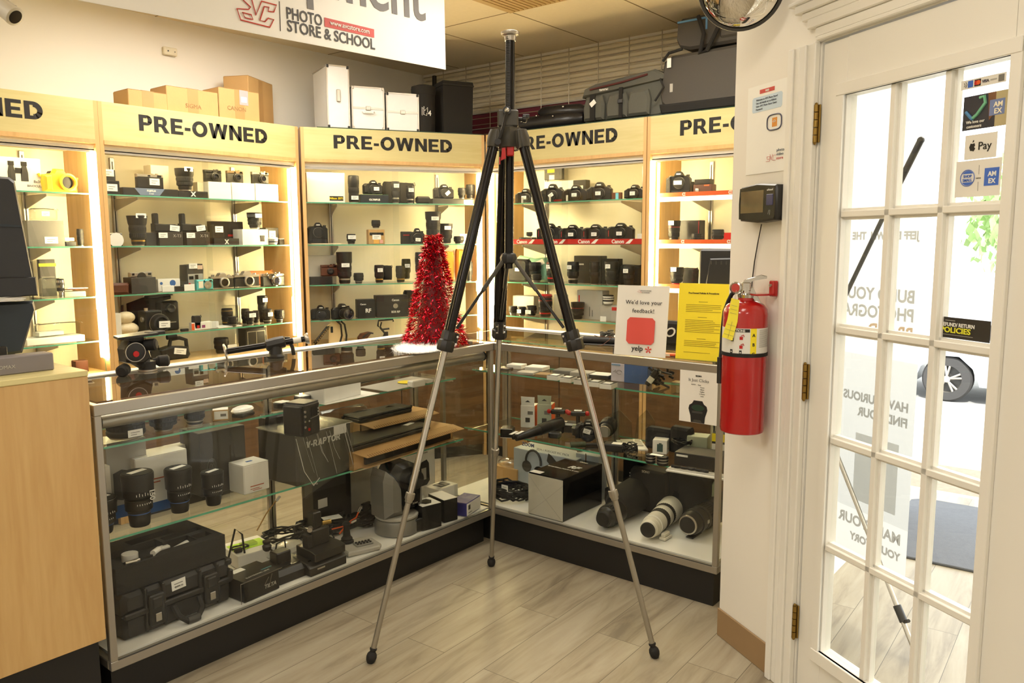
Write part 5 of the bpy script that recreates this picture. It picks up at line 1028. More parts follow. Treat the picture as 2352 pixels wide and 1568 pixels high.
gfb = mat('gloss_fabric', (26, 26, 30), .32, bump=1.0, scale=14, bscale=24)
part(t, 'body', MB(gfb).lathe([(.03, -.40), (.045, -.38), (.05, -.1), (.055, .1), (.05, .22), (.03, .25), (.001, .255)], gfb, 18, (0, 0, .045), (1, 0, 0)))
part(t, 'upper_bag', MB(gfb).lathe([(.012, -.12), (.035, -.08), (.042, .05), (.04, .2), (.015, .25)], gfb, 14, (.02, 0, .105), (1, 0, -.06)))
part(t, 'buckle', MB(chr_).ball((-.08, -.05, .085), .007).ball((.12, -.045, .12), .008).ball((-.2, -.05, .06), .006).ball((.05, -.055, .07), .006))
a0, a1 = RT(1345, 270, 4.12), RT(1533, 260, 4.12)
wb = abs(a1.y-a0.y); t = thing('camera_bag', 'grey shoulder camera bag with front pockets on the right wall cabinets', 'bag', (4.10, (a0.y+a1.y)/2, GT+.006), -90)
a = wb/2
part(t, 'body', MB(gfab).prism([(-a, .01), (-a, .17), (-a*.85, .2), (a*.7, .235), (a, .2), (a*.98, .01), (a*.9, 0), (-a*.95, 0)], 0, .24, gfab, b=.02))
part(t, 'lid', MB(gfab).prism([(-a*1.03, .155), (-a*.98, .2), (-a*.7, .225), (a*.75, .26), (a*.98, .225), (a*.98, .20), (0, .175)], -.015, .25, gfab, b=.012))
pk = [part(t, 'pocket', MB(gfab).prism([(x-.07, .015), (x-.075, .09), (x-.055, .15), (x+.055, .155), (x+.072, .1), (x+.066, .015)], -.035, .01, gfab, b=.014)) for x in (-a*.68, -a*.1, a*.42)]
part(t, 'strap', MB(fab).box(-a*.74, -a*.62, -.043, -.03, .01, .16).box(-a*.02, a*.06, -.043, -.03, .01, .18).tube([(a*.9, -.02, .2), (a*1.0, -.03, .15), (a*.82, -.035, .08)], .006)); part(t, 'buckle', MB(blk).box(-a*.04, a*.08, -.05, -.04, .09, .115, b=.003))
txt(t, 'tamrac', .022, wink, (-a*.45, -.018, .18), bold=.0005)
o_ = part(t, 'white_tag', MB(tagm).box(-.02, .02, -.046, -.044, -.014, .014)); o_.location = (-a*.66, 0, .11); o_.rotation_euler = (0, math.radians(-35), 0)
part(t, 'piping', MB(mat('burgundy', (84, 36, 34), .7)).tube([(-a*.8, -.017, .195), (0, -.02, .212), (a*.6, -.017, .235)], .006))
t = thing('soft_case', 'large dark grey rectangular case standing on the right wall cabinets', 'case', (4.09, 1.675, GT+.008), -90)
part(t, 'shell', MB(mat('case_grey', (74, 70, 64), .7, bump=.4, scale=100)).prism([(-.56, .06), (-.57, .11), (-.545, .29), (-.50, .315), (.5, .335), (.55, .32), (.56, .05), (.5, .03), (-.53, .035)], 0, .22, None or MATS['case_grey'], b=.02)); part(t, 'base', MB(fab).prism([(-.55, .0), (-.565, .06), (.56, .06), (.56, 0)], -.01, .23, fab, b=.012)); part(t, 'name_plate', MB(lgry).box(-.50, -.482, -.002, 0, .12, .165)); part(t, 'white_tag', MB(tagm).box(-.515, -.49, -.012, -.01, .25, .30))
part(t, 'handle', MB(fab).tube([(-.54, -.01, .29), (-.50, -.02, .325), (-.42, -.02, .335)], .008))
t = thing('shoulder_bag', 'grey camera bag with blue piping lying on top of the large case, below the mirror', 'bag', (4.12, 1.78, GT+.008+.34), -90)
part(t, 'body', MB(MATS['case_grey']).prism([(-.36, .02), (-.38, .06), (-.375, .15), (-.35, .17), (.4, .17), (.4, .0), (-.3, .0)], 0, .2, MATS['case_grey'], b=.015)); part(t, 'blue_piping', MB(mat('piping_blue', (92, 140, 184), .6)).box(-.372, -.20, -.004, .0, .145, .155).box(-.205, -.195, -.004, .0, .09, .152).box(-.12, .3, -.004, .0, .158, .167)); part(t, 'pocket', MB(MATS['case_grey']).box(-.12, .12, -.012, .01, .03, .12, b=.01))
part(t, 'strap', MB(fab).tube([(-.24, -.02, .16), (-.2, -.03, .06), (-.22, -.03, -.04), (-.18, -.03, -.03), (-.12, -.03, .08)], .012))
# ================================================================== hanging banner
t = thing('hanging_banner', 'big white printed banner hanging from the ceiling over the glass counter', 'banner', (2.745, 2.6, 2.2), 0)
part(t, 'sheet', MB(mat('banner_white', (246, 244, 238), .45, var=.01)).add([(-2.4, 0, -.05), (0, 0, .025), (-.005, 0, .47), (-2.4, 0, .47)], [(0, 1, 2, 3)]).add([(-2.4, .003, -.05), (0, .003, .025), (-.005, .003, .47), (-2.4, .003, .47)], [(3, 2, 1, 0)]))
part(t, 'hanger', MB(alu).cyl((-2.4, .002, .475), (-.0, .002, .475), .008).cyl((-.2, .002, .475), (-.2, .002, .5), .003).cyl((-1.6, .002, .475), (-1.6, .002, .5), .003))
dk = mat('banner_ink', (62, 58, 56), .5, var=0); drk = mat('banner_dark_grey', (104, 100, 98), .45, var=0); rdk = mat('banner_red', (206, 74, 66), .5, var=0)
def bxz(px, py): p = Y(px, py, 2.6); return (p.x-2.745, p.z-2.2)
def btxt(str_, p, q, cap):
    x0, z0 = bxz(*p); x1, z1 = bxz(*q); L_ = math.hypot(x1-x0, z1-z0); o_ = txt(t, str_, cap/.7, dk, (x0, -.002, z0), al='LEFT', bold=.0009); o_.scale.x = L_/max(v.co.x for v in o_.data.vertices); o_.rotation_euler[1] = -math.atan2(z1-z0, x1-x0)
btxt('PHOTO', (657, 42), (740, 60), .041); btxt('STORE & SCHOOL', (659, 71), (861, 114), .041)
x0, z0 = bxz(745, 61); x1, z1 = bxz(859, 87); part(t, 'red_bar', MB(rdk).add([(x0, -.002, z0), (x1, -.002, z1), (x1, -.002, z1+.034), (x0, -.002, z0+.034)], [(0, 1, 2, 3)])); o_ = txt(t, 'www.avcstore.com', .026, wink, ((x0+x1)/2, -.0035, (z0+z1)/2+.011), bold=.0004); o_.rotation_euler[1] = -math.atan2(z1-z0, x1-x0)
x0, z0 = bxz(652, 70); part(t, 'divider_line', MB(dk).box(x0-.0165, x0-.0145, -.002, 0, z0-.005, z0+.10))
lo = [(540, -8), (566, 40), (548, 44), (558, 62), (618, 76)]
def poly(pts, r=.0022, m=rdk, cl=True): return MB(m).tube([(bxz(a, b)[0], -.003, bxz(a, b)[1]) for a, b in pts], r, m, 6, closed=cl)
lg = part(t, 'logo_outline', poly([(536, -20), (575, 17), (570, 22), (543, 20), (552, 46), (619, 63), (628, 45), (615, 42), (608, 50), (596, 47), (606, 15), (617, 17), (615, 26), (628, 28), (634, 12), (600, 3), (587, 35), (572, -20)]))
part(t, 'logo_inner', poly([(556, 29), (576, 34), (580, 45), (562, 41)]))
o_ = txt(t, 'Equipment', .25, drk, (bxz(976, 44)[0]-.0, -.002, bxz(970, 40)[1]-.010), al='RIGHT', bold=.004); o_.rotation_euler[1] = math.radians(-2)
# ================================================================== on the left counter
CT = HT+.007
# red tinsel tree
tin = mat('red_tinsel', (206, 16, 40), .14, .8, var=.3, scale=40)
tloc = Z(1003, 788, CT); tloc = Vector((tloc.x+.02, tloc.y+.03, CT))
t = thing('tinsel_tree', 'small red tinsel Christmas tree on the glass counter behind the tripod', 'Christmas tree', tloc)
kk = K(tloc); Ht = 245*kk; Rb = 66*kk
part(t, 'cone', MB(mat('deep_red', (120, 8, 20), .4)).cyl((0, 0, 0), (0, 0, Ht*.97), Rb*.72, MATS['deep_red'], 20, r1=.018))
fl = MB(tin); rnd = random.Random(3)
for i in range(4600):
    h_ = rnd.random()**1.25; a = rnd.random()*2*PI; R_ = Rb*.84*(1-h_)+.018; fz = h_*Ht
    p0 = Vector((R_*math.cos(a), R_*math.sin(a), fz)); out_ = Vector((math.cos(a), math.sin(a), rnd.uniform(-.9, .3))).normalized()
    L_ = rnd.uniform(.018, .034)*(1.25 if h_ < .12 else 1); tw = Vector((-math.sin(a), math.cos(a), 0))*rnd.uniform(-.8, .8)+Vector((0, 0, rnd.uniform(-.5, .5)))
    p1 = p0+out_*L_*.6; p2 = p0+(out_+tw*.8).normalized()*L_
    s = Vector((-math.sin(a), math.cos(a), rnd.uniform(-1, 1))).normalized()*.0019
    fl.add([p0-s, p0+s, p1+s*1.2, p1-s*1.2, p2+s*.3, p2-s*.3], [(0, 1, 2, 3), (3, 2, 4, 5)])
part(t, 'tinsel', fl, kind='stuff')
sn = MB(mat('white_fur', (250, 250, 248), .8)); rnd = random.Random(5)
sp = Z(975, 797, CT)
for i in range(4200):
    a = rnd.random()*2*PI; r_ = rnd.random()**.6; p0 = Vector((.23*r_*math.cos(a), .13*r_*math.sin(a), .001)); d_ = Vector((rnd.uniform(-1, 1), rnd.uniform(-1, 1), rnd.uniform(.1, .8))).normalized()*rnd.uniform(.012, .026)
    s = Vector((-d_.y, d_.x, 0)).normalized()*.0009; sn.add([p0-s, p0+s, p0+d_], [(0, 1, 2)])
sn.prism([(.21*math.cos(i*PI/12), .115*math.sin(i*PI/12)) for i in range(24)], 0, .004, ax='Z')
o_ = solo('snow_mat', 'fluffy white artificial snow mat on the counter in front of the tinsel tree', 'snow mat', sn, (sp.x-.0, sp.y+.0, CT+.0005), 30); 
# video head
hl = Z(318, 856, CT); k_ = K(hl)
t = thing('pan_head', 'black three way camera head with a red badge, on the long glass counter', 'camera head', hl, 8)
s_ = k_*1.0
part(t, 'base', MB(blk).cyl((.05, .02, .0), (.05, .02, .035), .030).cyl((.05, .02, 0), (.05, .02, .006), .034, sil)); 
part(t, 'body', MB(blk).prism([(-.045, .045), (-.05, .09), (-.03, .118), (.03, .112), (.045, .085), (.055, .05), (.02, .03), (-.02, .035)], -.01, .05, blk, b=.01).tube([(0, .02, .05), (.03, .02, .03), (.05, .02, .03)], .022))
d = part(t, 'dial', MB(blk).lathe([(.034, 0), (.036, .006), (.034, .016), (.028, .018), (.0005, .016)], blk, 32, (-.02, -.01, .080), (-.25, -1, 0)).lathe([(.0325, .0165), (.0345, .0165), (.0345, .019), (.0325, .019)], sil, 32, (-.02, -.01, .080), (-.25, -1, 0), cap=False))
part(d, 'badge', MB(redm).lathe([(.011, .0), (.010, .002), (.0005, .002)], redm, 16, (-.0225, -.0275, .073), (-.25, -1, 0)), 'round red badge')
part(t, 'knob', MB(rub).lathe([(.012, 0), (.014, .01), (.021, .02), (.022, .05), (.015, .056), (.001, .057)], rub, 14, (-.03, .02, .022), (-.8, -.6, -.12)))
part(t, 'knob', MB(rub).lathe([(.012, 0), (.014, .01), (.021, .02), (.022, .05), (.015, .056), (.001, .057)], rub, 14, (.075, .02, .030), (.9, -.45, .0)))
part(t, 'knob', MB(rub).lathe([(.014, 0), (.021, .006), (.022, .04), (.015, .046), (.001, .047)], rub, 14, (.028, -.0, .098), (.6, -.8, .05)))
part(t, 'plate', MB(blk).add([(-.075, -.01, .128), (.055, -.05, .134), (.075, .03, .138), (-.055, .05, .13), (-.075, -.01, .136), (.055, -.05, .143), (.075, .03, .147), (-.055, .05, .138)], [(0, 3, 2, 1), (4, 5, 6, 7), (0, 1, 5, 4), (1, 2, 6, 5), (2, 3, 7, 6), (3, 0, 4, 7)]).box(-.03, .03, 0, .03, .11, .132).box(.03, .10, -.03, .0, .132, .146, b=.003))
# side arm
al = Z(633, 822, CT); t = thing('support_arm', 'black support arm with round silver ends and a clamp, lying across the glass counter', 'support arm', al)
e0 = hit(520, 822, (math.cos(YAW), math.sin(YAW), 0), (al.x*math.cos(YAW)+al.y*math.sin(YAW))-.05)-al; e1 = hit(706, 777, (math.cos(YAW), math.sin(YAW), 0), (al.x*math.cos(YAW)+al.y*math.sin(YAW))+.05)-al
ad = (e1-e0).normalized()
e0.z = max(e0.z, .034)
part(t, 'bar', MB(anod).cyl(e0, e1, .0125, anod, 20)); part(t, 'end_disc', MB(sil).lathe([(.020, -.004), (.032, 0), (.032, .006), (.02, .0065), (.018, .005), (.006, .005), (.006, .002), (.0005, .002)], sil, 32, e0, -ad)); part(t, 'end_disc', MB(sil).lathe([(.014, -.012), (.018, -.01), (.024, 0), (.024, .005), (.0005, .005)], sil, 32, e1, ad))
cc = e0.lerp(e1, .6)
part(t, 'clamp', MB(blk).lathe([(.016, -.04), (.024, -.035), (.026, .0), (.024, .035), (.016, .04)], blk, 8, cc, ad).lathe([(.034, 0), (.036, .008), (.028, .016), (.024, cc.z-.01)], blk, 24, (cc.x, cc.y, .0)))
part(t, 'lock_lever', MB(blk).tube([cc+Vector((.02, 0, .02)), cc+Vector((.05, -.02, .018)), cc+Vector((.06, -.03, -.02)), cc+Vector((.065, -.03, -.05))], .008)); part(t, 'white_sticker', MB(wht).cyl(e0.lerp(e1, .82), e0.lerp(e1, .92), .0128, wht, 20))
# ================================================================== on the right counter
b0, b1 = Z(1410, 813, CT), Z(1528, 822, CT)
def stand_sheet(b0, b1, H_, lean, m, nm, label, cat, bow=0):
    v = (b1-b0); w_ = v.length; an = math.degrees(math.atan2(v.y, v.x)); t = thing(nm, label, cat, ((b0.x+b1.x)/2, (b0.y+b1.y)/2, CT), an)
    part(t, 'sheet', MB(m).add([(-w_/2, 0, 0), (w_/2, 0, 0), (w_/2, lean, H_), (-w_/2, lean, H_), (-w_/2, .002, 0), (w_/2, .002, 0), (w_/2, lean+.002, H_), (-w_/2, lean+.002, H_)], [(0, 1, 2, 3), (7, 6, 5, 4), (0, 4, 5, 1), (1, 5, 6, 2), (2, 6, 7, 3), (3, 7, 4, 0)]))
    return t, w_, -math.degrees(math.atan2(lean, H_))
H1 = (813-660)*K(b0)*1.03
t, w_, la = stand_sheet(b0, b1, H1, .035, wht, 'counter_sign', 'white stand up feedback sign with a red square, on the right glass counter', 'sign')
la = 90+la
def ly(z): return .035*z/H1-.0008
txt(t, "We'd love your", .0235, bink, (.006, ly(H1*.72), H1*.735), rot=(la, 0, 0), sp=1.06); txt(t, 'feedback!', .0235, bink, (.006, ly(H1*.62), H1*.615), rot=(la, 0, 0), sp=1.06)
sqm = MB(mat('sign_red', (222, 84, 74), .5, var=0))
pz0, pz1 = H1*.17, H1*.55; hw = w_*.27
part(t, 'red_square', sqm.prism([(-hw, pz0+.012), (-hw+.012, pz0), (hw-.012, pz0), (hw, pz0+.012), (hw, pz1-.012), (hw-.012, pz1), (-hw+.012, pz1), (-hw, pz1-.012)], -.001, 0)).location = (.0, -.0022, 0)
bpy.data.objects[[o.name for o in t.children if o.name.startswith('red_square')][0]].rotation_euler = (math.radians(la-90), 0, 0)
txt(t, 'yelp', .030, bink, (-.010, ly(H1*.05), H1*.075), rot=(la, 0, 0), bold=.0003)
st = MB(mat('sign_red', (222, 84, 74), .5)); 
for i in range(5):
    a = PI/2+i*2*PI/5; st.at((.038+.008*math.cos(a), ly(H1*.1)-.0005, H1*.095+.008*math.sin(a)), ry=-math.degrees(a)+90); st.prism([(-.002, -.006), (.002, -.006), (.0035, .006), (-.0035, .006)], -.0005, 0)
part(t, 'star_mark', st)
lgp = MB(mat('faint_red', (226, 170, 160), .6, var=0)); lgp.tube([(-.012, 0, 0), (-.022, 0, .012), (-.03, 0, .004), (-.012, 0, .0)], .0008, lgp.m0, 4); 
o_ = part(t, 'small_logo', lgp); o_.location = (.006, ly(H1*.9)-.001, H1*.9)
txt(t, 'PHOTO STORE', .007, ink, (.012, ly(H1*.92), H1*.92), rot=(la, 0, 0)); txt(t, '& SCHOOL', .007, ink, (.012, ly(H1*.9), H1*.895), rot=(la, 0, 0))
b0, b1 = Z(1551, 824, CT), Z(1666, 833, CT); H2 = (828-658)*K(b0)*1.02
t, w_, la = stand_sheet(b0, b1, H2, .03, ylw, 'policy_sign', 'yellow policy sheet in a clear stand, next to the fire extinguisher', 'sign')
la = 90+la
def ly2(z): return .03*z/H2-.0008
yk = mat('yellow_ink', (140, 116, 20), .6, var=0)
txt(t, 'Pre-Owned Policies & Procedures', .0088, mat('dark_print', (70, 60, 16), .6, var=0), (0, ly2(H2*.86), H2*.865), rot=(la, 0, 0), bold=.0003)
ln = MB(yk); rnd = random.Random(2)
for z in [.76]+[.72-.022*i for i in range(5)]+[.56]+[.52-.022*i for i in range(8)]+[.28]+[.25-.022*i for i in range(4)]+[.10]:
    full = z not in (.76, .56, .28); a_ = -w_*.34 if full else -w_*.09; b_ = w_*(.36-.25*rnd.random()*(rnd.random() < .4)) if full else w_*.09
    y_ = ly2(H2*z); ln.box(a_, b_, y_-.0002, y_, H2*z, H2*z+.0016)
part(t, 'print_lines', ln); part(t, 'acrylic_stand', MB(clr).box(-w_/2-.003, w_/2+.003, -.004, -.003, 0, .004).box(-w_/2-.003, w_/2+.003, -.004, .06, 0, .003).box(-w_/2-.002, w_/2+.002, .002, .003, 0, .02))
rnd = random.Random(8)
cable('sign_cable', 'thin black cable trailing along the right counter in front of the yellow sheet', [Z(1540, 818, CT+.003), Z(1580, 822, CT+.003), Z(1612, 824, CT+.003), Z(1640, 822, CT+.003), Z(1662, 824, CT+.003)], .0018)
t = thing('till_monitor', 'black flat monitor seen from behind, standing on the right counter above the yellow sheet', 'monitor', (X(1643, 650, 3.22).x, X(1643, 650, 3.22).y, CT), -84)
hm = 0
part(t, 'housing', MB(mt_).box(-.075, .30, 0, .03, .19, .43, b=.008)); part(t, 'rear_cover', MB(mt_).prism([(-.045, .21), (-.02, .39), (.28, .40), (.28, .21)], -.025, .005, mt_, b=.006))
vm = MB(dgry)
for i in range(9): vm.box(-.015+i*.022, -.009+i*.022, -.0265, -.025, .365, .38)
part(t, 'vent', vm); part(t, 'neck', MB(mt_).box(.06, .14, -.01, .03, .02, .2, b=.004)); part(t, 'foot', MB(mt_).box(.0, .20, -.05, .10, 0, .02, b=.006))
t = solo('white_paper', 'folded white paper lying on the right counter behind the tripod leg', 'paper', MB(wht).add([(-.06, -.03, 0), (.05, -.035, .0), (.09, .03, .012), (-.03, .03, .004), (.06, .05, .03)], [(0, 1, 2, 3), (3, 2, 4)]).add([(-.08, -.01, .001), (-.02, -.04, .002), (.0, -.02, .01), (-.05, .01, .008)], [(0, 1, 2, 3)]), Z(1320, 788, CT+.002), 10)
t = thing('roll_bundle', 'black tube bundle tied with twine lying on the right counter, left of the feedback sign', 'roll', Z(1390, 792, CT), -72)
part(t, 'tube', MB(blk).cyl((-.10, 0, .02), (.22, .0, .02), .016)); part(t, 'tray', MB(dgry).box(-.11, .24, -.03, .06, 0, .006, b=.002)); part(t, 'twine', MB(brn).tube([(-.05+.012*i, .0+.012*math.sin(i*1.7), .037+.004*math.cos(i*2.1)) for i in range(22)], .0018).tube([(.02, .0, .04), (.03, -.03, .03), (.0, -.05, .006), (-.02, -.06, .003)], .0015))
coil('cable_pile', 'small pile of grey and brown cables behind the tube bundle on the right counter', Z(1395, 776, CT+.001), .035, .0035, 4, .03, dgry)
t = solo('sticker_roll', 'orange and white sticker sheet on the right counter beneath the two signs', 'stickers', MB(org).box(-.03, .03, -.015, .015, 0, .012, b=.002).box(-.02, .0, -.0155, .0155, .002, .0105, wht), Z(1541, 818, CT+.001), -80)
pouch('black bag with white lettering behind the two signs on the right counter', XP(1540, 3.20, CT), -84, .16, .06, .11, group=None)
o_ = [o for o in bpy.data.objects if o.get('label', '').startswith('black bag with white lettering')][0]; txt(o_, 'NO', .06, wink, (-.03, -.002, .04), shear=.3, bold=.001)
# ================================================================== goods in the left counter
CL = 'goods in the long glass counter'
def L3(px, py, z, dx=0, dy=0, ymax=2.86):
    y = max(2.425, min(ymax, Z(px, py, z).y+dy)); p = YP(px, y, z); return Vector((p.x+dx, y, z))
z = DK-.001
# hard case lying on its back edge, foam tray on top
c0, c1 = L3(268, 1482, DK), L3(530, 1384, DK)
an = 1.5; w_ = (c1-c0).length
hc = mat('case_black', (36, 34, 31), .45, bump=.25, scale=90)
t = thing('hard_case', 'large black hard case with handle and price tag, left counter deck', 'hard case', ((c0.x+c1.x)/2+.022, 2.484, DK), an)
a = w_/2*.985; Hh = .150; Dd = .26
part(t, 'lower_shell', MB(hc).prism([(-a, .012), (-a, Hh*.52), (a, Hh*.52), (a, .012), (a*.96, 0), (-a*.96, 0)], 0, Dd, hc, b=.014))
part(t, 'lid', MB(hc).prism([(-a, Hh*.54), (-a, Hh*.9), (-a*.95, Hh), (a*.95, Hh), (a, Hh*.9), (a, Hh*.54)], 0, Dd, hc, b=.016))
rbm = MB(hc)
for x in (-.62, -.30, .38, .72): rbm.box(a*x-.006, a*x+.006, -.008, Dd*.9, .008, Hh+.004, b=.003)
part(t, 'rib', rbm)
for x in (-.46, .55):
    l_ = part(t, 'latch', MB(hc).box(a*x-.026, a*x+.026, -.020, .002, Hh*.16, Hh*.86, b=.004).box(a*x-.018, a*x+.018, -.024, -.015, Hh*.55, Hh*.80, b=.004))
    part(l_, 'latch_plate', MB(sil).box(a*x-.010, a*x+.010, -.0245, -.021, Hh*.26, Hh*.44, b=.001), 'small silver plate')
part(t, 'handle', MB(rub).tube([(-a*.16, -.010, Hh*.42), (-a*.14, -.035, Hh*.22), (-a*.02, -.045, Hh*.08), (a*.18, -.045, Hh*.08), (a*.30, -.035, Hh*.22), (a*.32, -.010, Hh*.42)], .010, rub, 10))
part(t, 'handle_grip', MB(dgry).cyl((-a*.02, -.045, Hh*.08), (a*.2, -.045, Hh*.08), .0125, dgry, 14, ), 'ribbed grey grip')
part(t, 'padlock_hole', MB(sil).cyl((-a*.84, -.004, Hh*.54), (-a*.84, -.001, Hh*.54), .006).cyl((a*.9, -.004, Hh*.54), (a*.9, -.001, Hh*.54), .006))
part(t, 'front_rim', MB(hc).box(-a, a, -.010, .004, Hh*.47, Hh*.60, b=.004)); part(t, 'hinge_corner', MB(hc).box(a*.94, a*1.02, -.012, .03, Hh*.5, Hh*.78, b=.005).box(a*.92, a*1.04, .0, .05, Hh*.86, Hh*1.02, b=.005))
addtag(t, -a*.02, -.002, Hh*.86, .05, .034, -3); txt(t, '$499.99', .009, ink, (-a*.02, -.0045, Hh*.80))
fm = mat('foam', (42, 40, 37), .95, bump=1.2, scale=160, bscale=500)
t = thing('foam_tray', 'thick dark foam tray with metal parts, lying on the black hard case', 'foam tray', ((c0.x+c1.x)/2+.015, 2.50, DK+Hh+.005), an)
fb_ = MB(fm); A = a*1.0; D2 = .25; h0, h1 = .0, .085
cut = [(-.80, .10, .04, .155), (.10, .56, .035, .10), (-.30, .52, .165, .215), (.18, .90, .115, .15), (.58, .88, .04, .085), (-.8, -.25, .012, .03)]
xs = sorted({-1, 1}|{c[0] for c in cut}|{c[1] for c in cut}); ys = sorted({0, D2}|{c[2] for c in cut}|{c[3] for c in cut})
for i in range(len(xs)-1):
    for j in range(len(ys)-1):
        mx_, my_ = (xs[i]+xs[i+1])/2, (ys[j]+ys[j+1])/2
        inn = any(c[0] < mx_ < c[1] and c[2] < my_ < c[3] for c in cut)
        fb_.box(xs[i]*A, xs[i+1]*A, ys[j], ys[j+1], 0, .045 if inn else h1)
part(t, 'foam_block', fb_); part(t, 'foam_layer', MB(fm).prism([(-A*1.005, .0), (-A*1.005, D2), (A*1.005, D2), (A*1.005, 0)], .026, .03, fm, ax='Z').prism([(-A*1.005, -.0), (-A*1.005, D2), (A*1.005, D2), (A*1.005, 0)], .058, .061, fm, ax='Z'))
mp_ = part(t, 'metal_rod', MB(sil).cyl((-A*.76, .06, .058), (-A*.35, .075, .058), .010).cyl((-A*.35, .075, .058), (-A*.2, .07, .06), .007).tube([(-A*.2, .07, .06), (-A*.1, .085, .066), (-A*.02, .07, .06)], .007, sil).cyl((-A*.5, .1, .05), (-A*.5, .1, .085), .026, wht))
part(t, 'metal_arm', MB(wht).cyl((.12*A, .06, .06), (.5*A, .08, .065), .011).box(.02*A, .2*A, .085, .11, .05, .075, b=.004).cyl((-A*.2, .18, .055), (A*.46, .19, .062), .010, wht).cyl((A*.2, .13, .055), (A*.7, .135, .062), .006, sil)); part(t, 'silver_clip', MB(sil).cyl((-A*.78, .02, .088), (-A*.6, .012, .088), .006).box(-A*.62, -A*.55, .008, .02, .084, .094, b=.002).cyl((-A*.28, .03, .088), (-A*.12, .05, .088), .010, wht))
def pbox(label, p0, p1, d_, h_, z_, m=None, **kw):       # box whose front bottom edge runs p0 -> p1 (pixels) at height z_
    a0, a1 = L3(p0[0], p0[1], z_), L3(p1[0], p1[1], z_); v = a1-a0
    return carton(label, (a0+a1)/2, math.degrees(math.atan2(v.y, v.x)), v.length, d_, h_, m, **kw)
t = pbox('black box with torn edges and a white sticker, right of the hard case', (562, 1388), (642, 1350), .13, .075, DK, blk, group=CL, printmb=MB(mat('worn_edge', (112, 104, 90), .7)).box(-.09, .09, -.0012, 0, .073, .0755).box(-.0905, -.089, -.0012, 0, 0, .075).tube([(.03, -.001, .06), (.01, -.001, .035), (.03, -.001, .02), (.045, -.001, .068)], .001))
txt(t, 'TILTA', .020, lgry, (.035, -.0014, .022), shear=.25, bold=.0003)
part(t, 'sticker', MB(tagm).box(-.05, .0, .09, .12, .0765, .0772)); txt(t, 'ELECTRONIC LENS', .012, lgry, (.0, .018, .0775), rot=(0, 0, 0)); part(t, 'top_stripe', MB(mat('cyan_print', (70, 130, 136), .5)).box(.03, .075, .038, .044, .0765, .0772))
t = pbox('white open box with a green note and cables on it, behind the torn black box', (548, 1310), (636, 1284), .17, .055, DK, wht, group=CL)
part(t, 'green_note', MB(mat('neon_green', (190, 236, 40), .5)).box(-.07, .07, .05, .13, .0565, .0575)); part(t, 'cable', MB(rub).tube([(-.04+.035*math.cos(i*.5), .07+.02*math.sin(i*.5), .062+.002*(i % 3)) for i in range(26)], .003).box(-.075, -.045, .03, .05, .057, .075, b=.003)); part(t, 'glass_lid', MB(clr).box(-.03, .03, .06, .10, .060, .07))
def charger(label, p0, p1, z_=DK):
    a0, a1 = L3(p0[0], p0[1], z_), L3(p1[0], p1[1], z_); v = a1-a0; w_ = v.length; t = thing('battery_charger', label, 'battery charger', (a0+a1)/2, math.degrees(math.atan2(v.y, v.x)), 'battery chargers on the counter deck'); a = w_/2
    part(t, 'base', MB(blk).prism([(0, 0), (0, .03), (.02, .046), (.10, .055), (.13, .05), (.13, 0)], -a, a, blk, b=.004, ax='X')); part(t, 'slot', MB(gblk).box(-a*.8, a*.8, .03, .035, .046, .050)); return t, a
t, a = charger('black battery charger with a square adaptor on it, right of the torn black box', (640, 1345), (714, 1316))
part(t, 'adaptor', MB(blk).box(-.035, .03, .06, .11, .05, .095, b=.004)); part(t, 'battery_knob', MB(blk).lathe([(.010, 0), (.016, .006), (.018, .02), (.012, .028), (.016, .034), (.016, .04), (.0005, .042)], blk, 16, (-.03, .13, .09))); part(t, 'cable', MB(rub).tube([(.0, .13, .05), (.02, .14, .1), (.05, .13, .11), (.06, .14, .07), (.03, .15, .05), (-.01, .15, .09)], .0035)); part(t, 'side_cable', MB(rub).tube([(-a, .06, .03), (-a-.02, .05, .06), (-a-.03, .08, .05), (-a-.01, .1, .02)], .004))
t, a = charger('taller double battery charger with an upright battery, in the middle of the counter deck', (712, 1326), (797, 1298))
part(t, 'dock', MB(blk).prism([(0, .05), (0, .08), (.03, .088), (.12, .09), (.12, .05)], -a*.7, a*.95, blk, b=.003, ax='X')); part(t, 'battery', MB(blk).box(-.035, .05, .05, .11, .088, .155, b=.005).box(-.02, .02, .06, .10, .155, .22, b=.004)); part(t, 'connector', MB(mat('brass', (150, 122, 62), .35, .9)).cyl((-.035, .06, .165), (-.05, .045, .165), .010, sil).cyl((.02, .06, .17), (.055, .05, .17), .009, MATS['brass'])); part(t, 'cable', MB(rub).tube([(.05, .12, .1), (.09, .12, .12), (.1, .09, .08), (.07, .09, .04), (.1, .1, .02)], .0035)); part(t, 'bracket', MB(rub).box(-.055, -.035, .05, .09, .088, .14, b=.003)); part(t, 'contact_strip', MB(sil).box(-a*.6, -a*.2, -.0007, 0, .018, .024))
a0, a1 = L3(796, 1290, DK), L3(884, 1262, DK)
t = thing('remote_controller', 'light grey desktop controller with joystick and ten round buttons, on the counter deck', 'controller', (a0+a1)/2+Vector((0, .01, 0)), -17, None)
part(t, 'body', MB(lgry).prism([(-.07, .0), (-.075, .05), (-.05, .13), (.04, .135), (.08, .10), (.085, .02), (.07, 0)], 0, .022, lgry, b=.006, ax='Z')); part(t, 'button_pad', MB(mgry).box(-.02, .055, .03, .075, .022, .028, b=.002))
bt_ = MB(rub)
for i in range(5):
    for j in range(2): bt_.cyl((-.01+i*.014, .043+j*.018, .028), (-.01+i*.014, .043+j*.018, .033), .0045, rub, 10)
part(t, 'button', bt_); part(t, 'joystick', MB(rub).lathe([(.03, .02), (.028, .03), (.022, .034), (.024, .04), (.016, .05), (.012, .09), (.017, .1), (.012, .11), (.0005, .112)], rub, 20, (-.03, .11, 0)))
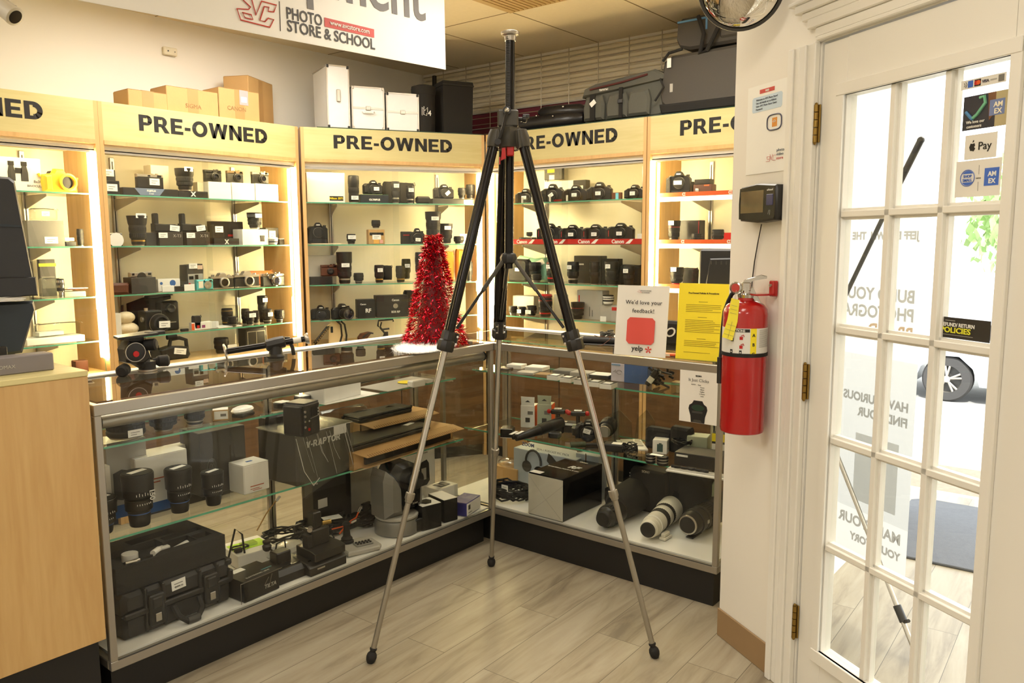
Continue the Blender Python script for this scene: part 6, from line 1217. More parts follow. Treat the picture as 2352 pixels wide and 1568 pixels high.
# heap of cables
for i, (px, py, R_, n, h_, lab) in enumerate(((740, 1220, .13, 9, .05, 'biggest dark heap of coiled cable behind the chargers on the counter deck'), (650, 1205, .10, 7, .05, 'heap of black cable at the middle post of the left counter'), (830, 1245, .09, 7, .04, 'small round coil of black cable left of the domed camera'), (800, 1170, .14, 8, .06, 'dark cable heap under the back edge of the cardboard trays'))):
    p = YP(px, 2.88-R_*.75-(.10 if i == 2 else 0), DK); coil('cable_coil', lab, p, R_, .0042, n, h_, rub, 'black cable heaps in the left counter', squash=.75)
cable('audio_cable', 'orange and white thin cable with a chrome plug sticking up from the cable heap', [L3(780, 1225, .215), L3(800, 1200, .235), L3(818, 1188, .245), L3(824, 1175, .27)], .0035, org, plug=chr_)
cable('audio_cable', 'orange red thin cable crossing the heap behind the tall charger', [L3(762, 1215, .225), L3(790, 1208, .228), L3(806, 1200, .236)], .003, org, plug=sil)
cable('audio_cable', 'small tan cable ends below the white and red lens box', [YP(590, 2.78, DK+.10), YP(612, 2.78, DK+.16), YP(634, 2.78, DK+.20)], .003, card, plug=wht)
cable('thin_cable', 'thin black twisted cable hanging in front of the light post in the left counter', [YP(520, 2.72, DK+.02), YP(540, 2.72, DK+.16), YP(556, 2.72, DK+.13), YP(566, 2.70, DK+.004)], .004, rub)
t = solo('bubble_wrap', 'crumpled clear bubble wrap on the deck behind the charger', 'bubble wrap', MB(mat('crumpled_film', (200, 198, 188), .25, bump=1, scale=30, bscale=60)).ball((0, 0, .02), .10, .06, .03, seg=12, rings=6), YP(650, 2.70, DK))
# ptz camera
pc = YP(912, 2.535, DK)
ptz = mat('ptz_silver', (136, 134, 128), .35, .4, var=.03)
t = thing('dome_camera', 'silver and black motorised video camera on a round base, under the cardboard tray', 'video camera', pc, -8)
part(t, 'base', MB(ptz).lathe([(.092, 0), (.098, .004), (.098, .05), (.092, .064), (.088, .066)], ptz, 40)); part(t, 'collar', MB(lgry).lathe([(.088, .066), (.096, .072), (.096, .080), (.088, .084), (.084, .084)], lgry, 40))
part(t, 'yoke', MB(ptz).prism([(-.098, .084), (-.1, .25), (-.085, .295), (-.045, .262), (-.005, .215), (.0, .16), (.0, .084)], -.078, .08, ptz, b=.03))
part(t, 'head', MB(gblk).prism([(-.06, .10), (-.06, .28), (-.03, .315), (.03, .32), (.07, .30), (.098, .25), (.1, .17), (.095, .10)], -.074, .078, gblk, b=.03)); part(t, 'lens', MB(blk).lathe([(.038, 0), (.04, .01), (.034, .012), (.0005, .006)], blk, 28, (.052, -.075, .235), (.1, -1, 0))); part(t, 'right_yoke', MB(ptz).prism([(.088, .09), (.086, .25), (.105, .2), (.108, .09)], -.05, .06, ptz, b=.006)); part(t, 'rear_ports', MB(mat('port_brass', (120, 112, 80), .4, .6, var=.4, scale=120)).box(.04, .092, -.0635, -.05, .008, .055)); part(t, 'port_frame', MB(blk).prism([(.02, .004), (.02, .06), (.09, .062), (.088, .004)], -.088, -.05, blk, b=.004)); txt(t, 'SONY', .011, lgry, (.045, -.0785, .13))
def cbox(label, px, py, w_, d_, h_, rz, z_, m, dx=0, dy=0, **kw): return carton(label, L3(px, py, z_, 0, dy, 2.88-d_), rz, w_, d_, h_, m, **kw)
def fitL(label, px0, px1, pyt, y, d_, z_, m, **kw):      # box seen behind others: columns px0..px1, top at pyt, front on plane y
    a, b_ = YP(px0, y, z_), YP(px1, y, z_); return carton(label, (a+b_)/2, 0, b_.x-a.x, d_, Y((px0+px1)/2, pyt, y).z-z_, m, **kw)
def fitR(label, px0, px1, pyt, x, d_, z_, m, fn=carton, **kw):
    a, b_ = XP(px0, x, z_), XP(px1, x, z_); return fn(label, (a+b_)/2, -90, abs(a.y-b_.y), d_, X((px0+px1)/2, pyt, x).z-z_, m, **kw)
t = cbox('front black box with a white top showing a mouse, right of the domed camera', 993, 1219, .10, .10, .11, -12, DK, blk, top=wht, group=CL); part(t, 'mouse_picture', MB(blk).prism([(-.02, .02), (-.035, .05), (-.02, .075), (.02, .08), (.03, .05), (.01, .02)], .1125, .1132, ax='Z'))
t = cbox('rear black box with a white top, between the mouse box and the blue box', 1036, 1206, .075, .13, .105, -12, DK, blk, top=wht, group=CL, dy=.01)
t = cbox('flat blue box with a white barcode side, right end of the left counter deck', 1088, 1180, .14, .09, .062, 14, DK, mat('indigo', (66, 62, 130), .5), group=CL, printmb=MB(wht).box(-.068, .068, -.0012, 0, .003, .059).box(-.055, -.035, -.0018, -.001, .028, .05, dgry).box(-.055, -.02, -.0018, -.001, .012, .015, ink)); 
t = cbox('white box with a keypad picture behind the blue box', 1030, 1165, .14, .10, .06, 0, DK, wht, dy=.09, group=CL); part(t, 'keypad_picture', MB(dgry).box(-.03, .04, .02, .08, .0615, .0622).box(-.02, .0, .03, .07, .0622, .0628, lgry).box(.01, .03, .03, .07, .0622, .0628, lgry))
t = fitL('tall white box with a picture of a black stand, behind the domed camera', 935, 1000, 1030, 2.79, .08, DK, wht, group=CL, prints=[('Light Box', .02, .02, .23, bink), ('Photography', .011, .02, .215, ink)], printmb=MB(bink).prism([(-.01, .05), (-.01, .17), (.04, .18), (.055, .16), (.06, .07), (.04, .05)], -.001, 0).box(.002, .035, -.0016, -.0008, .08, .14, lgry))
t = fitL('black box with a barcode sticker beneath the wrapped camera box', 722, 808, 1085, 2.80, .08, DK, blk, group=CL, printmb=MB(wht).box(-.08, -.03, -.001, 0, .10, .14))
t = fitL('upright pale box behind the domed camera on the deck', 808, 870, 1078, 2.81, .07, DK, lgry, group=CL)
t = solo('white_card', 'white printed card on the cable heap under the lettered camera box', 'card', MB(wht).box(-.04, .04, -.025, .025, 0, .002), YP(762, 2.72, DK+.075), -20)
# --- lower shelf
def clens(label, px, py, r, h_, top_z=None, **kw): return lens(label, L3(px, py, SB, 0, r*.9), kw.pop('rz', 0), r=r, h_=h_, group='cinema lenses in the left counter', **kw)
def cine(label, px, py, r, h_, band=True, num=False, dy=0, foot=None):
    y_ = max(2.575+r, Z(px, py, SB).y+r*.6+dy); t = thing('cinema_lens', label, 'lens', YP(px, y_, SB), 0, 'cinema lenses in the left counter'); b = mat('lens_black', (38, 36, 34), .45, .1, var=.04)
    part(t, 'rear_barrel', MB(b).lathe([(r*.58, 0), (r*.62, .004), (r*.66, h_*.12), (r*.70, h_*.30)], b, 40)); 
    if band: part(t, 'blue_ring', MB(mat('lens_blue', (60, 96, 160), .35)).lathe([(r*.695, h_*.235), (r*.70, h_*.24), (r*.70, h_*.25), (r*.695, h_*.255)], MATS['lens_blue'], 40), 'thin blue ring')
    part(t, 'focus_ring', MB(b).lathe([(r*.80, h_*.30), (r*.84, h_*.31), (r*.84, h_*.5), (r*.80, h_*.51)], b, 72, rib=.02)); part(t, 'front_barrel', MB(b).lathe([(r*.80, h_*.51), (r*.95, h_*.56), (r*.97, h_*.84), (r, h_*.86), (r, h_*.97), (r*.97, h_*.985)], b, 40)); part(t, 'lens_cap', MB(rub).lathe([(r*.93, h_*.97), (r*.93, h_), (r*.88, h_*1.005), (.0005, h_*1.005)], rub, 36)); part(t, 'cap_sticker', MB(tagm).at((0, 0, h_*1.008), rz=15).box(-r*.62, r*.62, -r*.22, r*.22, 0, .0008))
    mk = MB(wink)
    for i in range(7):
        an_ = -PI/2-.55+i*.18; mk.box(r*.975*math.cos(an_)-.0008, r*.975*math.cos(an_)+.0008, r*.975*math.sin(an_)-.0006, r*.975*math.sin(an_)+.0004, h_*.60, h_*(.64+.02*(i % 2)))
        mk.box(r*.845*math.cos(an_)-.0008, r*.845*math.cos(an_)+.0008, r*.845*math.sin(an_)-.0006, r*.845*math.sin(an_)+.0004, h_*.42, h_*.45)
    part(t, 'scale_marks', mk)
    if num: txt(t, '150', r*.5, wink, (r*.30, -r*.965, h_*.60), rot=(90, 90, 0), bold=.0003); 
    return t
cine('largest cinema lens in the left counter, marked 150', 322, 1212, .052, .185, num=True)
cine('cinema lens with a thin blue ring, second from the left on the lower shelf', 414, 1180, .047, .160)
cine('shorter cinema lens without a blue ring, beside the small white box', 491, 1163, .040, .125, band=False)
cine('cinema lens at the far left of the lower shelf, half hidden by the counter frame', 236, 1235, .05, .12, dy=.02)
cine('cinema lens standing behind the largest one, before the blue footed box', 370, 1160, .035, .14, dy=.03)
bfoot = lambda w_, h_: MB(blu).box(-w_/2-.0008, w_/2+.0008, -.0012, 0, 0, h_)
fitL('tall pale box with a blue base, left end of the lower shelf', 252, 345, 1010, 2.75, .12, SB, lgry, group=CL, printmb=MB(blu).box(-.058, .058, -.0012, 0, 0, .045).prism([(-.05, .07), (-.05, .16), (-.02, .17), (.01, .16), (.01, .10), (-.02, .06)], -.0012, 0, dgry), b=.003)
fitL('white and blue box corner at the far left of the lower shelf', 240, 262, 1070, 2.70, .04, SB, wht, group=CL, printmb=MB(blu).box(-.014, .014, -.0012, 0, 0, .05), b=.002)
t = fitL('large white lens box with orange print and a blue base, behind the cinema lenses', 318, 436, 1042, 2.715, .11, SB, wht, group=CL, printmb=MB(blu).box(-.08, .08, -.0012, 0, 0, .035).box(-.045, .02, -.0012, 0, .118, .122, mat('rust', (180, 84, 50), .5)).box(-.045, -.01, -.0012, 0, .106, .110, MATS['rust']), b=.003)
fitL('pale domed lid box with a small blue mark, behind the large white lens box', 396, 484, 1018, 2.835, .05, SB, wht, group=CL, b=.006)
t = pbox('small glossy white lens box with orange print, front of the lower shelf', (562, 1138), (620, 1121), .10, .112, SB, wht, group=CL, printmb=MB(MATS['rust']).box(-.03, .03, -.001, 0, .026, .029).box(-.03, .01, -.001, 0, .016, .018).box(-.02, .02, -.001, 0, .010, .012), b=.004); part(t, 'blue_mark', MB(blu).box(-.014, .012, .04, .052, .1135, .1142))
gbx = mat('dark_carton', (72, 68, 62), .5, var=.05)
t = fitL('big dark grey box with a round line logo, behind the small white box', 464, 568, 985, 2.735, .14, SB, gbx, group=CL, printmb=MB(mgry).tube([(-.05+.02*math.cos(i*.5), -.001, .10+.04*math.sin(i*.5)) for i in range(13)], .0012).tube([(-.05+.012*math.cos(i*.5), -.001, .10+.02*math.sin(i*.9)) for i in range(13)], .001))
a0, a1 = L3(682, 1118, SB), L3(808, 1078, SB); v = a1-a0; rzv = math.degrees(math.atan2(v.y, v.x)); wv = v.length; hv = 128*K(a0)
t = thing('camera_box', 'dark camera box with bold white lettering, wrapped in torn clear plastic', 'box', (a0+a1)/2, rzv, CL)
part(t, 'carton', MB(gbx).box(-wv/2, wv/2, 0, .23, 0, hv*.93, gbx, b=.003)); a = wv/2
heavy(t, 'V-RAPTOR', .026, wink, (-a*.66, -.0022, hv*.66), wv*.62, slant=.12)
part(t, 'white_sticker', MB(tagm).box(a*.35, a*.82, -.0025, -.0018, hv*.76, hv*.93)); part(t, 'top_sticker', MB(tagm).box(-.02, .04, .06, .09, hv*.932, hv*.936).box(-.08, -.04, .12, .15, hv*.932, hv*.936))
film = glassmat('plastic_film', (.80, .80, .79), 3.2, 1.5, .22)
fw = MB(film); rnd = random.Random(11); nx, nz = 16, 10; vs = []
for j in range(nz+1):
    for i in range(nx+1):
        u_ = i/nx; q = j/nz; zz = hv*.95-(hv*1.12)*q*(1-.25*u_) ; vs.append((-a-.012+(wv+.016)*u_, -.010-.03*q*(1-u_)-rnd.random()*.006, zz))
fw.add(vs, [(j*(nx+1)+i, j*(nx+1)+i+1, (j+1)*(nx+1)+i+1, (j+1)*(nx+1)+i) for j in range(nz) for i in range(nx)])
vs = [(-a-.01+(wv+.014)*i/nx, -.010+.24*j/6, hv*.945+rnd.random()*.004) for j in range(7) for i in range(nx+1)]
fw.add(vs, [(j*(nx+1)+i, j*(nx+1)+i+1, (j+1)*(nx+1)+i+1, (j+1)*(nx+1)+i) for j in range(6) for i in range(nx)])
part(t, 'plastic_wrap', fw); cr_ = MB(mat('crease', (206, 204, 198), .3))
for i in range(9):
    x_ = -a+wv*rnd.random(); cr_.tube([(x_, -.018, hv*.9), (x_+.02, -.022, hv*.55), (x_+.045, -.024, hv*rnd.uniform(.05, .4))], .0006, cr_.m0, 4)
cr_.tube([(-a-.01, -.012, hv*.94), (-a*.5, -.013, hv*.95), (0, -.012, hv*.955), (a, -.012, hv*.95)], .0012, cr_.m0, 4).tube([(-a-.008, -.015, hv*.9), (-a+.01, -.035, hv*.3), (-a+.05, -.04, -.0), (-a+.09, -.03, .02)], .0014, cr_.m0, 4)
part(t, 'wrap_creases', cr_)
# cine camera
p = L3(716, 1000, SB+hv*.96); t = thing('cinema_camera', 'black boxy cinema camera body with a red button, standing on the plastic wrapped box', 'camera', Vector((p.x, p.y+.0, SB+hv*.96)), 16)
part(t, 'body', MB(blk).box(-.04, .055, 0, .10, 0, .125, b=.004)); part(t, 'side_module', MB(blk).box(-.055, -.02, .01, .09, .01, .12, b=.003)); part(t, 'top_plate', MB(dgry).box(-.03, .055, .005, .095, .125, .130, b=.001)); part(t, 'screen', MB(gblk).box(-.0, .035, -.002, 0, .075, .112)); 
fns = MB(dgry)
for i in range(10): fns.box(-.0+.0045*i, .002+.0045*i, -.002, 0, .012, .055)
part(t, 'cooling_fins', fns); part(t, 'record_button', MB(redm).cyl((-.015, -.003, .028), (-.015, -.0, .028), .006)); part(t, 'connector', MB(sil).cyl((-.038, -.004, .10), (-.038, 0, .10), .005).cyl((-.038, -.004, .082), (-.038, 0, .082), .005).cyl((-.038, -.003, .062), (-.038, 0, .062), .004).cyl((-.038, -.003, .04), (-.038, 0, .04), .005)); part(t, 'key', MB(lgry).cyl((.045, -.002, .10), (.045, 0, .10), .003).cyl((.045, -.002, .088), (.045, 0, .088), .003).cyl((.045, -.002, .076), (.045, 0, .076), .003).cyl((-.012, -.002, .06), (-.012, 0, .06), .0035)); part(t, 'trim_line', MB(lgry).tube([(.052, -.001, .118), (.048, -.001, .1), (.052, -.001, .08), (.052, -.001, .01)], .0008).tube([(-.005, -.001, .068), (.045, -.001, .072)], .0007))
# laptops in cardboard trays
def laptop(label1, label2, A0, A1, d_, zt, hh, grp, y=0):
    a0, a1 = (YP(A0[0], y, SB), YP(A1[0], y, SB)) if y else (L3(*A0), L3(*A1)); v = a1-a0; rz = math.degrees(math.atan2(v.y, v.x)); w_ = v.length; c = (a0+a1)/2
    t = thing('cardboard_tray', label1, 'cardboard box', (c.x, c.y, SB), rz, grp); a = w_/2; k = card
    part(t, 'tray', MB(k).box(-a, -a+.004, 0, d_, 0, hh).box(a-.004, a, 0, d_, 0, hh).box(-a, a, 0, .004, 0, hh).box(-a, a, d_-.004, d_, 0, hh).box(-a, a, 0, d_, 0, .004))
    part(t, 'insert', MB(k).box(-a+.002, a-.002, .004, d_-.002, hh-.006, hh+.002))
    part(t, 'front_flap', MB(k).add([(-a, -.001, hh), (a, -.001, hh), (a-.0+.02, -.055, hh-.018), (-a+.03, -.055, hh-.018), (-a, -.001, hh+.003), (a, -.001, hh+.003), (a+.02, -.055, hh-.015), (-a+.03, -.055, hh-.015)], [(0, 1, 2, 3), (7, 6, 5, 4), (0, 4, 5, 1), (3, 2, 6, 7), (1, 5, 6, 2), (0, 3, 7, 4)]))
    hm_ = MB(mat('stamp_brown', (140, 100, 56), .8))
    for i in range(int(w_/.013)-4): x_ = -a+.04+i*.013; hm_.add([(x_, -.0565, hh-.0145), (x_+.006, -.0565, hh-.0145), (x_+.008, -.037, hh-.009), (x_+.002, -.037, hh-.009)], [(0, 1, 2, 3)])
    part(t, 'stamp_marks', hm_); part(t, 'foam_strip', MB(blk).box(-a+.06, a-.03, -.012, .0, hh*.2, hh*.7)); part(t, 'lower_flap', MB(k).add([(-a+.02, -.002, .006), (a, -.002, .006), (a-.01, -.05, .02), (-a+.04, -.05, .012)], [(0, 1, 2, 3), (3, 2, 1, 0)]))
    l = thing('laptop', label2, 'laptop', Vector((c.x, c.y, SB+hh+.0035)), rz, 'closed black laptops'); ly_ = d_*.92
    part(l, 'base', MB(blk).box(-a*.98, a*.55, .012, ly_, 0, .016, b=.004)); part(l, 'lid', MB(mat('laptop_lid', (40, 40, 38), .3, bump=.1)).box(-a*.98, a*.55, .014, ly_*.97, .0165, .027, b=.004)); part(l, 'hinge', MB(blk).cyl((a*.57, .03, .016), (a*.57, ly_*.9, .016), .010)); 
    return t, l, a
laptop('cardboard tray holding the rear closed laptop in the left counter', 'rear closed black laptop in the cardboard tray behind the cinema camera', (830, 0, 0), (985, 0, 0), .145, 0, .135, 'cardboard trays in the left counter', y=2.735)
t, l, a = laptop('cardboard tray with printed flap holding the front closed laptop', 'front closed black laptop with a white tag, lying in the flapped cardboard tray', (812, 1082, SB), (1040, 1010, SB), .215, 0, .075, 'cardboard trays in the left counter')
o_ = part(l, 'white_tag', MB(tagm).box(-.03, .03, -.012, .012, 0, .001)); o_.location = (a*.35, .09, .028); o_.rotation_euler = (0, 0, .2)
for i, (q, lab) in enumerate((((835, 930), 'long black cable bundle running behind the laptops towards the right'), ((955, 950), 'thick black plug and cable at the right of the laptops'))):
    p = L3(q[0], q[1], SB+.085, 0, .0); cable('power_cable', lab, [Vector((2.30+.2*i, 2.86-.03*i, SB+.150)), Vector((2.38+.17*i, 2.85-.03*i, SB+.165)), Vector((2.50+.10*i, 2.84-.03*i, SB+.155)), Vector((2.62+.06*i, 2.83-.03*i, SB+.150))], .007, rub, 'power cables behind the laptops')
t = pouch('crumpled clear bags of parts behind the laptop cables in the left counter', Vector((2.30, 2.85, SB+.0)), 0, .3, .03, .2, m=clr, name='plastic_bag', cat='bag')
fitL('dark camera case behind the cinema camera, under the upper shelf', 618, 690, 948, 2.80, .07, SB, blk, group=CL, lid=False, b=.012)
# --- upper shelf
def up(px, py): return L3(px, py, SA)
lens('wide short lens with a violet line, left end of the upper shelf', YP(290, 2.70, SA), 0, r=.062, h_=.075, tag=.022, ring=mat('violet', (70, 60, 140), .4), waist=1.0, group='lenses on the upper shelf of the left counter', tagw=.05)
lens('black flared lens second from the left on the upper shelf, partly behind the silver tube', YP(376, 2.69, SA), 0, r=.046, h_=.075, waist=.7, hood=.02, flare=.1, group='lenses on the upper shelf of the left counter')
lens('small black lens with a silver line, third on the upper shelf', YP(448, 2.68, SA), 0, r=.036, h_=.07, waist=.8, rm=sil, group='lenses on the upper shelf of the left counter')
t = carton('small kraft and white box with a barcode on the upper shelf', up(507, 966), -32, .055, .05, .04, card, top=wht, printmb=MB(wht).box(-.022, .026, -.0008, 0, .006, .036).box(.0, .02, -.0014, -.0007, .016, .026, ink))
t = carton('flat black adapter under crumpled white wrap on the upper shelf', up(572, 956), 22, .075, .05, .012, blk); part(t, 'white_wrap', MB(mat('white_wrap', (248, 246, 240), .3, bump=1, scale=30, bscale=80)).ball((.01, .035, .022), .055, .035, .016, seg=12, rings=6))
for i, (px, py, w__, h__, rz_) in enumerate(((648, 945, .06, .022, 10), (695, 935, .06, .032, -5))):
    t = thing('filter_case', ('flat black filter case with a white square label, upper shelf', 'stack of round black filters with a white label beside the long white box')[i], 'filter case', YP(px, 2.69, SA), rz_, 'filters on the upper shelf')
    part(t, 'case', MB(blk).lathe([(.032, 0), (.034, .003), (.034, h__-.003), (.032, h__)], blk, 28)); part(t, 'label', MB(tagm).box(-.024, .024, -.02, .02, h__, h__+.001)); part(t, 'cord', MB(rub).tube([(.03, .01, h__*.6), (.045, .02, h__*.8), (.04, .0, h__*.3)], .002))
a0, a1 = L3(745, 928, SA), L3(830, 906, SA); v = a1-a0
t = carton('long blank white box on the upper shelf of the left counter', (a0+a1)/2, math.degrees(math.atan2(v.y, v.x))+0, v.length, .11, .075, wht, b=.003)
t = solo('white_sheet', 'white sheet of paper under the long white box on the upper shelf', 'paper', MB(wht).box(-.14, .16, -.03, .16, 0, .0012), (a0+a1)/2+Vector((.02, .0, -.0005)), 2)
t = solo('clear_tray', 'thin grey plastic sheet on the right half of the upper shelf', 'plastic sheet', MB(lgry).box(-.19, .16, -.09, .09, 0, .003), L3(925, 884, SA, 0, .02)+Vector((0, 0, .002)), 4)
t = solo('sticky_note', 'round yellow sticky note on the grey plastic sheet', 'note', MB(ylw).lathe([(.042, 0), (.042, .001), (.0005, .001)], ylw, 28), L3(934, 877, SA+.008))
t = thing('phone_charger', 'white plug with a coiled white cord at the right end of the upper shelf', 'charger', L3(985, 884, SA, -.02, .02), 0)
part(t, 'plug_body', MB(wht).box(-.10, -.02, -.02, .02, 0, .03, b=.004)); part(t, 'cord', MB(wht).tube([(.01+.03*math.cos(i*.6), .02*math.sin(i*.6), .01+.001*(i % 7)) for i in range(60)], .002))
t = solo('marker_pen', 'black marker pen lying at the back of the upper shelf', 'pen', MB(blk).cyl((-.08, 0, .006), (.08, 0, .006), .006), L3(850, 872, SA, 0, .02), 14)
# ================================================================== goods in the right counter
CR = 'goods in the short glass counter'
def R3(px, py, z, dx=0, dy=0, xmax=3.19):
    x = max(2.858, min(xmax, Z(px, py, z).x+dx)); p = XP(px, x, z); return Vector((x, p.y+dy, z))
def rbox(label, p0, p1, d_, h_, z_, m, **kw):
    a0, a1 = R3(p0[0], p0[1], z_), R3(p1[0], p1[1], z_); v = a1-a0; g_ = kw.pop('group', CR)
    return carton(label, (a0+a1)/2, math.degrees(math.atan2(v.y, v.x)), v.length, d_, h_, m, group=g_, **kw)
t = coil('cable_coil', 'thick coil of black cable with a white tag, right counter deck', XP(1172, 2.985, DK), .115, .005, 12, .065, rub, rz=-90, squash=.8, tie=False); addtag(t, 0, 0, 0, .04, .03).location = (.03, -.08, .075)
t = rbox('large black lens box with a white folded end, on the right counter deck', (1215, 1180), (1292, 1202), .33, .20, DK, gblk, printmb=MB(mat('end_white', (214, 210, 196), .55, var=.05, scale=8)).box(-.098, .098, -.002, -.0002, .003, .195).tube([(-.098, -.0022, .19), (0, -.0022, .09), (.09, -.0022, .01)], .0008, lgry, 4).tube([(.098, -.0022, .17), (0, -.0022, .085), (-.09, -.0022, .01)], .0008, lgry, 4)) 
txt(t, 'RF', .05, wink, (.03, .17, .2018), rot=(0, 0, 0), bold=.002, shear=.2); txt(t, 'RF100-500mm F4.5-7.1 L IS USM', .013, wink, (.0, .135, .2018), rot=(0, 0, 0), bold=.0003); txt(t, 'Canon', .018, wink, (.02, .28, .2018), rot=(0, 0, 0), bold=.0005); part(t, 'white_sticker', MB(tagm).box(-.095, -.035, .004, .04, .2015, .2022))
t = fitR('pale blue grey box with a headphone picture, behind the white ended box', 1180, 1322, 1042, 3.15, .15, DK, mat('pale_blue_card', (176, 184, 190), .5, var=.02), group=CR, prints=[('ZOOM', .026, -.10, .225, mat('zoom_blue', (84, 92, 140), .5), .0006), ('ZDM-1 PODCAST MIC PACK', .016, .055, .215, mat('grey_blue', (120, 126, 134), .5))], printmb=MB(dgry).tube([(-.065+.048*math.cos(i*.35-.2), -.002, .15+.06*math.sin(i*.35-.2)) for i in range(11)], .006).lathe([(.03, 0), (.03, .002), (.0005, .002)], dgry, 20, (-.108, 0, .12), (0, -1, 0)).lathe([(.032, 0), (.032, .003), (.0005, .003)], blk, 20, (-.03, 0, .10), (0, -1, 0)).prism([(.03, .21), (.05, .20), (.12, .14), (.11, .11), (.06, .13), (.02, .17)], -.002, 0, dgry))
t = fitR('second pale box standing behind the headphone picture box', 1322, 1374, 1045, 3.20, .08, DK, mat('pale_blue_card', (176, 184, 190), .5), group=CR, printmb=MB(brn).box(-.01, -.005, -.001, 0, .18, .23))
t = carton('open cardboard box flap at the left end of the right counter, beside the headphone box', XP(1160, 3.14, DK), -90, .16, .12, .09, card, group=CR, lid=False); part(t, 'raised_flap', MB(card).prism([(-.07, .09), (-.075, .22), (.05, .23), (.078, .18), (.075, .09)], .11, .115)); part(t, 'plastic_wrap', MB(film).ball((0, .05, .10), .08, .05, .03))
t = thing('long_lens', 'black telephoto lens in a long black bag, lying on the right counter deck', 'lens', R3(1385, 1218, DK), 0, 'telephoto lenses on the right counter deck')
d_ = Vector((1, .10, 0)).normalized(); o_ = Vector((.02, 0, .052)); q = Vector((0, 0, .052))
part(t, 'barrel', MB(blk).lathe([(.030, 0), (.036, .004), (.038, .02), (.046, .03), (.048, .07), (.044, .075), (.050, .08), (.052, .14)], blk, 36, q, d_)); part(t, 'lens_cap', MB(rub).lathe([(.031, -.008), (.032, 0), (.0005, -.008)], rub, 28, q, d_)); part(t, 'grip_ring', MB(rub).lathe([(.049, .04), (.0505, .042), (.0505, .062), (.049, .064)], rub, 60, q, d_, rib=.04)); part(t, 'bag', MB(fab).lathe([(.052, .13), (.07, .16), (.08, .24), (.082, .36), (.06, .40), (.0005, .405)], fab, 20, q+Vector((0, 0, .02)), d_))
def tele(label, px, py, d_, r0, segs, z0):
    t = thing('long_lens', label, 'lens', R3(px, py, DK), 0, 'telephoto lenses on the right counter deck'); return t
pc_ = mat('lens_ivory', (222, 216, 198), .38, var=.02)
t = tele('ivory white telephoto lens with two black rings, lying on the right counter deck', 1487, 1243, None, 0, 0, 0); d_ = Vector((1, .17, .0)).normalized(); q = Vector((0, 0, .050))
part(t, 'lens_cap', MB(rub).lathe([(.0005, -.004), (.030, -.004), (.033, 0), (.033, .006)], rub, 36, q, d_)); part(t, 'rear_barrel', MB(pc_).lathe([(.0335, .004), (.036, .006), (.038, .014), (.040, .016), (.041, .04), (.043, .042), (.044, .10), (.046, .104), (.046, .125)], pc_, 40, q, d_)); part(t, 'zoom_ring', MB(rub).lathe([(.047, .125), (.049, .127), (.049, .162), (.047, .164)], rub, 64, q, d_, rib=.03)); part(t, 'middle_barrel', MB(pc_).lathe([(.047, .164), (.049, .168), (.049, .205), (.048, .207)], pc_, 40, q, d_)); part(t, 'focus_ring', MB(rub).lathe([(.049, .207), (.051, .209), (.051, .232), (.049, .234)], rub, 64, q, d_, rib=.03)); part(t, 'hood', MB(pc_).lathe([(.049, .234), (.052, .238), (.056, .26), (.057, .32), (.054, .322), (.045, .322)], pc_, 40, q, d_)); part(t, 'collar_foot', MB(pc_).box(.05, .10, -.055, -.035, .012, .03, b=.004).box(.045, .11, -.06, -.03, .0, .014, b=.003)); part(t, 'white_ring', MB(wht).lathe([(.0462, .06), (.0464, .063), (.0462, .066)], wht, 40, q, d_))
t = tele('black telephoto lens with silver rim, right end of the deck', 1578, 1240, None, 0, 0, 0); d_ = Vector((1, -.02, .0)).normalized(); q = Vector((0, 0, .066))
part(t, 'lens_cap', MB(rub).lathe([(.0005, -.005), (.034, -.005), (.036, 0), (.036, .004)], rub, 36, q, d_)); part(t, 'silver_rim', MB(sil).lathe([(.037, 0), (.041, .001), (.042, .006), (.037, .008)], sil, 40, q, d_), 'bright silver rim'); part(t, 'barrel', MB(blk).lathe([(.041, .006), (.046, .012), (.050, .03), (.051, .10), (.054, .104), (.054, .19), (.058, .195), (.062, .26), (.0005, .262)], blk, 40, q, d_)); part(t, 'focus_ring', MB(rub).lathe([(.0545, .12), (.056, .122), (.056, .175), (.0545, .177)], rub, 64, q, d_, rib=.035)); part(t, 'tripod_foot', MB(blk).lathe([(.052, .05), (.055, .052), (.055, .075), (.052, .077)], blk, 36, q, d_).box(.045, .085, -.01, .012, .0, .016, b=.003).box(.05, .075, -.012, .012, .01, .03).box(.02, .11, -.018, .018, 0, .009, b=.004)); part(t, 'name_plate', MB(lgry).box(.085, .10, -.055, -.052, .06, .075))
t = fitR('big black lens bag standing behind the ivory lens', 1442, 1532, 1078, 3.21, .09, DK, fab, fn=pouch, group=CR); txt(t, 'SONY', .016, lgry, (-.01, -.001, .19), bold=.0003)
fitR('wide black bag behind the silver rimmed lens at the right end of the deck', 1530, 1622, 1085, 3.21, .09, DK, fab, fn=pouch, group=CR)
fitR('long black bag lying between the white ended box and the big lens bag', 1385, 1445, 1125, 3.20, .09, DK, fab, fn=pouch, group=CR)
t = fitR('black lens box with mirrored print at the counter post, behind the long black lens', 1430, 1474, 1045, 3.25, .05, DK, gblk, group=CR, printmb=MB(mat('mint_card', (150, 172, 150), .5)).box(-.04, .04, -.001, 0, 0, .06)); txt(t, 'Canon', .024, lgry, (.0, -.0015, .235), mirror=True, bold=.0005); txt(t, 'RF', .05, lgry, (.01, -.0015, .13), mirror=True, bold=.001)
fitR('pale green pouch behind the bags at the right end of the deck', 1620, 1640, 1105, 3.26, .04, DK, mat('pale_green', (182, 190, 160), .6), fn=pouch, group=CR)
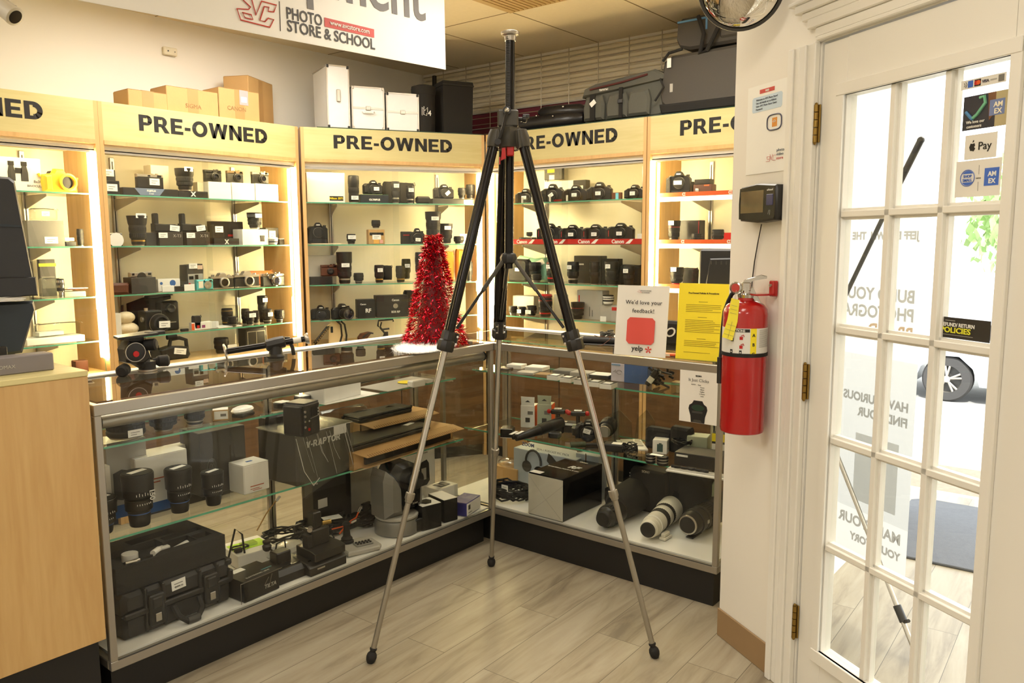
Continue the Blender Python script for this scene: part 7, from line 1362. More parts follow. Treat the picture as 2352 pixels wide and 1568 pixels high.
# lower glass shelf of the right counter
def rs(px, py, dx=0, dy=0): return R3(px, py, SB, dx, dy)
t = carton('small black box with white edges at the left end of the lower right shelf', rs(1163, 1010, .03), -62, .06, .07, .045, gblk, group=CR, printmb=MB(wht).box(-.03, .03, -.001, 0, .0, .002).box(-.03, .03, -.001, 0, .043, .045))
for i, (px, py, dx, h_, mm) in enumerate(((1212, 983, .01, .115, wht), (1250, 965, .09, .13, mat('sage_card', (176, 182, 158), .5)))):
    t = carton(('front white and orange hanging box with a small picture', 'rear sage and orange hanging box with a peg hole')[i], rs(px, py, dx, .0), -68, .075, .07, h_, mm, group='orange sided boxes in the right counter', printmb=MB(mgry).box(.0, .028, -.001, 0, h_*.6, h_*.75).box(-.012, .012, -.001, 0, h_*.25, h_*.45, dgry))
    part(t, 'orange_side', MB(org).box(.0375, .0384, .001, .069, .001, h_-.001)); part(t, 'hang_tab', MB(mm).prism([(-.034, h_), (-.036, h_+.045), (.036, h_+.045), (.034, h_)], .001, .003)); part(t, 'peg_hole', MB(dgry).prism([(-.014, h_+.018), (0, h_+.028), (.014, h_+.018)], .0, .0012))
t = thing('slider_arm', 'black camera support arm with red clamps and two white tags, across the lower right shelf', 'support arm', rs(1185, 1012), 0, CR); e0 = Vector((.0, 0, .012)); 
e1 = R3(1290, 965, SB+.055)-rs(1185, 1012); part(t, 'arm', MB(blk).cyl(e0, e0.lerp(e1, .5), .014, blk, 14, r1=.026).cyl(e0.lerp(e1, .5), e1, .028, blk, 14)); part(t, 'tip', MB(rub).cyl(e0+Vector((0, .02, 0)), e0.lerp(e1, .5)+Vector((0, .02, 0)), .010)); o_ = part(t, 'white_tag', MB(tagm).box(-.035, .035, -.008, .008, 0, .001)); o_.location = e0+Vector((.03, .0, .022)); o_.rotation_euler = (0, 0, .2); o_ = part(t, 'white_tag', MB(tagm).box(-.035, .035, -.008, .008, 0, .001)); o_.location = e0+Vector((.02, .03, .018)); o_.rotation_euler = (0, 0, .2)
for i, (px, py, z_, dx) in enumerate(((1282, 955, SB+.095, .04), (1328, 945, SB+.10, .10))):
    p = R3(px, py, z_, dx, 0); t = thing('clamp', ('front camera clamp with two red end knobs', 'rear camera clamp with two red end knobs, nearer the tripod leg')[i], 'clamp', p, -60, 'red knobbed clamps'); part(t, 'body', MB(blk).box(-.035, .035, -.015, .015, 0, .022, b=.004).box(-.02, .02, -.014, .014, .022, .03, sil, b=.002)); part(t, 'knob', MB(redm).ball((-.045, 0, .012), .012)); part(t, 'knob', MB(redm).ball((.045, 0, .012), .012)); part(t, 'stem', MB(blk).cyl((0, 0, 0), (0, 0, -.06), .010).lathe([(.03, -.095), (.032, -.06), (.02, -.055)], blk, 20))
t = thing('gimbal_plate', 'flat black mounting plate with white label strips, below the red clamps', 'mounting plate', rs(1300, 1000, .04, .0), -70, CR); part(t, 'plate', MB(blk).box(-.07, .07, 0, .06, .04, .055, b=.004)); part(t, 'support', MB(blk).box(-.04, .05, .01, .05, 0, .042, b=.006)); part(t, 'label', MB(tagm).box(-.02, .06, -.0008, .0, .042, .053).box(-.06, -.0, .01, .03, .0552, .056)); part(t, 'red_screw', MB(redm).cyl((-.03, -.003, .02), (-.03, 0, .02), .006))
dslr('black camera with lens and a folded white tag, middle of the lower right shelf', rs(1350, 1015, .05, -.0), -60, w_=.12, h_=.095, lens=.05, tag=(0, .02, 15), group=CR)
t = lens('round black lens lying on its side by the counter post, lower right shelf', rs(1388, 1000, .09, .0), 0, r=.042, h_=.09, axis=(1, .3, .2), group=CR)
t = thing('monopod', 'dark green tube lying on the lower right shelf', 'tube', rs(1310, 1028, .0, .0), 0, CR); part(t, 'tube', MB(mat('olive', (58, 66, 40), .4)).cyl((0, 0, .014), (.05, -.05, .014), .0135)); part(t, 'rod', MB(blk).cyl((.05, -.05, .014), (.14, -.17, .016), .007))
t = carton('small black flash accessory with grey corners on the lower right shelf', rs(1272, 1012, .03), -70, .06, .04, .03, blk, group=CR, lid=False, b=.006)
t = carton('tiny white and red card box before the support arm', rs(1258, 1000, .05, .0), -60, .05, .03, .03, wht, group=CR, printmb=MB(redm).box(.0, .025, -.001, 0, .015, .03))
t = carton('sage green small box behind the tripod leg, lower right shelf', rs(1325, 1005, .09, .0), -75, .05, .05, .05, MATS['sage_card'], group=CR)
t = carton('black power adapter with a white label, centre of the lower right shelf', rs(1408, 1045, .04, .0), -72, .10, .06, .036, blk, group=CR, b=.005, lid=False); part(t, 'label', MB(tagm).box(-.01, .035, .01, .045, .0362, .037))
coil('cable_coil', 'small tangle of thin black wire beside the power adapter', rs(1447, 1050, .05, .0), .035, .002, 9, .05, rub, rz=-90, tie=False)
solo('plastic_sleeve', 'crumpled clear plastic sleeve on the lower right shelf by the post', 'plastic bag', MB(clr).prism([(-.07, -.05), (-.06, .05), (.02, .07), (.08, .03), (.07, -.05), (.0, -.06)], 0, .006, ax='Z'), rs(1375, 1035, .04, .0), 20)
t = solo('printed_leaflet', 'glossy white printed leaflets lying behind the post on the lower right shelf', 'leaflet', MB(wht).box(-.1, .08, -.06, .06, 0, .006).box(-.04, .08, -.05, .04, .006, .01, lgry), rs(1450, 1010, .10, .0), 40)
for i, px in enumerate((1494, 1522)):
    t = thing('lens_cap_stack', ('left of two short silver banded lens cap stacks under a shared white label', 'right of two short silver banded lens cap stacks under a shared white label')[i], 'lens caps', rs(px, 1066+i*5, .02, 0), 0, 'silver banded cap stacks'); r_ = .021+.003*i
    part(t, 'cap', MB(rub).lathe([(r_*.9, 0), (r_, .003), (r_, .012)], rub, 28)); part(t, 'silver_band', MB(sil).lathe([(r_*.97, .012), (r_*.97, .017)], sil, 28).lathe([(r_*.97, .024), (r_*.97, .029)], sil, 28)); part(t, 'cap', MB(rub).lathe([(r_, .017), (r_, .024)], rub, 28).lathe([(r_, .029), (r_, .036), (r_*.95, .038), (.0005, .038)], rub, 28))
solo('shared_label', 'white label lying across the two silver banded cap stacks', 'label', MB(tagm).box(-.028, .028, -.012, .012, 0, .001), rs(1508, 1068, .02, .0)+Vector((0, 0, .0385)), -85)
t = carton('small white box with a green camera picture on the lower right shelf', rs(1515, 1050, .05, .0), -72, .065, .06, .062, wht, group=CR, printmb=MB(mat('dark_teal', (62, 84, 80), .5)).box(-.012, .014, -.001, 0, .01, .045).box(-.004, .008, -.001, 0, .045, .05)); part(t, 'red_dot', MB(redm).lathe([(.003, 0), (.003, .001)], redm, 12, (.0325, .03, .02), (1, 0, 0)))
pouch('black open top pouch behind the small green picture box', rs(1510, 1040, .13, .0), -85, .13, .06, .10, group=CR); pouch('second black pouch, nearer the standing lens poster', rs(1560, 1035, .13, -.0), -85, .10, .06, .12, group=CR)
t = carton('pale green white box under the lens poster, lower right shelf', rs(1600, 1020, .14, .0), -75, .09, .08, .09, MATS['sage_card'], group=CR)
t = carton('low wide black tray box at the right end of the lower right shelf', rs(1600, 1090, .09, .0), -84, .20, .13, .055, mat('tray_black', (38, 35, 33), .5), group=CR); part(t, 'white_clasp', MB(wht).box(-.09, -.04, -.003, 0, .04, .048))
t = thing('bead_necklace', 'open narrow grey and white case with black beads, front right of the lower right shelf', 'case', rs(1600, 1092, .0, .0), -84, CR); part(t, 'case', MB(lgry).box(-.13, .13, 0, .045, 0, .012, b=.003)); part(t, 'lid', MB(wht).box(-.13, .13, -.010, .004, 0, .008, b=.002)); part(t, 'bead', MB(rub).tube([(-.12+.01*i, .025+.004*math.sin(i*2), .017) for i in range(17)], .006))
t = carton('black and yellow labelled box cut by the counter frame, lower right shelf', rs(1640, 1050, .07, -.02), -80, .06, .06, .12, blk, group=CR, printmb=MB(ylw).box(-.03, .03, -.001, 0, .085, .12).box(-.03, .03, -.0015, 0, .03, .075, wht))
coil('cable_coil', 'loose loop of black cable on the low wide black tray box', rs(1565, 1062, .09, .0)+Vector((0, 0, .056)), .045, .003, 4, .02, rub, rz=-90, tie=False)
t = thing('acrylic_dome', 'clear curved acrylic display shield behind the leaflets in the right counter', 'acrylic shield', rs(1440, 1000, .24, .0), -85, CR); part(t, 'shield', MB(clr).prism([(-.1, 0), (-.1, .13), (-.04, .16), (.02, .11), (.03, 0)], 0, .004).prism([(.02, 0), (.03, .12), (.08, .17), (.12, .12), (.13, 0)], .04, .044))
# upper glass shelf of the right counter: flat filter cases
FG = 'flat filter cases on the upper right shelf'
specs = ((1155, 850, .07, .006, mat('slate_dark', (92, 84, 78), .5), 'brown slate topped filter case at the left end of the upper right shelf'), (1180, 848, .085, .02, wht, 'bright white filter case with a soft curved edge, left on the upper right shelf'), (1205, 862, .09, .012, lgry, 'filter case with a striped clear front edge, upper right shelf'), (1245, 868, .08, .014, mat('tan_case', (150, 122, 84), .5), 'tan filter case with dark lettered edge, upper right shelf'))
for i, (px, py, w__, h_, mm, lab) in enumerate(specs): carton(lab, R3(px, py, SA, .01), -78, w__, .07, h_, mm, group=FG)
for i, px in enumerate((1268, 1298, 1330, 1362, 1390)):
    t = carton(('first clear edged filter box of the bright row, beside the tan case', 'second clear edged filter box of the bright row', 'middle clear edged filter box, crossed by the tripod leg', 'fourth clear edged filter box, just right of the tripod leg', 'last clear edged filter box, touching the lilac carton')[i], R3(px, 874+i*5, SA, .005), -82, .058, .07, .022, wht, group=FG, top=dgry); part(t, 'label', MB(tagm).box(-.018, .018, .01, .05, .0235, .0242))
for i, (px, py, mm, lab) in enumerate(((1225, 836, wht, 'large white flat case at the back left of the upper right shelf'), (1290, 838, mgry, 'smoke grey clear case at the back of the upper right shelf'), (1330, 842, lgry, 'pale case behind the tripod leg on the upper right shelf'), (1375, 850, wht, 'white topped dark case behind the bright row'))):
    carton(lab, R3(px, py, SA, .06), -80, .10, .09, .018, mm if i != 3 else dgry, top=mm, group=FG)
t = carton('upright lilac white carton with scribbled writing on the upper right shelf', R3(1422, 874, SA, .0), -84, .085, .09, .085, mat('lilac_card', (222, 214, 224), .5, var=.01), group=CR, side=mat('mid_blue', (84, 112, 168), .5), printmb=MB(mat('light_blue', (150, 180, 216), .5)).box(-.04, .005, -.001, 0, .075, .083).tube([(-.0+.014*math.cos(i*.7), -.001, .045+.010*math.sin(i*.7)) for i in range(9)], .0008, ink, 4).tube([(-.02, -.001, .04), (-.018, -.001, .055), (-.03, -.001, .045)], .0008, ink, 4))
t = carton('blue box behind the lilac carton on the upper right shelf', R3(1460, 868, SA, .12), -86, .12, .05, .09, MATS['mid_blue'], group=CR)
t = thing('hand_tool', 'dark cylindrical tool with a white label leaning on the upper right shelf', 'tool', R3(1485, 890, SA, 0, 0), 0, CR); a_ = Vector((0, 0, .012)); b_ = Vector((.03, -.035, .075)); part(t, 'body', MB(blk).cyl(a_, b_, .012, blk, 18, r1=.015)); part(t, 'label', MB(tagm).cyl(a_.lerp(b_, .2), a_.lerp(b_, .55), .0142, tagm, 18)); part(t, 'frame', MB(rub).tube([b_, b_+Vector((.02, .02, .01)), b_+Vector((.02, .03, -.04)), b_+Vector((.01, .02, -.05))], .003))
t = thing('camera_rig', 'jumble of small black rig parts and screws right of the lilac carton', 'rig parts', R3(1515, 893, SA, .03), -80, CR); mb = MB(blk); rnd = random.Random(4)
for i in range(26): x_, y_, z_ = rnd.uniform(-.05, .05), rnd.uniform(0, .05), rnd.uniform(.01, .08); mb.at((x_, y_, z_), rnd.uniform(0, 90), rnd.uniform(0, 90), 0).box(-.012, .012, -.005, .005, -.005, .005, b=.001)
part(t, 'clamp_parts', mb); part(t, 'rod', MB(dgry).cyl((-.05, .0, .04), (.04, .02, .0), .005).cyl((-.04, .03, .075), (.05, .02, .06), .005)); part(t, 'silver_screw', MB(sil).cyl((0, -.006, .07), (0, 0, .07), .006))
t = carton('empty clear plastic cup box at the right end of the upper right shelf', R3(1553, 905, SA, .0), -84, .05, .05, .05, clr, group=CR)
# lens poster taped to the front glass
p0, p1 = X(1563, 848, RX0-.001), X(1650, 853, RX0-.001)
t = thing('lens_poster', 'white poster reading It Just Clicks with a black lens, on the right counter glass', 'poster', (RX0-.003, (p0.y+p1.y)/2, 0), -90); a = abs(p0.y-p1.y)/2; zt = X(1563, 848, RX0).z; zb = X(1563, 965, RX0).z
part(t, 'sheet', MB(wht).box(-a, a, 0, .001, zb, zt)); hh_ = zt-zb
txt(t, 'SIGMA', .009, bink, (0, -.0006, zt-hh_*.105), bold=.0003); txt(t, 'It Just Clicks', .017, ink, (0, -.0006, zt-hh_*.20)); 
txt(t, 'SIGMA  -  Sony', .0065, ink, (-.01, -.0006, zt-hh_*.27))
for i, s_ in enumerate(('Canon', 'Nikon', 'Fujifilm', 'L-Mount', 'Leica')): txt(t, s_, .0065, ink, (.016, -.0006, zt-hh_*(.315+.042*i)))
lp = MB(bink); s = a*.5; zc = zb+hh_*.19
lp.prism([(-s*.72, zb+.001), (-s*.78, zc-.012), (-s*.9, zc+.002), (-s, zc+.016), (-s*.92, zc+.03), (-s*.62, zc+.038), (-s*.45, zc+.05), (s*.45, zc+.05), (s*.62, zc+.038), (s*.92, zc+.03), (s, zc+.016), (s*.9, zc+.002), (s*.78, zc-.012), (s*.72, zb+.001)], -.0008, 0, bink).prism([(s*.68*math.cos(i*PI/10), zc+.022+.012*math.sin(i*PI/10)) for i in range(20)], -.0014, -.0007, mat('lens_print_green', (36, 60, 44), .4)).box(-s*.6, s*.5, -.0014, -.0007, zc+.0, zc+.008, dgry).prism([(-s*.5, zb+.002), (-s*.4, zb+.012), (s*.3, zb+.012), (s*.5, zb+.002)], -.0014, -.0007, MATS['dark_grey'])
part(t, 'lens_picture', lp)
solo('door_stopper', 'narrow black plastic strip on the side of the right counter, beside the extinguisher', 'strip', MB(blk).box(-.004, .004, -.02, .02, 0, .10, b=.002), (RX0+.012, RY0-.006, HT-.15))
# ================================================================== on the door wall (its own frame: x right, y outwards)
def W(px, py, off=0):
    h = hit(px, py, DN, DN.dot(D0)-off); r_ = h-D0; return Vector((-(r_.x*DC+r_.y*DS), -off, h.z))
def wall_thing(name, label, cat, loc, **kw):
    g = D0+Vector((-DC, -DS, 0))*loc[0]+DN*loc[1]; return thing(name, label, cat, (g.x, g.y, loc[2]), DRZ, **kw)
a0, a1 = W(1717, 206), W(1714, 403); b0, b1 = W(1826, 178), W(1808, 386)
w_ = .216; h_ = .282; c = Vector(((a0.x+b0.x)/2-.004, -.002, 1.664))
t = wall_thing('wifi_poster', 'white paper notice with a red heading and blue panel, taped on the door wall', 'notice', c); a = w_/2
part(t, 'sheet', MB(mat('poster_paper', (244, 242, 234), .6, var=.01)).box(-a, a, 0, .001, 0, h_))
rp = mat('poster_red', (200, 70, 62), .5, var=0); lb = mat('poster_blue', (200, 218, 232), .5, var=0); gb = mat('poster_slate', (82, 82, 100), .5, var=0)
part(t, 'heading_bar', MB(rp).box(-.045, .03, -.0006, 0, h_*.90, h_*.945, b=.0)); txt(t, 'WiFi', .010, wink, (-.006, -.001, h_*.908), bold=.0003)
part(t, 'blue_panel', MB(lb).prism([(-.078, h_*.70), (-.082, h_*.72), (-.082, h_*.85), (-.076, h_*.87), (.064, h_*.87), (.070, h_*.85), (.070, h_*.72), (.064, h_*.70)], -.0006, 0))
for i, s_ in enumerate(('Welcome to AVC Photo Store!', 'Our wifi details are as follows:', 'User: AVC Photo Store Guest', 'Password:')): txt(t, s_, .0085, mat('poster_ink', (96, 104, 116), .6, var=0), (-.062, -.0011, h_*(.825-.035*i)), al='LEFT')
# speech bubble with the wireless symbol
part(t, 'bubble', MB(gb).tube([(.035+.036*math.copysign(abs(math.cos(i*PI/14))**.6, math.cos(i*PI/14)), -.001, h_*.55+.024*math.copysign(abs(math.sin(i*PI/14))**.6, math.sin(i*PI/14))) for i in range(28)], .0022, closed=True)); part(t, 'wireless_symbol', MB(mat('poster_orange', (222, 148, 56), .5, var=0)).box(.024, .048, -.0008, 0, h_*.55-.014, h_*.55+.014).tube([(.036+.009*math.cos(.6+i*.2), -.001, h_*.535+.010*math.sin(.6+i*.2)) for i in range(11)], .0009, wink, 4).tube([(.036+.005*math.cos(.6+i*.2), -.001, h_*.535+.006*math.sin(.6+i*.2)) for i in range(11)], .0009, wink, 4))
part(t, 'store_logo', MB(rp).tube([(-.0, -.001, .035), (.018, -.001, .035), (.02, -.001, .05), (.004, -.001, .05), (.006, -.001, .042), (.016, -.001, .042)], .0006, rp, 4).tube([(.02, -.001, .056), (.026, -.001, .038), (.032, -.001, .056)], .0006, rp, 4).tube([(.05, -.001, .052), (.036, -.001, .052), (.034, -.001, .036), (.048, -.001, .036)], .0006, rp, 4))
for i, s_ in enumerate(('photo', 'video', 'store')): txt(t, s_, .013, mat('poster_ink', (96, 104, 116), .6) if i < 2 else rp, (.052, -.001, .062-.0125*i), al='LEFT', sp=1.2)
# access terminal
dcx = (W(1700, 470).x+W(1797, 470).x)/2
p0, p1 = W(1697, 470, .045), W(1783, 470, .045); cx = (p0.x+p1.x)/2; dw_ = (p1.x-p0.x)/2; z0, z1 = 1.505, 1.628
t = wall_thing('access_terminal', 'black wall mounted terminal with an amber tinted screen, below the paper notice', 'terminal', (cx, 0, z0)); hh_ = z1-z0; a = dw_
tb = mat('terminal_black', (34, 32, 30), .35)
part(t, 'housing', MB(tb).prism([(-a*.92, 0.006), (-a, .02), (-a, hh_-.022), (-a*.93, hh_-.008), (0, hh_), (a*.93, hh_-.008), (a, hh_-.022), (a, .02), (a*.92, .006), (0, -.001)], -.046, -.001, tb, b=.006))
part(t, 'screen', MB(mat('terminal_screen', (120, 104, 74), .08, coat=1, var=.25, scale=20)).box(-a*.86, a*.36, -.0475, -.045, hh_*.25, hh_*.82)); part(t, 'face_plate', MB(gblk).prism([(-a*.95, .012), (-a*.97, hh_*.5), (-a*.93, hh_*.9), (0, hh_*.965), (a*.93, hh_*.9), (a*.97, hh_*.5), (a*.95, .012), (0, .004)], -.0468, -.046)); part(t, 'finger_sensor', MB(mat('sensor_blue', (40, 44, 96), .2)).box(a*.52, a*.86, -.049, -.046, hh_*.42, hh_*.70, b=.002)); part(t, 'card_icon', MB(lgry).tube([(a*.62, -.0472, hh_*.2), (a*.66, -.0472, hh_*.3), (a*.72, -.0472, hh_*.3), (a*.7, -.0472, hh_*.18)], .0006)); txt(t, 'uAttend', .009, wink, (a*.68, -.0472, hh_*.79))
g0 = W(1749, 515, .02); g1 = W(1740, 560, .004); g2 = W(1733, 600, .003); g3 = W(1728, 640, .003)
t = wall_thing('terminal_cable', 'thin black cable hanging from the wall terminal to behind the extinguisher', 'cable', g0); part(t, 'cord', MB(blk).tube([q-g0 for q in (g0, g1, g2, g3, W(1724, 690, .003))], .0018))
# fire extinguisher
cw = W(1710, 860, .078); r_ = 49.5*K(D0-Vector((DC, DS, 0))*cw.x*-1*-1-DN*.078+Vector((0, 0, cw.z))); cx = cw.x; zb = W(1708, 990, .078).z; zt = W(1714, 697, .078).z
t = wall_thing('fire_extinguisher', 'red fire extinguisher with a yellow inspection tag, hanging on the door wall', 'fire extinguisher', (cx, -.082, zb)); H_ = zt-zb
part(t, 'cylinder', MB(red).lathe([(r_*.9, 0), (r_*.97, .003), (r_, .012), (r_, H_-.030), (r_*.96, H_-.016), (r_*.82, H_-.002), (r_*.55, H_+.008), (r_*.36, H_+.012), (r_*.34, H_+.022)], red, 48))
lbm = mat('extinguisher_label', (232, 230, 222), .35, var=.03, scale=6); lz0, lz1 = H_*.625, H_*.825
def wrap(m, a0, a1, z0_, z1_, rr, seg=14):
    b = MB(m); vs = []
    for i in range(seg+1):
        an = math.radians(a0+(a1-a0)*i/seg); vs += [(rr*math.sin(an), -rr*math.cos(an), z0_), (rr*math.sin(an), -rr*math.cos(an), z1_)]
    return b.add(vs, [(2*i, 2*i+2, 2*i+3, 2*i+1) for i in range(seg)])
part(t, 'label', wrap(lbm, -110, 112, lz0, lz1, r_+.0006, 30))
part(t, 'yellow_band', wrap(ylw, 14, 30, lz0, lz1, r_+.001)); part(t, 'heading_band', wrap(bink, -60, 12, lz1-.012, lz1-.002, r_+.0011))
def wtxt(s, sz, an, z_, m, bold=0):
    an = math.radians(an); o_ = txt(t, s, sz, m, (r_*1.025*math.sin(an), -r_*1.025*math.cos(an), z_), rot=(90, 0, math.degrees(an)), bold=bold)
wtxt('INSTRUCTIONS'[-6:], .010, -14, lz1-.0105, wink, .0003)
for i, s_ in enumerate('ABC'): wtxt(s_, .014, 22, lz1-.026-.030*i, bink, .0003)
pcg = MB(redm)
for an, z_ in ((-8, lz1-.028), (-8, lz1-.056)):
    an_ = math.radians(an); pcg.at((r_*1.02*math.sin(an_), -r_*1.02*math.cos(an_), z_), rz=an); pcg.box(-.006, .004, -.001, 0, -.008, .002).tube([(-.002, -.001, .004), (.006, -.001, .008), (.008, -.001, .002)], .0012)
part(t, 'pictogram', pcg); pcg = MB(bink)
for an, z_ in ((-32, lz1-.036), (-34, lz0+.010), (-10, lz0+.008)):
    an_ = math.radians(an); pcg.at((r_*1.02*math.sin(an_), -r_*1.02*math.cos(an_), z_), rz=an); pcg.box(-.004, .004, -.001, 0, -.006, .006).box(-.002, .002, -.0012, -.0008, -.003, .001, wink)
part(t, 'black_pictogram', pcg); sm = MB(ink)
for i in range(18):
    for (A0, A1) in ((38, 92),): 
        zz = lz1-.006-i*.0032; b_ = wrap(ink, A0, A1-(i*13 % 11), zz, zz+.0009, r_+.0011, 8); sm.v += b_.v; n_ = len(sm.v)-len(b_.v); sm.f += [[q+n_ for q in f] for f in b_.f]; sm.mi += b_.mi; sm.ms = b_.ms
part(t, 'small_print', sm)
part(t, 'strap', MB(rub).lathe([(r_+.0008, H_*.605), (r_+.0025, H_*.607), (r_+.0025, H_*.632), (r_+.0008, H_*.634)], rub, 48), 'black rubber strap')
part(t, 'valve', MB(chr_).lathe([(r_*.36, H_+.02), (r_*.38, H_+.03), (r_*.24, H_+.034), (r_*.24, H_+.055)], chr_, 24).box(-.014, .014, -.016, .016, H_+.04, H_+.07, b=.004))
part(t, 'carry_handle', MB(chr_).prism([(.0, H_+.045), (.02, H_+.055), (.055, H_-.01), (.058, H_-.025), (.05, H_-.03), (.03, H_+.01), (.005, H_+.035)], -.012, .012, chr_, b=.002)); part(t, 'squeeze_lever', MB(chr_).prism([(-.02, H_+.062), (-.005, H_+.078), (.045, H_+.094), (.062, H_+.09), (.062, H_+.082), (.02, H_+.075), (.0, H_+.055)], -.012, .012, chr_, b=.002))
part(t, 'gauge', MB(chr_).lathe([(.018, 0), (.0195, .004), (.0195, .014), (.016, .015), (.015, .012), (.0005, .012)], chr_, 28, (-.028, -.014, H_+.052), (-.5, -1, 0))); part(t, 'gauge_face', MB(rp).lathe([(.014, .0125), (.0005, .013)], rp, 24, (-.028, -.014, H_+.052), (-.5, -1, 0)))
part(t, 'hose', MB(rub).tube([(-.01, .01, H_+.045), (-.03, .016, H_+.042), (-.045, .024, H_+.028), (-.055, .03, H_+.005), (-r_+.004, .036, H_-.03), (-r_+.001, .038, H_-.07), (-r_-.001, .034, H_*.75), (-r_-.002, .02, H_*.62), (-r_-.004, .01, H_*.54)], .0068, rub, 10)); part(t, 'hose_nozzle', MB(blk).cyl((-r_-.006, .01, H_*.575), (-r_-.003, .01, H_*.37), .0085, blk, 14, r1=.011))
tg = MB(mat('tag_yellow', (248, 232, 60), .6, var=.02)); tg.add([(-.045, -.062, H_+.022), (-.020, -.066, H_+.016), (-.024, -.068, H_-.052), (-.055, -.066, H_-.045), (-.070, -.072, H_-.102), (-.038, -.074, H_-.112)], [(0, 1, 2, 3), (3, 2, 5, 4)])
o_ = part(t, 'inspection_tag', tg, 'yellow paper tag'); part(o_, 'tag_print', MB(ink).tube([(-.045, -.0665, H_-.0), (-.026, -.068, H_-.004)], .0005, ink, 4).tube([(-.047, -.0668, H_-.012), (-.027, -.0685, H_-.016)], .0005, ink, 4).tube([(-.049, -.067, H_-.024), (-.028, -.069, H_-.028)], .0005, ink, 4).tube([(-.056, -.070, H_-.06), (-.030, -.0715, H_-.067)], .0004, ink, 4).tube([(-.060, -.0715, H_-.075), (-.033, -.073, H_-.083)], .0004, ink, 4).tube([(-.064, -.073, H_-.09), (-.036, -.0745, H_-.098)], .0004, ink, 4).tube([(-.040, -.0685, H_-.052), (-.052, -.0745, H_-.104)], .0004, ink, 4)); part(o_, 'wire_loop', MB(sil).tube([(-.03, -.035, H_+.045), (-.034, -.05, H_+.03), (-.033, -.0645, H_+.018)], .0009))
t.rotation_euler.z = math.radians(DRZ+55)
wb_ = part(t, 'wall_bracket', MB(red).box(.034, .056, .060, .0805, H_+.025, H_+.075, b=.003).box(-.0, .056, .0, .07, H_+.028, H_+.034, b=.001)); part(wb_, 'bracket_screw', MB(sil).cyl((.045, .056, H_+.06), (.045, .06, H_+.06), .005, sil, 10))
wb_.rotation_euler = (0, 0, math.radians(-55))
# stickers on the door glass (glass plane at y = .018)
def G(px, py): h = hit(px, py, DN, DN.dot(D0)+.017); r_ = h-D0; return Vector((-(r_.x*DC+r_.y*DS), .017, h.z))
def sticker(name, label, tl, br, m, cat='sticker'):
    p, q = G(*tl), G(*br); w_ = abs(q.x-p.x); h_ = abs(p.z-q.z); c = Vector(((p.x+q.x)/2, .0165, (p.z+q.z)/2)); t = wall_thing(name, label, cat, c)
    part(t, 'sheet', MB(m).box(-w_/2, w_/2, 0, .0008, -h_/2, h_/2)); return t, w_/2, h_/2
stk = mat('sticker_white', (232, 228, 218), .5, var=.01); bl2 = mat('card_blue', (64, 108, 200), .5, var=.0)
p = G(2208, 197), G(2312, 180)
t, a, b = sticker('payment_sticker', 'narrow strip sticker with payment card marks, top right pane of the glass door', (2209, 187), (2311, 187), stk)
part(t, 'contactless_mark', MB(ink).tube([(-a*.85, -.001, -b*.4), (-a*.80, -.001, 0), (-a*.85, -.001, b*.4)], .0006).tube([(-a*.78, -.001, -b*.6), (-a*.72, -.001, 0), (-a*.78, -.001, b*.6)], .0006)); part(t, 'blue_mark', MB(bl2).box(-a*.68, -a*.45, -.0008, 0, -b*.7, b*.7)); part(t, 'orange_mark', MB(blk).box(-a*.38, -a*.1, -.0008, 0, -b*.7, b*.7).lathe([(b*.5, 0), (b*.5, .0006), (.0003, .0006)], redm, 16, (-a*.29, -.0009, 0), (0, -1, 0)).lathe([(b*.5, 0), (b*.5, .0006), (.0003, .0006)], org, 16, (-a*.19, -.001, 0), (0, -1, 0))); txt(t, 'VISA', .009, gb, (a*.12, -.001, -.003), bold=.0003); part(t, 'grey_mark', MB(lgry).box(a*.33, a*.6, -.0008, 0, -b*.15, b*.15)); part(t, 'bank_mark', MB(mgry).box(a*.68, a*.92, -.0008, 0, -b*.7, b*.7))
t, a, b = sticker('card_sticker', 'dark picture sticker reading We love our customers, top right pane of the glass door', (2215, 224), (2314, 286), mat('photo_dark', (50, 50, 60), .5, var=.2, scale=30))
part(t, 'right_panel', MB(mat('khaki_print', (186, 172, 130), .5)).box(a*.45, a, -.0006, 0, -b, b)); part(t, 'brown_area', MB(mat('rust_print', (124, 84, 56), .5)).prism([(a*.1, b), (a*.45, b), (a*.45, -b*.2), (a*.2, -b*.6)], -.0007, 0)); part(t, 'heart_arms', MB(mat('mint_print', (120, 190, 150), .5)).tube([(-a*.25, -.001, b*.8), (-a*.05, -.001, b*.85), (a*.0, -.001, b*.45), (-a*.35, -.001, -b*.15), (-a*.55, -.001, -b*.35)], .004, None, 6)); part(t, 'blue_arm', MB(mat('arm_blue', (70, 130, 180), .5)).tube([(-a*.85, -.001, b*.1), (-a*.6, -.001, -b*.3), (-a*.5, -.001, -b*.4)], .004, None, 6)); part(t, 'blue_square', MB(mat('faded_blue', (116, 132, 178), .5)).box(a*.2, a*.85, -.001, 0, -b*.35, b*.55)); txt(t, 'AM', .016, crm, (a*.58, -.0016, b*.12), bold=.0004); txt(t, 'EX', .016, crm, (a*.58, -.0016, -b*.26), bold=.0004); txt(t, 'We love our', .0095, wink, (-a*.4, -.001, -b*.62), bold=.0002); txt(t, 'customers', .0095, wink, (-a*.45, -.001, -b*.88), bold=.0002)
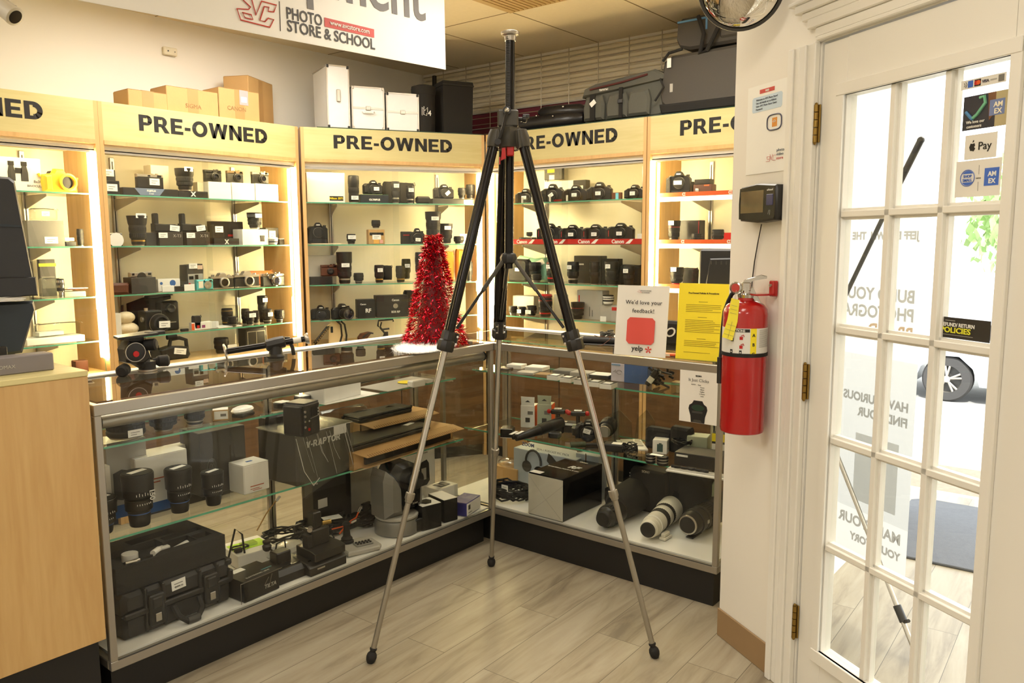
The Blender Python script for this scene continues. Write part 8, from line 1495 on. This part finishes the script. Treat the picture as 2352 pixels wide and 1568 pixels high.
t, a, b = sticker('payment_sticker', 'rounded pale sticker with a fruit mark, right hand column of the glass door', (2218, 312), (2288, 360), stk); txt(t, 'Pay', .026, bink, (a*.28, -.001, -b*.28)); part(t, 'fruit_mark', MB(bink).prism([(-a*.62, -b*.3), (-a*.7, 0), (-a*.62, b*.3), (-a*.5, b*.26), (-a*.38, b*.3), (-a*.34, b*.1), (-a*.40, 0), (-a*.32, -b*.15), (-a*.42, -b*.36), (-a*.5, -b*.3)], -.0008, 0).prism([(-a*.5, b*.36), (-a*.48, b*.52), (-a*.42, b*.56), (-a*.43, b*.42)], -.0008, 0))
t, a, b = sticker('shop_sticker', 'pale square sticker with a round blue mark and a blue square, glass door', (2198, 372), (2296, 448), stk); part(t, 'round_mark', MB(bl2).tube([(-a*.45+.019*math.cos(i*PI/12), -.001, .002+.019*math.sin(i*PI/12)) for i in range(24)], .0008, closed=True).prism([(-a*.45+.017*math.cos(PI*.2+i*PI*.06), .002+.017*math.sin(PI*.2+i*PI*.06)) for i in range(11)], -.0008, 0).prism([(-a*.45+.017*math.cos(PI*1.2+i*PI*.06), .002+.017*math.sin(PI*1.2+i*PI*.06)) for i in range(11)], -.0008, 0)); txt(t, 'SHOP', .009, bl2, (-a*.45, -.001, .003), bold=.0001); txt(t, 'SMALL', .009, bl2, (-a*.45, -.001, -.006), bold=.0001); part(t, 'divider', MB(ink).box(a*.04, a*.05, -.0006, 0, b*.2, b*.7).box(a*.04, a*.05, -.0006, 0, -b*.7, -b*.2)); txt(t, 'WITH', .005, ink, (a*.045, -.001, -.002)); part(t, 'blue_square', MB(bl2).box(a*.3, a*.92, -.0006, 0, -b*.45, b*.5)); txt(t, 'AM', .015, wink, (a*.64, -.001, b*.06), bold=.0005); txt(t, 'EX', .015, wink, (a*.64, -.001, -b*.32), bold=.0005)
t, a, b = sticker('policy_sticker', 'black sticker reading REFUND/ RETURN POLICIES on the glass door', (2162, 726), (2273, 788), mat('sticker_black', (46, 42, 38), .5)); o1 = txt(t, 'REFUND/ RETURN', .0125, wink, (-a*.98, -.001, b*.14), al='LEFT', bold=.0004); o1.scale.x = a*1.38/max(v.co.x for v in o1.data.vertices); o1 = txt(t, 'POLICIES', .0185, mat('sticker_yellow', (236, 232, 60), .5, var=0), (-a*.98, -.001, -b*.46), al='LEFT', bold=.0005); o1.scale.x = a*1.24/max(v.co.x for v in o1.data.vertices); part(t, 'small_print', MB(lgry).box(-a*.95, a*.35, -.0008, 0, -b*.7, -b*.66).box(-a*.8, -a*.4, -.0008, 0, b*.66, b*.72))
